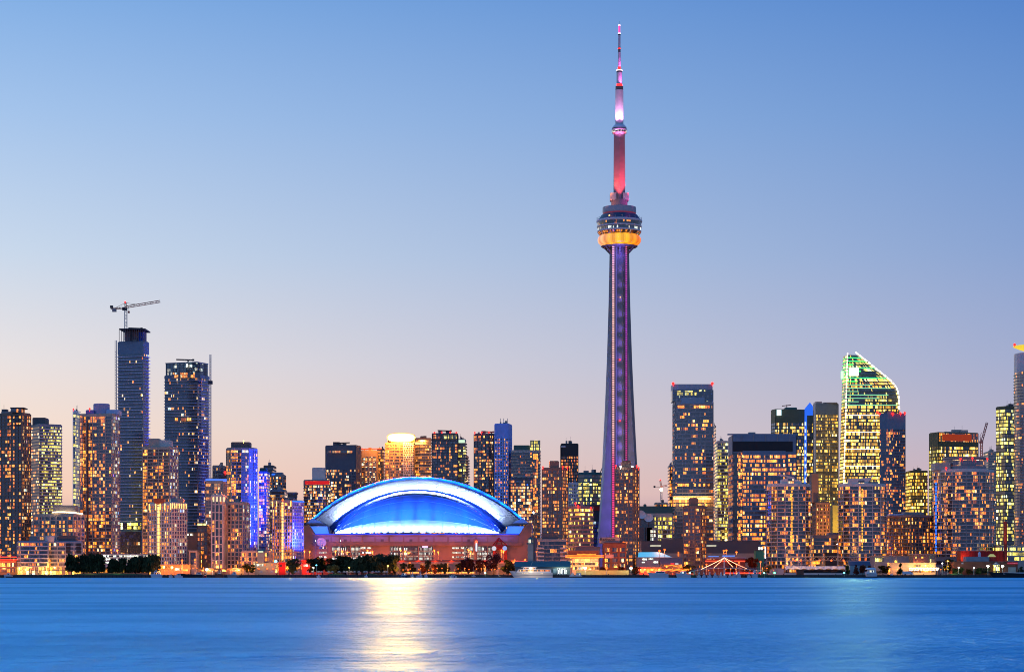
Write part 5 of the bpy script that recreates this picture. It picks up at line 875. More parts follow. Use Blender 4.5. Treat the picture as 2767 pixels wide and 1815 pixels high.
for px, py in [(2669.5, 1528.5), (2709, 1528.5)]: post(px, py, 1664, 'whitel', 1500, 'greenish white lamp before the red power house porch', 'white lamps at the power house porch', .95, col=(.9, 1, .55))
for px, py in [(2590.5, 1532.5), (2631.5, 1533.5)]: post(px, py, 1664, 'whitel', 350, 'slim pale lamp along the power house lawn', 'slim lamps on the power house lawn', .5, col=(.6, 1, .8))
post(2561, 1515, 1664, 'yellow', 500, 'pale lamp post right of the lit restaurant', None, .6); post(2546, 1521, 1664, 'whitel', 350, 'lamp post with a violet glowing banner', None, .5, col=(.5, .4, 1))
post(847, 1533, 1660, 'whitel', 350, 'pale green lamp on the beach', None, .5, col=(.7, 1, .5)); post(943.5, 1532.5, 1660, 'yellow', 350, 'white stemmed beach lamp', None, .55); post(1048, 1528, 1664, 'yellow', 900, 'yellow lamp inside the orange tree at the beach end', None, .7); post(855, 1526, 1668, 'cyan', 200, 'blue green lamp under the tall mast', None, .55)
lamp('mound_light', 'POINT', (wx(900, 1660), 1658, 5), 500, (1, .75, .1)); lamp('tree_light', 'POINT', (wx(790, 1662), 1660, 4), 260, (1, .6, .05))

proto = None; rng = random.Random(12)
for k in range(96):
    px = (430+400*(k/30)) if k < 30 else (1085+310*((k-30)/22)) if k < 52 else (1730+370*((k-52)/26)) if k < 78 else (2400+160*((k-78)/18)); px += rng.uniform(-5, 5); D_ = rng.uniform(1664, 1690)
    if proto is None:
        proto = thing('promenade_lamp', 'small warm promenade lamp among the boats and cafes of the quay', 'street lamp', (wx(px, D_), D_, G), 0, 'small warm promenade lamps'); b = MB(); b.tube((0, 0, 0), (0, 0, 4.2), .07, 6); b.lathe([(.18, 0), (.18, .3)], n=8); b.build('pole', [M['mast']], proto); b = MB(); b.sphere((0, 0, 4.4), .38, 8); b.build('lamp_head', [glow('promenade_bulb', (1, .16, .012), 3.5)], proto)
    else: dup(proto, (wx(px, D_), D_, G), scale=(1, 1, rng.uniform(.8, 1.25)))
    if k % 3 == 0: lamp('lamp_light', 'POINT', (wx(px, D_), D_-1, G+4), 1500, (1, .26, .03), size=.5)

rng = random.Random(31)
for k in range(62): lamp('street_fill_glow', 'POINT', (wx(45*k+rng.uniform(-12, 12), 1700), 1696+rng.uniform(-6, 8), G+6), 9500*rng.uniform(.5, 1.5), (1, rng.uniform(.16, .36), .04), size=.6)  # unseen point lights added to warm the shore and lower facades
for k in range(44): lamp('street_fill_glow', 'POINT', (wx(63*k+rng.uniform(-12, 12), 1900), 1885+rng.uniform(-10, 10), G+8), 11000*rng.uniform(.5, 1.5), (1, rng.uniform(.22, .4), .06), size=.6)  # second added row, without fittings, farther back

# ------------------------------------------------------------------ left shore
t = tower('apartment_block', 'white terraced waterfront block with yellow lit ground floor at the left quay', 'building', 1700, ('p', [(46, 5), (56, 0), (131, 0), (131.5, 6), (223, 6), (223, 24), (46, 24)]), 1463, mat('blue_grey_render', (.27, .32, .40), .6), W(3.4, .24, 1.6, 'amber', (.03, .05, .07), k=2, seed=3), 3.1, 1.0, (6.4, .7), balc=([1], 1.2, 'bluew', .5), crown=1, base=6.2, ph=[(118, 142, 1448, 6, 14, 'pale'), (152, 198, 1447, 8, 18, 'char'), (70, 91, 1449, 12, 18, 'pink')], lobby=W(4, .95, 1.6, 'office', (.3, .25, .1), 0, k=9))
for x0, x1, y in ((174, 186, 1467), (202, 214, 1467), (174, 186, 1476), (202, 214, 1476), (174, 186, 1485), (202, 214, 1485)): strip(t, 'loggia', x0, x1, y, y+7, M['black'], dy=5.9)
for k in range(8): strip(t, 'arcade_column', 49+11*k, 50.6+11*k, 1531, 1547, M['pale'], dy=-1.2)
lamp('arcade_lamp', 'AREA', (lx(t, 90), -5, 4.6), 2600, (1, .62, .15), t['root'], aim=(lx(t, 90), -5, 0), size=36, sy=4)
b = MB(); b.box(wx(46, 1692), wx(118, 1692), 1684, 1699, G+.02, G+.35); tag(b.build('terrace', [mat('lit_terrace_paving', (.4, .33, .2))]), 'pale terrace paving before the white waterfront block', 'terrace')
def hall(name, label, cat, D, x0, x1, yt, dep, wallm, roofm='roof', wins=(), eave=.6, gable=0, yb=None):
    H = wz(yt, D)-G; cx = (wx(x0, D)+wx(x1, D))/2; hw = (wx(x1, D)-wx(x0, D))/2; r = thing(name, label, cat, (cx, D, G)); wm_ = M[wallm] if isinstance(wallm, str) else wallm
    b = MB(); b.box(-hw, hw, 0, dep, 0, H); b.build('wall', [wm_], r)
    b = MB(); rm = M[roofm] if isinstance(roofm, str) else roofm
    if gable: b.quad([(-hw-eave, -eave, H), (hw+eave, -eave, H), (hw+eave, dep/2, H+gable), (-hw-eave, dep/2, H+gable)]); b.quad([(hw+eave, dep+eave, H), (-hw-eave, dep+eave, H), (-hw-eave, dep/2, H+gable), (hw+eave, dep/2, H+gable)]); b.quad([(-hw, 0, H+.01), (-hw, dep/2, H+gable-.05), (-hw, dep, H+.01)]); b.quad([(hw, 0, H+.01), (hw, dep, H+.01), (hw, dep/2, H+gable-.05)])
    else: b.box(-hw-eave, hw+eave, -eave, dep+eave, H+.01, H+.5)
    b.build('roof', [rm], r); T = dict(root=r, P=[(-hw, 0), (hw, 0), (hw, dep), (-hw, dep)], cx=cx, D=D, H=H)
    for w in wins: strip(T, w[5] if len(w) > 5 else 'window', w[0], w[1], w[2], w[3], w[4], dy=-.06, th=.2)
    return T
AM = W(2.2, .9, 1.8, 'amber', (.1, .06, .02), 0, k=6, seed=80); OFW = W(2.4, .9, 1.6, 'office', (.1, .08, .03), 0, k=6, seed=81); WHW = W(2.0, .9, 2.0, 'white', (.1, .1, .1), 0, k=6, seed=82)
h = hall('dock_pavilion', 'red lit dock pavilion at the left picture edge', 'pavilion', 1710, -40, 44, 1514, 12, 'brown', 'red', [(0, 42, 1519, 1530, AM), (0, 42, 1534, 1545, AM)])
b = MB(); b.box(lx(h, -38), lx(h, 45), -1.3, -.9, lz(h, 1505), lz(h, 1503)); b.box(lx(h, -38), lx(h, 45), -1.3, -.9, lz(h, 1511.5), lz(h, 1510)); b.build('red_neon', [glow('red_neon', (1, .03, .01), 4)], h['root']); lamp('pavilion_lamp', 'AREA', (lx(h, 15), -5, lz(h, 1508)), 3000, (1, .12, .02), h['root'], aim=(lx(h, 15), 0, lz(h, 1530)), size=25, sy=2)
h = hall('parking_garage', 'pale parking deck with white ceiling lights behind the willows', 'garage', 1780, 276, 405, 1497, 30, 'pale', 'pale', [(278, 403, 1499.5, 1504, WHW), (278, 403, 1508, 1512, WHW), (278, 403, 1517, 1521, WHW)])
h = hall('portal_building', 'cream framed glass portal between the lit hotel and the dark slab', 'building', 1738, 511, 532.5, 1488, 14, 'beige', 'beige', [(515, 529, 1492, 1524, M['darkglass'], 'glass_front')]); b = MB(); 
for x0, x1, y0, y1 in ((511, 514, 1488, 1530), (529.5, 532.5, 1488, 1530), (514.1, 529.4, 1488, 1491), (514.1, 529.4, 1525, 1528)): b.box(lx(h, x0), lx(h, x1), -1.5, -.02, lz(h, y1), lz(h, y0))
b.build('frame', [M['beige']], h['root'])
h = hall('shop_row', 'low row of lit shops at the foot of the striped hotel', 'shops', 1706, 434, 512, 1526, 10, 'brown', 'brown', [(436, 450, 1528, 1535, OFW), (455, 468, 1528, 1536, OFW), (474, 492, 1534, 1540, WHW), (494, 510, 1537, 1542, AM)])
h = hall('shop_row', 'dim row of lit kiosks beneath the grey gridded towers', 'shops', 1700, 532, 655, 1536, 8, 'char', 'char', [(536, 556, 1538, 1543, AM), (566, 590, 1539, 1543, AM), (600, 616, 1538, 1543, OFW), (634, 652, 1539, 1542, OFW)])
h = hall('brown_annex', 'dim brown annex between the lit hotel and the unfinished wide skyscraper', 'building', 1800, 504, 534, 1437, 22, 'brown', 'teal', [(506, 522, 1441, 1446, WHW)])
h = hall('beach_pavilion', 'low grey pavilion with round amber lamps left of its red glowing wing', 'pavilion', 1676, 688, 748, 1521, 10, 'grey', 'grey', [(690, 712, 1523, 1528.5, WHW), (744, 750, 1526, 1546, OFW)]); roof_lamps(h, [], )
for px, py in ((716, 1525), (735, 1525), (722, 1536), (738, 1536), (700, 1536.5)): b = MB(); b.sphere((0, 0, 0), .55, 8); b.build('wall_lamp', [GL['orange']], h['root'], (lx(h, px), -.7, lz(h, py)))
lamp('pavilion_lamp', 'AREA', (lx(h, 718), -5, lz(h, 1522)), 900, (1, .55, .15), h['root'], aim=(lx(h, 718), 0, lz(h, 1540)), size=16, sy=2)
h = hall('red_booth', 'red glowing rounded wing of the low pavilion', 'booth', 1674, 753, 771, 1520, 8, 'red', 'red', [(755, 763, 1524, 1531, M['black'])], eave=.1); lamp('red_light', 'AREA', (lx(h, 762), -6, lz(h, 1530)), 1300, (1, .03, .02), h['root'], aim=(lx(h, 762), 0, lz(h, 1532)), size=5, sy=3)
h = hall('kiosk', 'slim teal clock kiosk tower beside the colonnaded block', 'kiosk', 1726, 696, 713, 1489, 8, 'steel', 'teal', [(698, 711, 1487.5, 1491.5, glow('clock_panel', (.8, .95, .6), .9))], eave=.3, gable=1.8)
h = hall('red_lit_arcade', 'red lit lane building under the left corner of the stadium', 'building', 1960, 815, 900, 1514, 16, 'brick', 'red', [(820, 840, 1524, 1530, WHW)]); lamp('red_light', 'AREA', (lx(h, 822), -14, 6), 12000, (1, .03, .01), h['root'], aim=(lx(h, 822), 2, 6), size=16, sy=4); b = MB(); b.sphere((0, 0, 0), .9, 8); b.build('red_lamp', [GL['red']], h['root'], (lx(h, 816), -3, lz(h, 1525)))

# elevated road and its cars
DR = 1992; er = thing('elevated_road', 'elevated concrete highway with red lit parapet before the stadium', 'highway', (wx(1130, DR), DR, G)); ex = lambda p: wx(p, DR)-wx(1130, DR); ez = lambda y: wz(y, DR)-G
b = MB(); b.box(ex(790), ex(1432), 0, 14, ez(1521), ez(1516.2)); b.build('deck', [M['conc']], er)
b = MB(); b.box(ex(790), ex(1432), -.4, -.02, ez(1517), ez(1514.5)); b.build('parapet', [mat('parapet_lit_red', (.35, .1, .06))], er)  # red light on the parapet put into its base colour
for px in range(800, 1432, 34): b = MB(); b.box(ex(px)-.9, ex(px)+.9, 4, 10, 0, ez(1521)-.01); b.box(ex(px)-2, ex(px)+2, 1, 13, ez(1523.5), ez(1521)-.02); b.build('pier', [M['conc']], er)
proto = None
for k in range(34):
    px = 1076+9.3*k+random.uniform(-2, 2); loc = (wx(px, DR), DR+2.4, wz(1516.2, DR)+.02); rz = 0
    if proto is None:
        proto = thing('parked_car', 'car with red tail lamps queueing on the elevated road', 'car', loc, 0, 'cars on the elevated road'); proto.name = 'queueing_car'
        b = MB(); b.extr([(-2.1, .3), (2.1, .3), (2.15, .8), (1.3, .95), (.8, 1.45), (-1.1, 1.45), (-1.7, .95), (-2.15, .85)], -.85, .85); b.build('body', [mat('car_paint', (.08, .08, .09), .3)], proto)
        for x in (-1.3, 1.3):
            b = MB(); b.tube((x, -.9, .33), (x, .9, .33), .33, 10); b.build('axle_wheels', [M['black']], proto)
        b = MB(); b.box(1.9, 2.3, -.8, .8, .55, .95); b.build('tail_lamp', [glow('tail_lamp', (1, .05, .01), 9)], proto)
    else: dup(proto, loc)
for px in range(1085, 1400, 45): lamp('tail_glow', 'POINT', (wx(px, DR), DR-1.5, wz(1513, DR)), 900, (1, .06, .01), size=.5)
for px in (1100, 1150, 1205, 1260, 1310, 1370): lamp('underpass_light', 'POINT', (wx(px, 1990), 1992, G+6), 3600, (1, .30, .04), size=.5)
h = hall('underpass_wall', 'orange lit lane wall seen below the elevated road', 'wall', 2012, 1070, 1400, 1522, 2, 'beige', 'conc')
for px in (1085, 1120, 1165, 1190, 1235, 1260): lamp('market_light', 'POINT', (wx(px, 1730), 1728, G+3), 900, (1, .30, .03), size=.5)
proto = None
rng = random.Random(3)
for k in range(22):
    px = 1096+8.6*k+rng.uniform(-3, 3); loc = (wx(px, 1735), 1735+rng.uniform(0, 6), G)
    if proto is None:
        proto = thing('market_tent', 'orange glowing market tent on the lane below the elevated road', 'tent', loc, 0, 'glowing market tents'); b = MB(); b.prism([(-1.6, -1.6), (1.6, -1.6), (1.6, 1.6), (-1.6, 1.6)], 2.3, 3.6, 0, True, True, poly2=[(-.1, -.1), (.1, -.1), (.1, .1), (-.1, .1)]); b.build('canopy', [mat('orange_canvas', (.5, .22, .08))], proto)
        b = MB()
        for x in (-1.5, 1.5):
            for y in (-1.5, 1.5): b.box(x-.06, x+.06, y-.06, y+.06, 0, 2.3)
        b.build('frame', [M['mast']], proto); b = MB(); b.box(-1.2, 1.2, -1.4, -1.3, 1.5, 2.2); b.build('lamp_row', [glow('stall_lamp', (1, .3, .04), 5)], proto)
    else: dup(proto, loc)

# quay
q = thing('quay_wall', 'long dark timber quay wall along the far shore', 'wall', (0, 1649.4, 0)); b = MB(); b.box(-560, 560, 0, .7, -.5, G+.15); b.build('face', [M['wood']], q)
b = MB()
for k in range(400): x = -558+2.8*k; b.box(x, x+.35, -.3, -.02, -.5, G-.1)
o = b.build('fender_piles', [M['black']], q); o['kind'] = 'stuff'
proto = None
for k in range(60):
    loc = (-395+13.4*k, 1650.5, G+.15)
    if proto is None: proto = thing('mooring_bollard', 'small dark mooring bollard on the edge of the quay', 'bollard', loc, 0, 'bollards along the quay'); b = MB(); b.lathe([(.28, 0), (.22, .5), (.34, .6), (.3, .8)], n=10); b.build('bollard_post', [M['black']], proto)
    else: dup(proto, loc)
for x0, x1, lab in ((16, 170, 'low floating dock before the white waterfront block'), (640, 760, 'low dock before the beach pavilion'), (1245, 1372, 'dark floating dock left of the white yacht'), (1500, 1745, 'dark dock right of the white yacht'), (2080, 2420, 'long black dock before the tented stage'), (2420, 2680, 'black dock before the lit restaurant')):
    d = thing('floating_dock', lab, 'dock', (wx((x0+x1)/2, 1640), 1640, 0)); hw = (wx(x1, 1640)-wx(x0, 1640))/2; b = MB(); b.box(-hw, hw, -2, 3, .35, 1.0); b.build('dock_deck', [M['wood']], d)
    b = MB(); b.box(-hw+.2, hw-.2, -1.8, 2.8, -.3, .34); b.build('float', [M['black']], d)
for x0, x1, lab in ((180, 400, 'dark lawn under the willows'), (884, 930, 'yellow lit grass mound on the beach'), (985, 1022, 'yellow lit grass bed at the beach end'), (2560, 2605, 'green lit lawn before the power house')):
    b = MB(); b.lathe([(1, 0), (.8, .35), (.4, .5), (.02, .55)], n=24, cap=False); o = b.build('grass', [mat('lawn', (.06, .09, .02))]); o.location = (wx((x0+x1)/2, 1662), 1663, G+.01); o.scale = ((wx(x1, 1662)-wx(x0, 1662))/2, 6, 2.4); tag(o, lab, None, kind='stuff')
lamp('lawn_lamp', 'POINT', (wx(245, 1662), 1660, G+4), 500, (.9, .8, .2)); lamp('lawn_lamp', 'POINT', (wx(320, 1662), 1660, G+3), 400, (.3, 1, .3)); lamp('lawn_lamp', 'POINT', (wx(2575, 1662), 1660, G+4), 500, (.5, 1, .2))
rng = random.Random(5)
for px in range(196, 400, 9):                        # glimpses of lit shop fronts between the trunks
    pass
h = hall('shop_row', 'lit park cafes seen between the willow trunks', 'shops', 1760, 180, 420, 1533, 10, 'brown', 'char', [(184, 212, 1536, 1546, AM), (216, 246, 1538, 1546, OFW), (252, 300, 1538, 1546, AM), (306, 352, 1539, 1546, OFW), (358, 416, 1538, 1546, AM)])

# beach umbrellas
proto = None
for i, px in enumerate([706, 734, 775, 798, 805, 831, 844, 860, 869, 887, 898, 916, 929, 937, 948, 958, 969, 984, 990, 1006, 1016, 1023, 1037, 1044]):
    loc = (wx(px, 1657), 1657+(i*37 % 5), G)
    if proto is None:
        proto = thing('beach_umbrella', 'pale round beach umbrella on the sand by the quay', 'umbrella', loc, 0, 'pale umbrellas on the beach'); b = MB(); b.lathe([(1.45, 2.3), (1.1, 2.62), (.5, 2.85), (.05, 2.95)], n=12, cap=False); b.lathe([(.05, 2.9), (1.43, 2.28)], n=12, cap=False); b.build('canopy', [M['canvas']], proto); b = MB(); b.tube((0, 0, 0), (0, 0, 2.95), .06, 6); b.build('pole', [M['mast']], proto)
    else: dup(proto, loc, rz=i)
b = MB(); b.quad([(wx(690, 1652), 1651, G+.02), (wx(1060, 1652), 1651, G+.02), (wx(1060, 1652), 1672, G+.02), (wx(690, 1652), 1672, G+.02)]); tag(b.build('beach_ground', [mat('sand', (.28, .24, .19), .9)]), kind='structure')

# ------------------------------------------------------------------ boats
def hullmesh(L, B, H, rake=.12, sheer=.35, stern=.0):
    b = MB(); n = 14; rows = []
    for i in range(n+1):
        s = i/n; bb = B/2*min(1, (s/.42)**.62) if s > 0 else .02; z = H*(1+sheer*(1-s)**2); x = L*s
        xb = L*(rake+(1-rake-stern)*s); rows.append([(xb, -bb*.72, -.3), (x, -bb, z), (x, bb, z), (xb, bb*.72, -.3)])
    for A, C in zip(rows, rows[1:]):
        b.quad([A[0], C[0], C[1], A[1]]); b.quad([A[1], C[1], C[2], A[2]]); b.quad([A[2], C[2], C[3], A[3]])
    b.quad(rows[-1][::-1]); return b
def boat(name, label, px0, px1, H, cabins, D=1643, hull='hull', flip=False, group=None, mast=None, B=None):
    """cabins: (from, to as shares of the length, z0, z1, window material or None)"""
    L = wx(px1, D)-wx(px0, D); r = thing(name, label, 'boat', (wx(px1 if flip else px0, D), D, 0), pi if flip else 0, group); B = B or max(2.4, L*.24)
    hullmesh(L, B, H).build('hull', [M[hull] if isinstance(hull, str) else hull], r)
    for k, c in enumerate(cabins):
        a, e, z0, z1 = c[:4]; w = B*(.40-.05*k); b = MB(); sl = (z1-z0)*.8
        b.prism([(L*a, -w), (L*e, -w), (L*e, w), (L*a, w)], z0-.4, z1, 0, poly2=[(L*a+sl, -w*.92), (L*e-sl*.3, -w*.92), (L*e-sl*.3, w*.92), (L*a+sl, w*.92)]); cb = b.build('cabin', [M['hull']], r)
        if len(c) > 4 and c[4]:
            sg = 1; h0, h1 = z0+(z1-z0)*.30, z0+(z1-z0)*.78
            for s in (-1, 1):
                b = MB(); b.box(L*a+sl*1.15, L*e-sl*.6, *sorted((s*w*.97, s*(w*.97+.14))), h0, h1); b.build('cabin_windows', [c[4]], cb)
    if mast: b = MB(); b.tube((L*mast[0], 0, H), (L*mast[0]+mast[2], 0, mast[1]), .09, 5); b.build('mast', [M['mast']], r)
    return r, L, B
BW = W(1.4, .95, 1.5, 'amber', (.1, .05, .02), 0, k=9, seed=90); BD = W(1.4, .15, 1, 'white', (.01, .015, .03), .1, seed=91)
r, L, B = boat('motor_yacht', 'large white three-deck motor yacht with warm lit saloon windows, bow to the left', 1376, 1493, 3.9, [(.16, .97, 4.3, 6.4, BW), (.30, .62, 6.4, 8.0, BW)], B=7.5, mast=(.44, 12.2, 3.2))
b = MB(); b.box(L*.27, L*.64, -2.3, 2.3, 8.02, 8.3); b.build('top_roof', [M['hull']], r); b = MB(); b.box(L*.12, L*.99, -3.72, -3.6, 2.0, 2.25); b.build('hull_stripe', [M['grey']], r)
for k in range(9):
    b = MB(); b.box(L*(.30+.04*k), L*(.30+.04*k)+.5, -3.5, -3.3, 3.3, 3.6) if k < 7 else b.box(L*(.7+.03*(k-6)), L*(.7+.03*(k-6))+.5, -3.8, -3.66, 3.0, 3.3); b.build('porthole', [glow('porthole', (1, .7, .35), 1.5)], r)
lamp('hull_fill_light', 'POINT', (L*.5, -16, 7), 6000, (1, .75, .45), r, size=.5)  # unseen light added off the hull to brighten the yacht
boat('motor_boat', 'sleek white cruiser with dark windscreen below the lime office, left one', 1750, 1806, 3.0, [(.30, .85, 3.0, 5.0, BD)]); boat('motor_boat', 'smaller white cruiser with dark windows, right of the sleek one', 1825, 1866, 2.6, [(.22, .75, 2.6, 5.0, BD)])
boat('work_boat', 'white harbour boat with orange lit wheelhouse at the willow shore', 406, 438, 2.2, [(.2, .9, 2.2, 4.2, BW), (.3, .6, 4.2, 5.6, BD)], mast=(.5, 8.5, 0)); boat('work_boat', 'small white launch at the far left dock', 10, 34, 1.8, [(.25, .75, 1.8, 3.4, BD)])
boat('tug_boat', 'dark red tug with white wheelhouse by the quay lamps', 580, 604, 2.8, [(.3, .75, 2.8, 5.6, BD)], hull='brick', mast=(.5, 10, 0)); boat('tug_boat', 'grey workboat moored right of the red tug', 612, 646, 2.0, [(.35, .8, 2.0, 4.6, BD)], hull='grey', mast=(.6, 9.5, 0)); boat('work_boat', 'black barge boat between the hotel foot and the tugs', 486, 548, 2.4, [(.7, .95, 2.2, 4.0, BD)], hull='black'); boat('work_boat', 'tiny red pilot boat left of the red tug', 548, 558, 1.6, [(.2, .8, 1.6, 3.6, BD)], hull='red')
for px0, px1 in ((470, 494), (456, 466)): boat('moored_boat', 'small pale boat moored before the striped hotel', px0, px1, 1.4, [(.2, .8, 1.4, 3.2, BD)], group='small pale boats before the striped hotel')
boat('motor_boat', 'dark blue speedboat with white cabin under the elevated road', 1076, 1101, 1.6, [(.25, .9, 1.6, 3.6, BD)], hull='darkglass')
for px0, px1 in ((1109, 1119), (1131, 1141), (1146, 1156)): boat('moored_boat', 'small blurred white boat off the quay below the elevated road', px0, px1, 1.5, [(.15, .85, 1.5, 3.4, None), (.3, .7, 3.3, 4.8, None)], D=1638, group='white boats below the elevated road')
for px0, px1 in ((855, 866), (984, 994)): boat('moored_boat', 'tiny white boat at the beach quay', px0, px1, 1.2, [(.2, .8, 1.2, 2.8, None)], D=1640, group='tiny white boats at the beach')
for i, (px, yt) in enumerate(((1128, 1519), (1133, 1519), (1219, 1525), (1223, 1525), (1227, 1507), (1254, 1531), (1279, 1530), (1346, 1531))):
    boat('sail_boat', 'moored sailing boat showing a bare mast before the dark trees', px-5, px+7, 1.3, [(.35, .7, 1.3, 2.0, None)], D=1645, mast=(.42, wz(yt, 1645), 0), hull='darkglass' if i % 2 else 'hull', group='sailing boats with bare masts')
boat('harbour_boat', 'pale yellow lit workboat with crane arm at the shed dock', 1537, 1573, 1.3, [(.05, .4, 1.3, 4.0, OFW), (.45, .95, 1.3, 3.6, BD)])
rng = random.Random(8)
for i, px in enumerate([1882, 1897, 1911, 1926, 1940, 1952, 1966, 1978, 2018]):
    boat('moored_boat', 'small cabin cruiser moored under the footbridge', px, px+12+rng.uniform(-1, 3), 1.4, [(.2, .85, 1.4, 3.2, BD), (.35, .7, 3.1, 4.6, None)], D=1642+rng.uniform(-1, 1.5), flip=bool(i % 2), group='cabin cruisers under the footbridge')
boat('tour_boat', 'white tall cabin boat right under the footbridge end', 2030, 2047, 2.2, [(.1, .9, 2.2, 4.2, BD), (.2, .8, 4.2, 6.0, BD)]); boat('motor_boat', 'orange lit cabin boat under the footbridge mast right side', 1985, 2002, 2.0, [(.1, .9, 2.0, 4.6, BW)])
r, L, B = boat('tour_boat', 'white rounded tour boat with wide wheelhouse before the blue shed', 2337, 2368, 3.4, [(.06, .95, 3.4, 6.2, W(1.4, .7, 1.2, 'white', (.03, .04, .06), 0, seed=95))], B=8); b = MB(); b.lathe([(4.2, 6.2), (4.0, 7.0), (2.5, 7.6), (.1, 7.7)], (L/2, 0), 20, cap=False); b.build('cabin_roof', [M['hull']], r)
boat('sail_boat', 'dark hulled yacht with tall black mast near the restaurant', 2398, 2416, 1.8, [(.3, .8, 1.8, 2.8, None)], hull='black', mast=(.42, wz(1458, 1643), 0)); boat('tall_ship', 'black hulled ship cut off by the right picture edge', 2670, 2800, 3.3, [(.3, .8, 3.2, 4.0, None)], hull='black', mast=(.66, wz(1478, 1643), 0), B=6)
for k, (px, c) in enumerate(((388, 'white'), (1128, 'white'))): pass
b = MB()

# ------------------------------------------------------------------ centre and right shore
h = hall('shaft_tower', 'plain concrete shaft with green pyramid cap behind the yacht', 'tower', 1688, 1426, 1441, 1468, 4.6, 'conc', 'teal'); h['root'].children[1].hide_render = False
b = MB(); a0, a1 = lx(h, 1426.5), lx(h, 1440.5); b.box(a0, a1, .2, 4.4, h['H']+.51, lz(h, 1456.5)); b.build('bell_chamber', [W(1.2, .5, .8, 'mixed', (.03, .03, .05), 0, k=1)], h['root']); b = MB(); b.prism([(a0-.4, -.3), (a1+.4, -.3), (a1+.4, 4.9), (a0-.4, 4.9)], lz(h, 1456.4), lz(h, 1449), 0, True, True, poly2=[((a0+a1)/2-.05, 2.2), ((a0+a1)/2+.05, 2.2), ((a0+a1)/2+.05, 2.3), ((a0+a1)/2-.05, 2.3)]); b.build('cap', [M['teal']], h['root'])
h = hall('ferry_shed', 'teal gabled quay shed behind the white yacht', 'shed', 1672, 1392, 1541, 1531, 22, mat('shed_wall', (.16, .2, .19)), 'teal', [(1506, 1531, 1536, 1549, WHW, 'glass_front'), (1494, 1504, 1535, 1548, mat('pale_teal', (.3, .42, .42)))], gable=4.6, eave=.5); lamp('shed_lamp', 'AREA', (lx(h, 1518), -3, lz(h, 1532)), 420, (.85, 1, .9), h['root'], aim=(lx(h, 1518), 0, lz(h, 1545)), size=9, sy=1)
b = MB()
for k in range(6): x = lx(h, 1507+4.4*k); b.box(x-.25, x+.25, -1.2, -.5, 0, lz(h, 1534)); 
b.build('portico', [M['white']], h['root'])
t = tower('condo_block', 'dark glass condo block with corner balconies behind the teal shed', 'building', 1764, ('r', 1451, 1531, 24), 1458, 'conc', W(3, .18, 1.5, 'amber', (.01, .02, .045), k=2, seed=11), 3.1, .5, ph=[(1463, 1510, 1440, 5, 18, 'char')], crown=1.2, balc=([0], .05, 'conc', .2))
for x0, x1 in ((1450, 1470), (1513, 1531)):
    for k in range(6): b = MB(); z = 5+3.25*k; b.box(lx(t, x0), lx(t, x1), -2.2, -.08, z, z+1.2); b.build('balcony', [M['pale']], t['root'])
t = tower('restaurant_building', 'terrace restaurant with a rim of string lights on its upper deck', 'building', 1716, ('r', 1545, 1618, 16), 1507, 'beige', W(2.6, .7, 1.6, 'amber', (.04, .04, .03), k=2), 3.0, .9, balc=([0], 1.8, 'pale', .8), crown=.8, base=3.4)
b = MB(); b.box(lx(t, 1528), lx(t, 1630), -4, 12, t['H']+.8, t['H']+1.2); b.build('upper_deck', [M['brown']], t['root']); b = MB(); b.box(lx(t, 1536), lx(t, 1618), 3, 11, t['H']+1.21, lz(t, 1487)); b.build('deck_house', [M['brick']], t['root'])
for y, n_ in ((1500.5, 34), (1505, 34), (1496.5, 16)):
    b = MB()
    for k in range(n_): b.sphere((lx(t, (1529 if n_ > 20 else 1560)+(100 if n_ > 20 else 48)*k/(n_-1)), -4.1, lz(t, y)), .42, 6)
    b.build('string_lights', [glow('festoon_orange', (1, .15, .012), 4)], t['root'])
lamp('deck_light', 'AREA', (lx(t, 1580), -8, lz(t, 1500)), 2200, (1, .3, .06), t['root'], aim=(lx(t, 1580), 0, lz(t, 1498)), size=24, sy=2); lamp('deck_light', 'AREA', (lx(t, 1580), -8, lz(t, 1512)), 1600, (1, .5, .15), t['root'], aim=(lx(t, 1580), 0, lz(t, 1530)), size=24, sy=2)
h = hall('beige_link', 'plain beige hall with antennas behind the terrace restaurant', 'building', 1800, 1555, 1622, 1478, 20, 'pink', 'pink')
t = tower('hotel_building', 'brick waterfront hotel with dark rooftop name sign before the concrete tower foot', 'hotel', 1725, ('r', 1628, 1692, 22), 1467, 'brick', W(3.2, .32, 1.5, 'amber', (.02, .03, .05), k=1, mul=.12), 3.5, 1.1, (6.2, 2.0), ph=[(1622, 1676, 1452, 3, 18, 'grey'), (1676, 1681, 1453, 3, 16, 'char')], crown=3.5, balc=None)
strip(t, 'awning_balcony', 1634, 1658, 1497, 1507, mat('pink_awning', (.5, .3, .28)), dy=-.9)
for k in range(9): px = 1622+4.4*k; b = MB(); b.tube((lx(t, px), 6, lz(t, 1452)), (lx(t, px), 6, lz(t, 1452-9+(k*5 % 6))), .18, 4); b.build('antenna', [M['char']], t['root'])
def text(s, name, parent, loc, size, m, ext=.06):
    c = bpy.data.curves.new(name, 'FONT'); c.body = s; c.size = size; c.extrude = ext; c.align_x = 'CENTER'; c.align_y = 'CENTER'; c.materials.append(m); o = link(name, c, parent, loc); 
    o.rotation_euler = (R(90), 0, 0); bpy.context.view_layer.update(); me = bpy.data.meshes.new_from_object(o.evaluated_get(bpy.context.evaluated_depsgraph_get())); me.name = name
    bpy.data.objects.remove(o); o = link(name, me, parent, loc); o.rotation_euler = (R(90), 0, 0); return o
text('Radisson', 'name_sign', t['root'], (lx(t, 1642), 2.7, lz(t, 1457)), 3.4, M['black'])
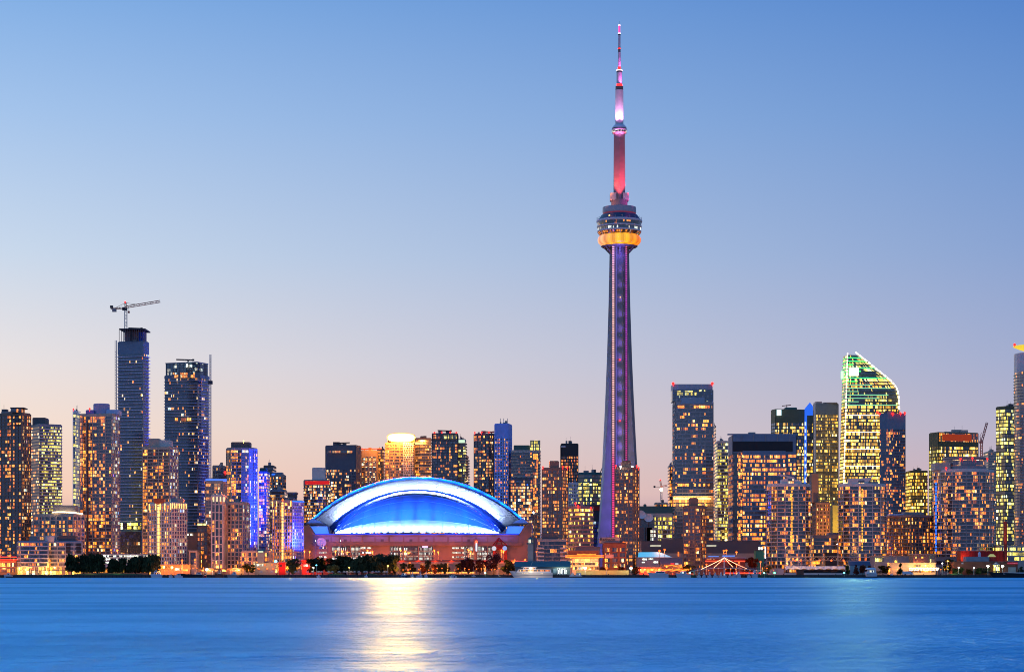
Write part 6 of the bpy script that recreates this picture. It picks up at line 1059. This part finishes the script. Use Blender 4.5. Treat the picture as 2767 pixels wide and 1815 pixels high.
t = tower('apartment_wing', 'lit balcony wing squeezed between the brick hotel and the brown tower', 'building', 1740, ('r', 1679.5, 1693, 16), 1470, 'brick', W(3, .75, 1.5, 'amber', (.05, .04, .03)), 3.3, 1.1)
h = hall('harbour_wall', 'lit garden wall along the quay below the brick hotel', 'wall', 1668, 1556, 1700, 1541.5, .5, 'yellowwall', 'yellowwall', eave=.05); lamp('wall_light', 'AREA', (lx(h, 1630), -5, 3.5), 900, (1, .6, .2), h['root'], aim=(lx(h, 1630), 0, 1.5), size=38, sy=1)
h = hall('convention_hall', 'long blank grey hall with two white lettered signs behind the red lit street', 'building', 1860, 1733, 2050, 1462, 40, mat('hall_panel', (.16, .145, .145), .7, .05), 'roof', eave=.1)
b = MB(); b.box(lx(h, 1787), lx(h, 1846), -.9, -.02, 8, lz(h, 1455.5)); b.build('taller_bay', [mat('hall_panel', (.16, .145, .145), .7, .05)], h['root']); b = MB(); b.box(lx(h, 1733), lx(h, 2050), -1.2, -.95, 0, lz(h, 1494)); b.build('plinth', [M['beige']], h['root'])
for px in (1771.5, 1921):
    b = MB()
    for k in range(12): x = lx(h, px-14+2.4*k); b.box(x, x+.5, -.5, -.3, lz(h, 1475.5), lz(h, 1472)); b.box(x, x+.62, -.5, -.31, lz(h, 1472.9), lz(h, 1472.05))
    b.build('letter_row', [glow('pale_letters', (1, .95, .7), .9)], h['root'])
b = MB(); b.box(lx(h, 1839), lx(h, 1845), -3, -2.7, lz(h, 1503), lz(h, 1490)) ; b = MB()
b.box(lx(h, 1831), lx(h, 1834.5), -2, -1.6, lz(h, 1502), lz(h, 1490)); b.build('orange_banner', [glow('orange_banner', (1, .2, .03), 1.4)], h['root'])
h = hall('aquarium_hall', 'low hall with cyan-lit folded roof at the hall left end', 'building', 1800, 1722, 1818, 1506, 30, 'conc', 'conc', [(1736, 1748, 1508, 1512, WHW), (1752, 1765, 1507.5, 1511, WHW), (1790, 1812, 1508, 1512, WHW), (1734, 1742, 1517, 1520, WHW), (1766, 1778, 1516, 1520, WHW)])
b = MB(); b.extr([(lx(h, 1728), h['H']+.55), (lx(h, 1816), h['H']+.55), (lx(h, 1790), lz(h, 1493)), (lx(h, 1778), lz(h, 1490.5)), (lx(h, 1730), lz(h, 1491))], 2, 24); b.build('folded_roof', [mat('cyan_lit_roof', (.15, .35, .45), emit=(.05, .55, .95), es=.75)], h['root'])  # cyan light on the roof put in as its own glow
h = hall('market_pavilion', 'dark gabled quay pavilion with red sign amid orange lights', 'pavilion', 1700, 1786, 1842, 1524, 16, 'char', 'char', [(1788, 1792, 1527, 1533, AM), (1799, 1803, 1527, 1533, AM), (1842-4, 1841, 1527, 1533, AM), (1812, 1822, 1521, 1524, glow('red_sign', (1, .03, .03), 1.6), 'red_sign'), (1824, 1833, 1521, 1524.5, glow('white_sign', (1, .9, .85), 1), 'white_sign')], gable=5)
for y, x0, x1 in ((1538, 1745, 1862), (1540.5, 1740, 1858), (1527, 1802, 1838)):
    t_ = thing('festoon_lights', {1538: 'upper swag of orange festoon bulbs along the quay market', 1540.5: 'lower swag of orange festoon bulbs along the quay market', 1527: 'short straight row of festoon bulbs on the gabled pavilion'}[y], 'string lights', (wx(x0, 1672), 1672 if y > 1530 else 1698, G)); n_ = int((x1-x0)/2.6); b = MB()
    for k in range(n_): b.sphere((wx(x0+(x1-x0)*k/n_, 1672)-wx(x0, 1672), 0, wz(y+1.2*sin(k*.7), 1672)-G), .36, 6)
    b.build('bulb', [glow('festoon_orange', (1, .15, .012), 4)], t_)
    b = MB(); b.tube((0, 0, wz(y-1, 1672)-G), (wx(x1, 1672)-wx(x0, 1672), 0, wz(y-1, 1672)-G), .05, 4)
    for k in range(5): x = (wx(x1, 1672)-wx(x0, 1672))*k/4; b.tube((x, 0, 0), (x, 0, wz(y-1, 1672)-G), .08, 4)
    b.build('cable', [M['char']], t_)
for px, c, p in ((1732, (1, .02, .01), 6000), (1745, (1, .05, .01), 6000), (1800, (1, .06, .01), 4000), (1826, (1, .06, .01), 4000), (1765, (1, .35, .05), 1500), (1785, (1, .35, .05), 1500), (1812, (1, .25, .05), 1500), (1838, (1, .3, .05), 1500), (1862, (1, .5, .1), 1200), (1930, (1, .08, .02), 900), (1990, (1, .08, .02), 900), (2040, (1, .08, .02), 900)): lamp('street_fill_glow', 'POINT', (wx(px, 1690), 1680, G+4.5), p*2.2, c, size=.6)
h = hall('quay_cafe', 'orange glowing cafe front along the quay market', 'shops', 1690, 1728, 1786, 1533, 8, 'brown', 'char', [(1730, 1784, 1536, 1546, W(1.6, .85, 1.8, 'amber', (.3, .06, .02), 0, k=6, seed=83))]); h = hall('quay_cafe', 'red and orange lit cafe front left of the footbridge', 'shops', 1690, 1843, 1880, 1535, 8, 'brown', 'char', [(1845, 1878, 1537, 1546, W(1.6, .8, 1.8, 'amber', (.3, .06, .02), 0, k=6, seed=84))])
h = hall('red_arcade', 'long red lit arcade with round lamps behind the footbridge', 'building', 1760, 1906, 2014, 1507, 14, 'brick', 'bluew', [(1909, 1930, 1508.5, 1512, AM), (1906, 2014, 1514, 1516.5, glow('red_neon', (1, .03, .01), 4), 'red_neon')]); strip(h, 'blue_roof_light', 1914, 1942, 1501, 1503.5, mat('blue_wash', (.1, .2, .5), emit=(.1, .3, 1), es=.7), dy=0); strip(h, 'blue_roof_light', 1952, 1986, 1499.5, 1503.5, mat('blue_wash', (.1, .2, .5)), dy=0); lamp('arcade_red', 'AREA', (lx(h, 1960), -6, 4), 500, (1, .05, .02), h['root'], aim=(lx(h, 1960), 0, 5), size=45, sy=2)
b = MB(); b.box(wx(1960, 1684), wx(2056, 1684), 1683.6, 1684, G+1.1, G+1.9); o = b.build('neon_rail', [glow('red_neon', (1, .03, .01), 4)]); tag(o, 'low red neon rail on the quay right of the footbridge mast', 'rail')
# footbridge
DB = 1652; fb = thing('footbridge', 'white cable-stayed footbridge with light strings up its single mast', 'bridge', (wx(1957, DB), DB, 0)); fx = lambda p: wx(p, DB)-wx(1957, DB); fz = lambda y: wz(y, DB)
b = MB(); pts = [(1866, 1542), (1900, 1536.5), (1930, 1533.5), (1957, 1533), (1985, 1533.5), (2015, 1536.5), (2060, 1539.5)]
for (xa, ya), (xc, yc) in zip(pts, pts[1:]):
    q = [(fx(xa), fz(ya+1.6)), (fx(xc), fz(yc+1.6)), (fx(xc), fz(yc-.4)), (fx(xa), fz(ya-.4))]; b.extr(q, -1.5, 1.5)
b.build('deck', [M['pale']], fb)
b = MB()
for (xa, ya), (xc, yc) in zip(pts, pts[1:]): b.tube((fx(xa), -1.5, fz(ya-3.4)), (fx(xc), -1.5, fz(yc-3.4)), .08, 4)
for k in range(45): px = 1868+4.3*k; b.tube((fx(px), -1.5, fz(1539.5 if abs(px-1957) > 60 else 1533)), (fx(px), -1.5, fz(1531)), .05, 4)
b.build('railing', [M['mast']], fb)
b = MB(); b.tube((0, 0, 0), (0, 0, fz(1504)), .55, 8, r2=.4); b.build('bridge_mast', [M['pale']], fb)
for x1_, y1_ in ((1895, 1536.5), (1930, 1531.5), (1980, 1530.5), (2016, 1535)):
    A, C = Vector((0, -.3, fz(1506))), Vector((fx(x1_), -.8, fz(y1_))); b = MB(); n_ = int((C-A).length/.85)
    for k in range(n_+1): b.sphere(A+(C-A)*(k/n_)+Vector((0, 0, -.25*sin(pi*k/n_))), .24, 6)
    b.build('string_lights', [glow('festoon_rose', (1, .42, .22), 7)], fb); b = MB(); b.tube(A, C, .06, 4); b.build('stay_cable', [M['mast']], fb)
for x in (1876, 2048): b = MB(); b.box(fx(x)-.6, fx(x)+.6, -1, 1, 0, fz(1541.2)); b.build('pier', [M['conc']], fb)
for px, mk, lab in ((2065, 'green', 'green navigation lamp right of the footbridge'), (2093, 'green', 'green lit panel lamp left of the tent poles'), (1864, 'green', 'green navigation lamp right of the white cruisers'), (1997, 'yellow', 'yellow navigation lamp under the footbridge'), (1311, 'green', 'green lamp post on the dock left of the yacht'), (2281, 'cyan', 'pale blue lamp at the tent end')): post(px, 1547 if mk != 'yellow' else 1552.5, 1646, mk, 0, lab, None, .7, name='navigation_lamp', base=.3)
h = hall('ticket_kiosk', 'green glass drum kiosk with pale beacon pole right of the grey hall', 'kiosk', 1790, 2042, 2064, 1487, 12, mat('kiosk_green', (.04, .2, .12)), 'dark', [(2049, 2060, 1477, 1484.5, WHW)], eave=.4); strip(h, 'beacon_strip', 2066, 2068.5, 1476, 1508, glow('white_pole', (.8, 1, .9), 2), dy=-1)
# tented stage
DS = 1690; te = thing('tented_stage', 'white peaked tent canopy with steel truss and dark arches on the quay', 'tent', (wx(2200, DS), DS, G)); sx_ = lambda p: wx(p, DS)-wx(2200, DS); sz = lambda y: wz(y, DS)-G
b = MB(); xs = [2122, 2140, 2160, 2182, 2204, 2226, 2247, 2266, 2285]
for k, (a, c) in enumerate(zip(xs, xs[1:])):
    z0, z1 = sz(1536), sz(1536); m = (a+c)/2; P0 = [(sx_(a), -3, sz(1538)), (sx_(m), -3.5, sz(1535)), (sx_(c), -3, sz(1538))]; P1 = [(sx_(a), 6, sz(1529)), (sx_(m), 6, sz(1528)), (sx_(c), 6, sz(1529))]; P2 = [(sx_(a), 15, sz(1538)), (sx_(m), 15, sz(1536)), (sx_(c), 15, sz(1538))]
    loft(b, [P0, P1, P2])
b.build('canopy', [M['canvas']], te)
b = MB(); b.box(sx_(2124), sx_(2284), 0, 14, 0, sz(1539)); b.build('dark_hall', [M['black']], te); b = MB(); b.box(sx_(2118), sx_(2290), -5, -4, 0, 1.6); b.build('stage_wall', [M['pale']], te)
b = MB(); lattice(b, (sx_(2126), 8, sz(1508)), (sx_(2284), 8, sz(1508)), 3.2, 3.4, .2); b.build('roof_truss', [mat('lit_truss', (.5, .38, .28), .5)], te)
b = MB()
for a, c in ((2137, 2146), (2159, 2168), (2189, 2196), (2126, 2136)): b.tube((sx_(a), 2, sz(1514)), (sx_(c), 2, sz(1530)), .2, 4)
b.build('stay_strut', [M['pale']], te)
for px in (2149, 2163, 2214, 2246, 2279): b = MB(); b.sphere((sx_(px), -1, sz(1513.5)), .75, 8); b.build('truss_lamp', [GL['orange']], te); lamp('truss_light', 'POINT', (sx_(px), -3, sz(1515)), 700, (1, .45, .12), te, size=.5)
b = MB(); b.box(sx_(2126), sx_(2149), -5.3, -5.1, sz(1545), sz(1538)); b.build('lit_sign', [W(1.2, .9, 1.6, 'amber', (.4, .05, .02), 0, k=3, seed=97)], te)
h = hall('dark_sign_roof', 'dark billboard roof edge above the tent truss', 'building', 1780, 2232, 2262, 1494, 8, 'black', 'black'); h = hall('brick_hut', 'small reddish brick hut in front of the tent', 'hut', 1664, 2153, 2172, 1539, 4, 'brick', 'brick', eave=.1)
h = hall('boat_house', 'blue gabled shed left of the tour boat', 'shed', 1684, 2296, 2352, 1527, 14, mat('pale_teal', (.3, .42, .42)), mat('slate_blue', (.05, .08, .13)), gable=3.4, eave=.4)
h = hall('gallery_building', 'grey gallery with slanted glass bay left of the restaurant', 'building', 1730, 2362, 2470, 1502, 20, 'steel', 'grey', [(2364, 2388, 1505, 1517, W(2.4, .7, 1.3, 'lime', (.1, .1, .08), 0)), (2417, 2424, 1513, 1519, OFW)])
h = hall('gallery_building', 'charcoal box roofed restaurant block with small lit windows', 'building', 1700, 2467, 2528, 1497, 18, 'char', 'grey', [(2472, 2478, 1503, 1508, OFW), (2489, 2495, 1503, 1508, OFW), (2472, 2478, 1513, 1516, OFW), (2512, 2525, 1499, 1519, W(2, .9, 1.2, 'lime', (.1, .12, .05), 0, seed=88))])
h = hall('restaurant_building', 'pale waterfront restaurant with dazzling strung terrace', 'building', 1678, 2408, 2528, 1521, 16, mat('pale_render', (.48, .38, .28)), 'beige', [(2469, 2480, 1525, 1531, OFW), (2482, 2489, 1525, 1531, OFW), (2498, 2508, 1525, 1531, OFW), (2513, 2520, 1525, 1531, OFW), (2455, 2526, 1538, 1545, AM)])
for y, n_ in ((1534.5, 40), (1539, 20)):
    b = MB(); rng = random.Random(n_)
    for k in range(n_): b.sphere((lx(h, 2456+80*k/n_+rng.uniform(-1, 1)), -3.5, lz(h, y+rng.uniform(-.7, .7))), .4, 6)
    b.build('string_lights', [glow('festoon_bulb', (1, .45, .10), 5)], h['root'])
lamp('terrace_light', 'AREA', (lx(h, 2495), -6, lz(h, 1534)), 3200, (1, .5, .12), h['root'], aim=(lx(h, 2495), 0, lz(h, 1532)), size=22, sy=2); lamp('wall_light', 'AREA', (lx(h, 2440), -6, lz(h, 1535)), 900, (1, .6, .25), h['root'], aim=(lx(h, 2440), 0, lz(h, 1532)), size=18, sy=2)
v = thing('delivery_van', 'white van parked below the conifer at the restaurant', 'van', (wx(2453, 1660), 1660, G)); b = MB(); b.extr([(-4, .4), (4, .4), (4, 1.5), (3.3, 1.7), (2.6, 2.9), (-4, 2.9)], -1, 1); b.build('body', [M['hull']], v)
for x in (-2.4, 2.5): b = MB(); b.tube((x, -1.05, .42), (x, 1.05, .42), .42, 12); b.build('axle_wheels', [M['black']], v)
b = MB(); b.box(2.5, 3.3, -1.06, -1.02, 1.7, 2.4); b.build('side_window', [M['darkglass']], v)
t = tower('parking_garage', 'white lit parking decks at the right edge behind the chimney', 'garage', 1840, ('r', 2683, 2790, 26), 1475, 'conc', W(2.2, .95, 1.6, 'lime', (.1, .1, .06), 0, k=8, seed=99), 3.6, 1.4, (8, .5), crown=1, base=11, roof='roof')
h = hall('podium_building', 'pink podium with open arcade below the round condo tower', 'building', 1790, 2526, 2590, 1505, 14, 'pink', 'pink', [(2530, 2586, 1515, 1524, M['darkglass'])])
h = hall('corrugated_block', 'red corrugated block behind the brick power house', 'building', 1720, 2596, 2716, 1489.5, 16, 'red', 'red', eave=.05); b = MB()
for k in range(30): x = lx(h, 2597+4*k); b.box(x, x+.45, -.3, -.02, 0, h['H']-.2)
b.build('cladding_ribs', [M['red']], h['root']); lamp('red_uplight', 'AREA', (lx(h, 2600), -6, lz(h, 1509)), 900, (1, .3, .1), h['root'], aim=(lx(h, 2602), 0, lz(h, 1497)), size=6, sy=2)
h = hall('brick_chimney', 'tall round red brick chimney behind the power house', 'chimney', 1722, 2712, 2713, 1520, 1, 'brick', 'brick', eave=.02); b = MB(); b.lathe([(1.55, 0), (1.35, lz(h, 1411)), (1.5, lz(h, 1411)), (1.5, lz(h, 1409)), (1.1, lz(h, 1409))], (lx(h, 2715), -2), 20); b.build('stack', [mat('chimney_red', (.26, .045, .03))], h['root']); lamp('chimney_light', 'SPOT', (lx(h, 2700), -26, 20), 14000, (1, .35, .15), h['root'], aim=(lx(h, 2715), -2, 34), size=.5, spot=40)
h = hall('power_house', 'long red brick power house with skylight lantern and red banner', 'building', 1682, 2578, 2750, 1517.5, 18, 'brick', 'char', [(2724, 2745, 1531.5, 1547, mat('pale_mural', (.3, .34, .34)), 'mural'), (2598, 2603, 1519, 1523, M['white'], 'white_panel'), (2722, 2750, 1518.8, 1523, glow('red_banner', (1, .02, .08), .45), 'red_banner')], eave=.1)
text('THE POWER PLANT', 'banner_text', h['root'], (lx(h, 2736), -.4, lz(h, 1520.9)), .95, M['white'], .02)
b = MB(); b.box(lx(h, 2613), lx(h, 2676), 4, 14, h['H']+.55, lz(h, 1503)); b.build('roof_plant', [M['steel']], h['root']); b = MB(); b.box(lx(h, 2677), lx(h, 2692), 3, 9, h['H']+.55, lz(h, 1503.5)); b.build('roof_lantern', [M['red']], h['root']); b = MB(); b.prism([(lx(h, 2675), 2.5), (lx(h, 2694), 2.5), (lx(h, 2694), 9.5), (lx(h, 2675), 9.5)], lz(h, 1503.4), lz(h, 1496), 0, poly2=[(lx(h, 2680), 5.5), (lx(h, 2689), 5.5), (lx(h, 2689), 6.5), (lx(h, 2680), 6.5)]); b.build('glass_skylight', [glow('skylight_glow', (.75, .8, .3), .45)], h['root'])
b = MB(); b.lathe([(1.1, h['H']+.4), (1.1, lz(h, 1493)), (.1, lz(h, 1489))], (lx(h, 2651), 6), 14); b.build('vent_stack', [M['bluew']], h['root'])
b = MB(); b.box(lx(h, 2684), lx(h, 2698), -4, -.05, 0, lz(h, 1525)); b.build('porch', [W(1.2, .9, 1.6, 'lime', (.2, .2, .05), 0, k=9, seed=96)], h['root']); b = MB(); b.prism([(lx(h, 2681), -4.6), (lx(h, 2699), -4.6), (lx(h, 2699), .2), (lx(h, 2681), .2)], lz(h, 1525)+.01, lz(h, 1518), 0, poly2=[(lx(h, 2689), -2.4), (lx(h, 2690.5), -2.4), (lx(h, 2690.5), -2), (lx(h, 2689), -2)]); b.build('porch_roof', [M['grey']], h['root'])
lamp('corner_light', 'POINT', (lx(h, 2588), -6, 3), 500, (1, .5, .15), h['root'], size=.4)
for px, col, p in ((60, (1, .2, .03), 2200), (440, (1, .4, .1), 1400), (505, (1, .25, .05), 2200), (560, (1, .35, .08), 1600), (640, (1, .45, .1), 1200), (700, (1, .45, .1), 1200), (1480, (1, .5, .2), 1500), (1600, (1, .4, .1), 1800), (2150, (1, .4, .1), 1500), (2330, (1, .35, .1), 1500), (2530, (1, .4, .1), 1500)): lamp('street_fill_glow', 'POINT', (wx(px, 1690), 1698, G+4), p*2.5, col, size=.6)
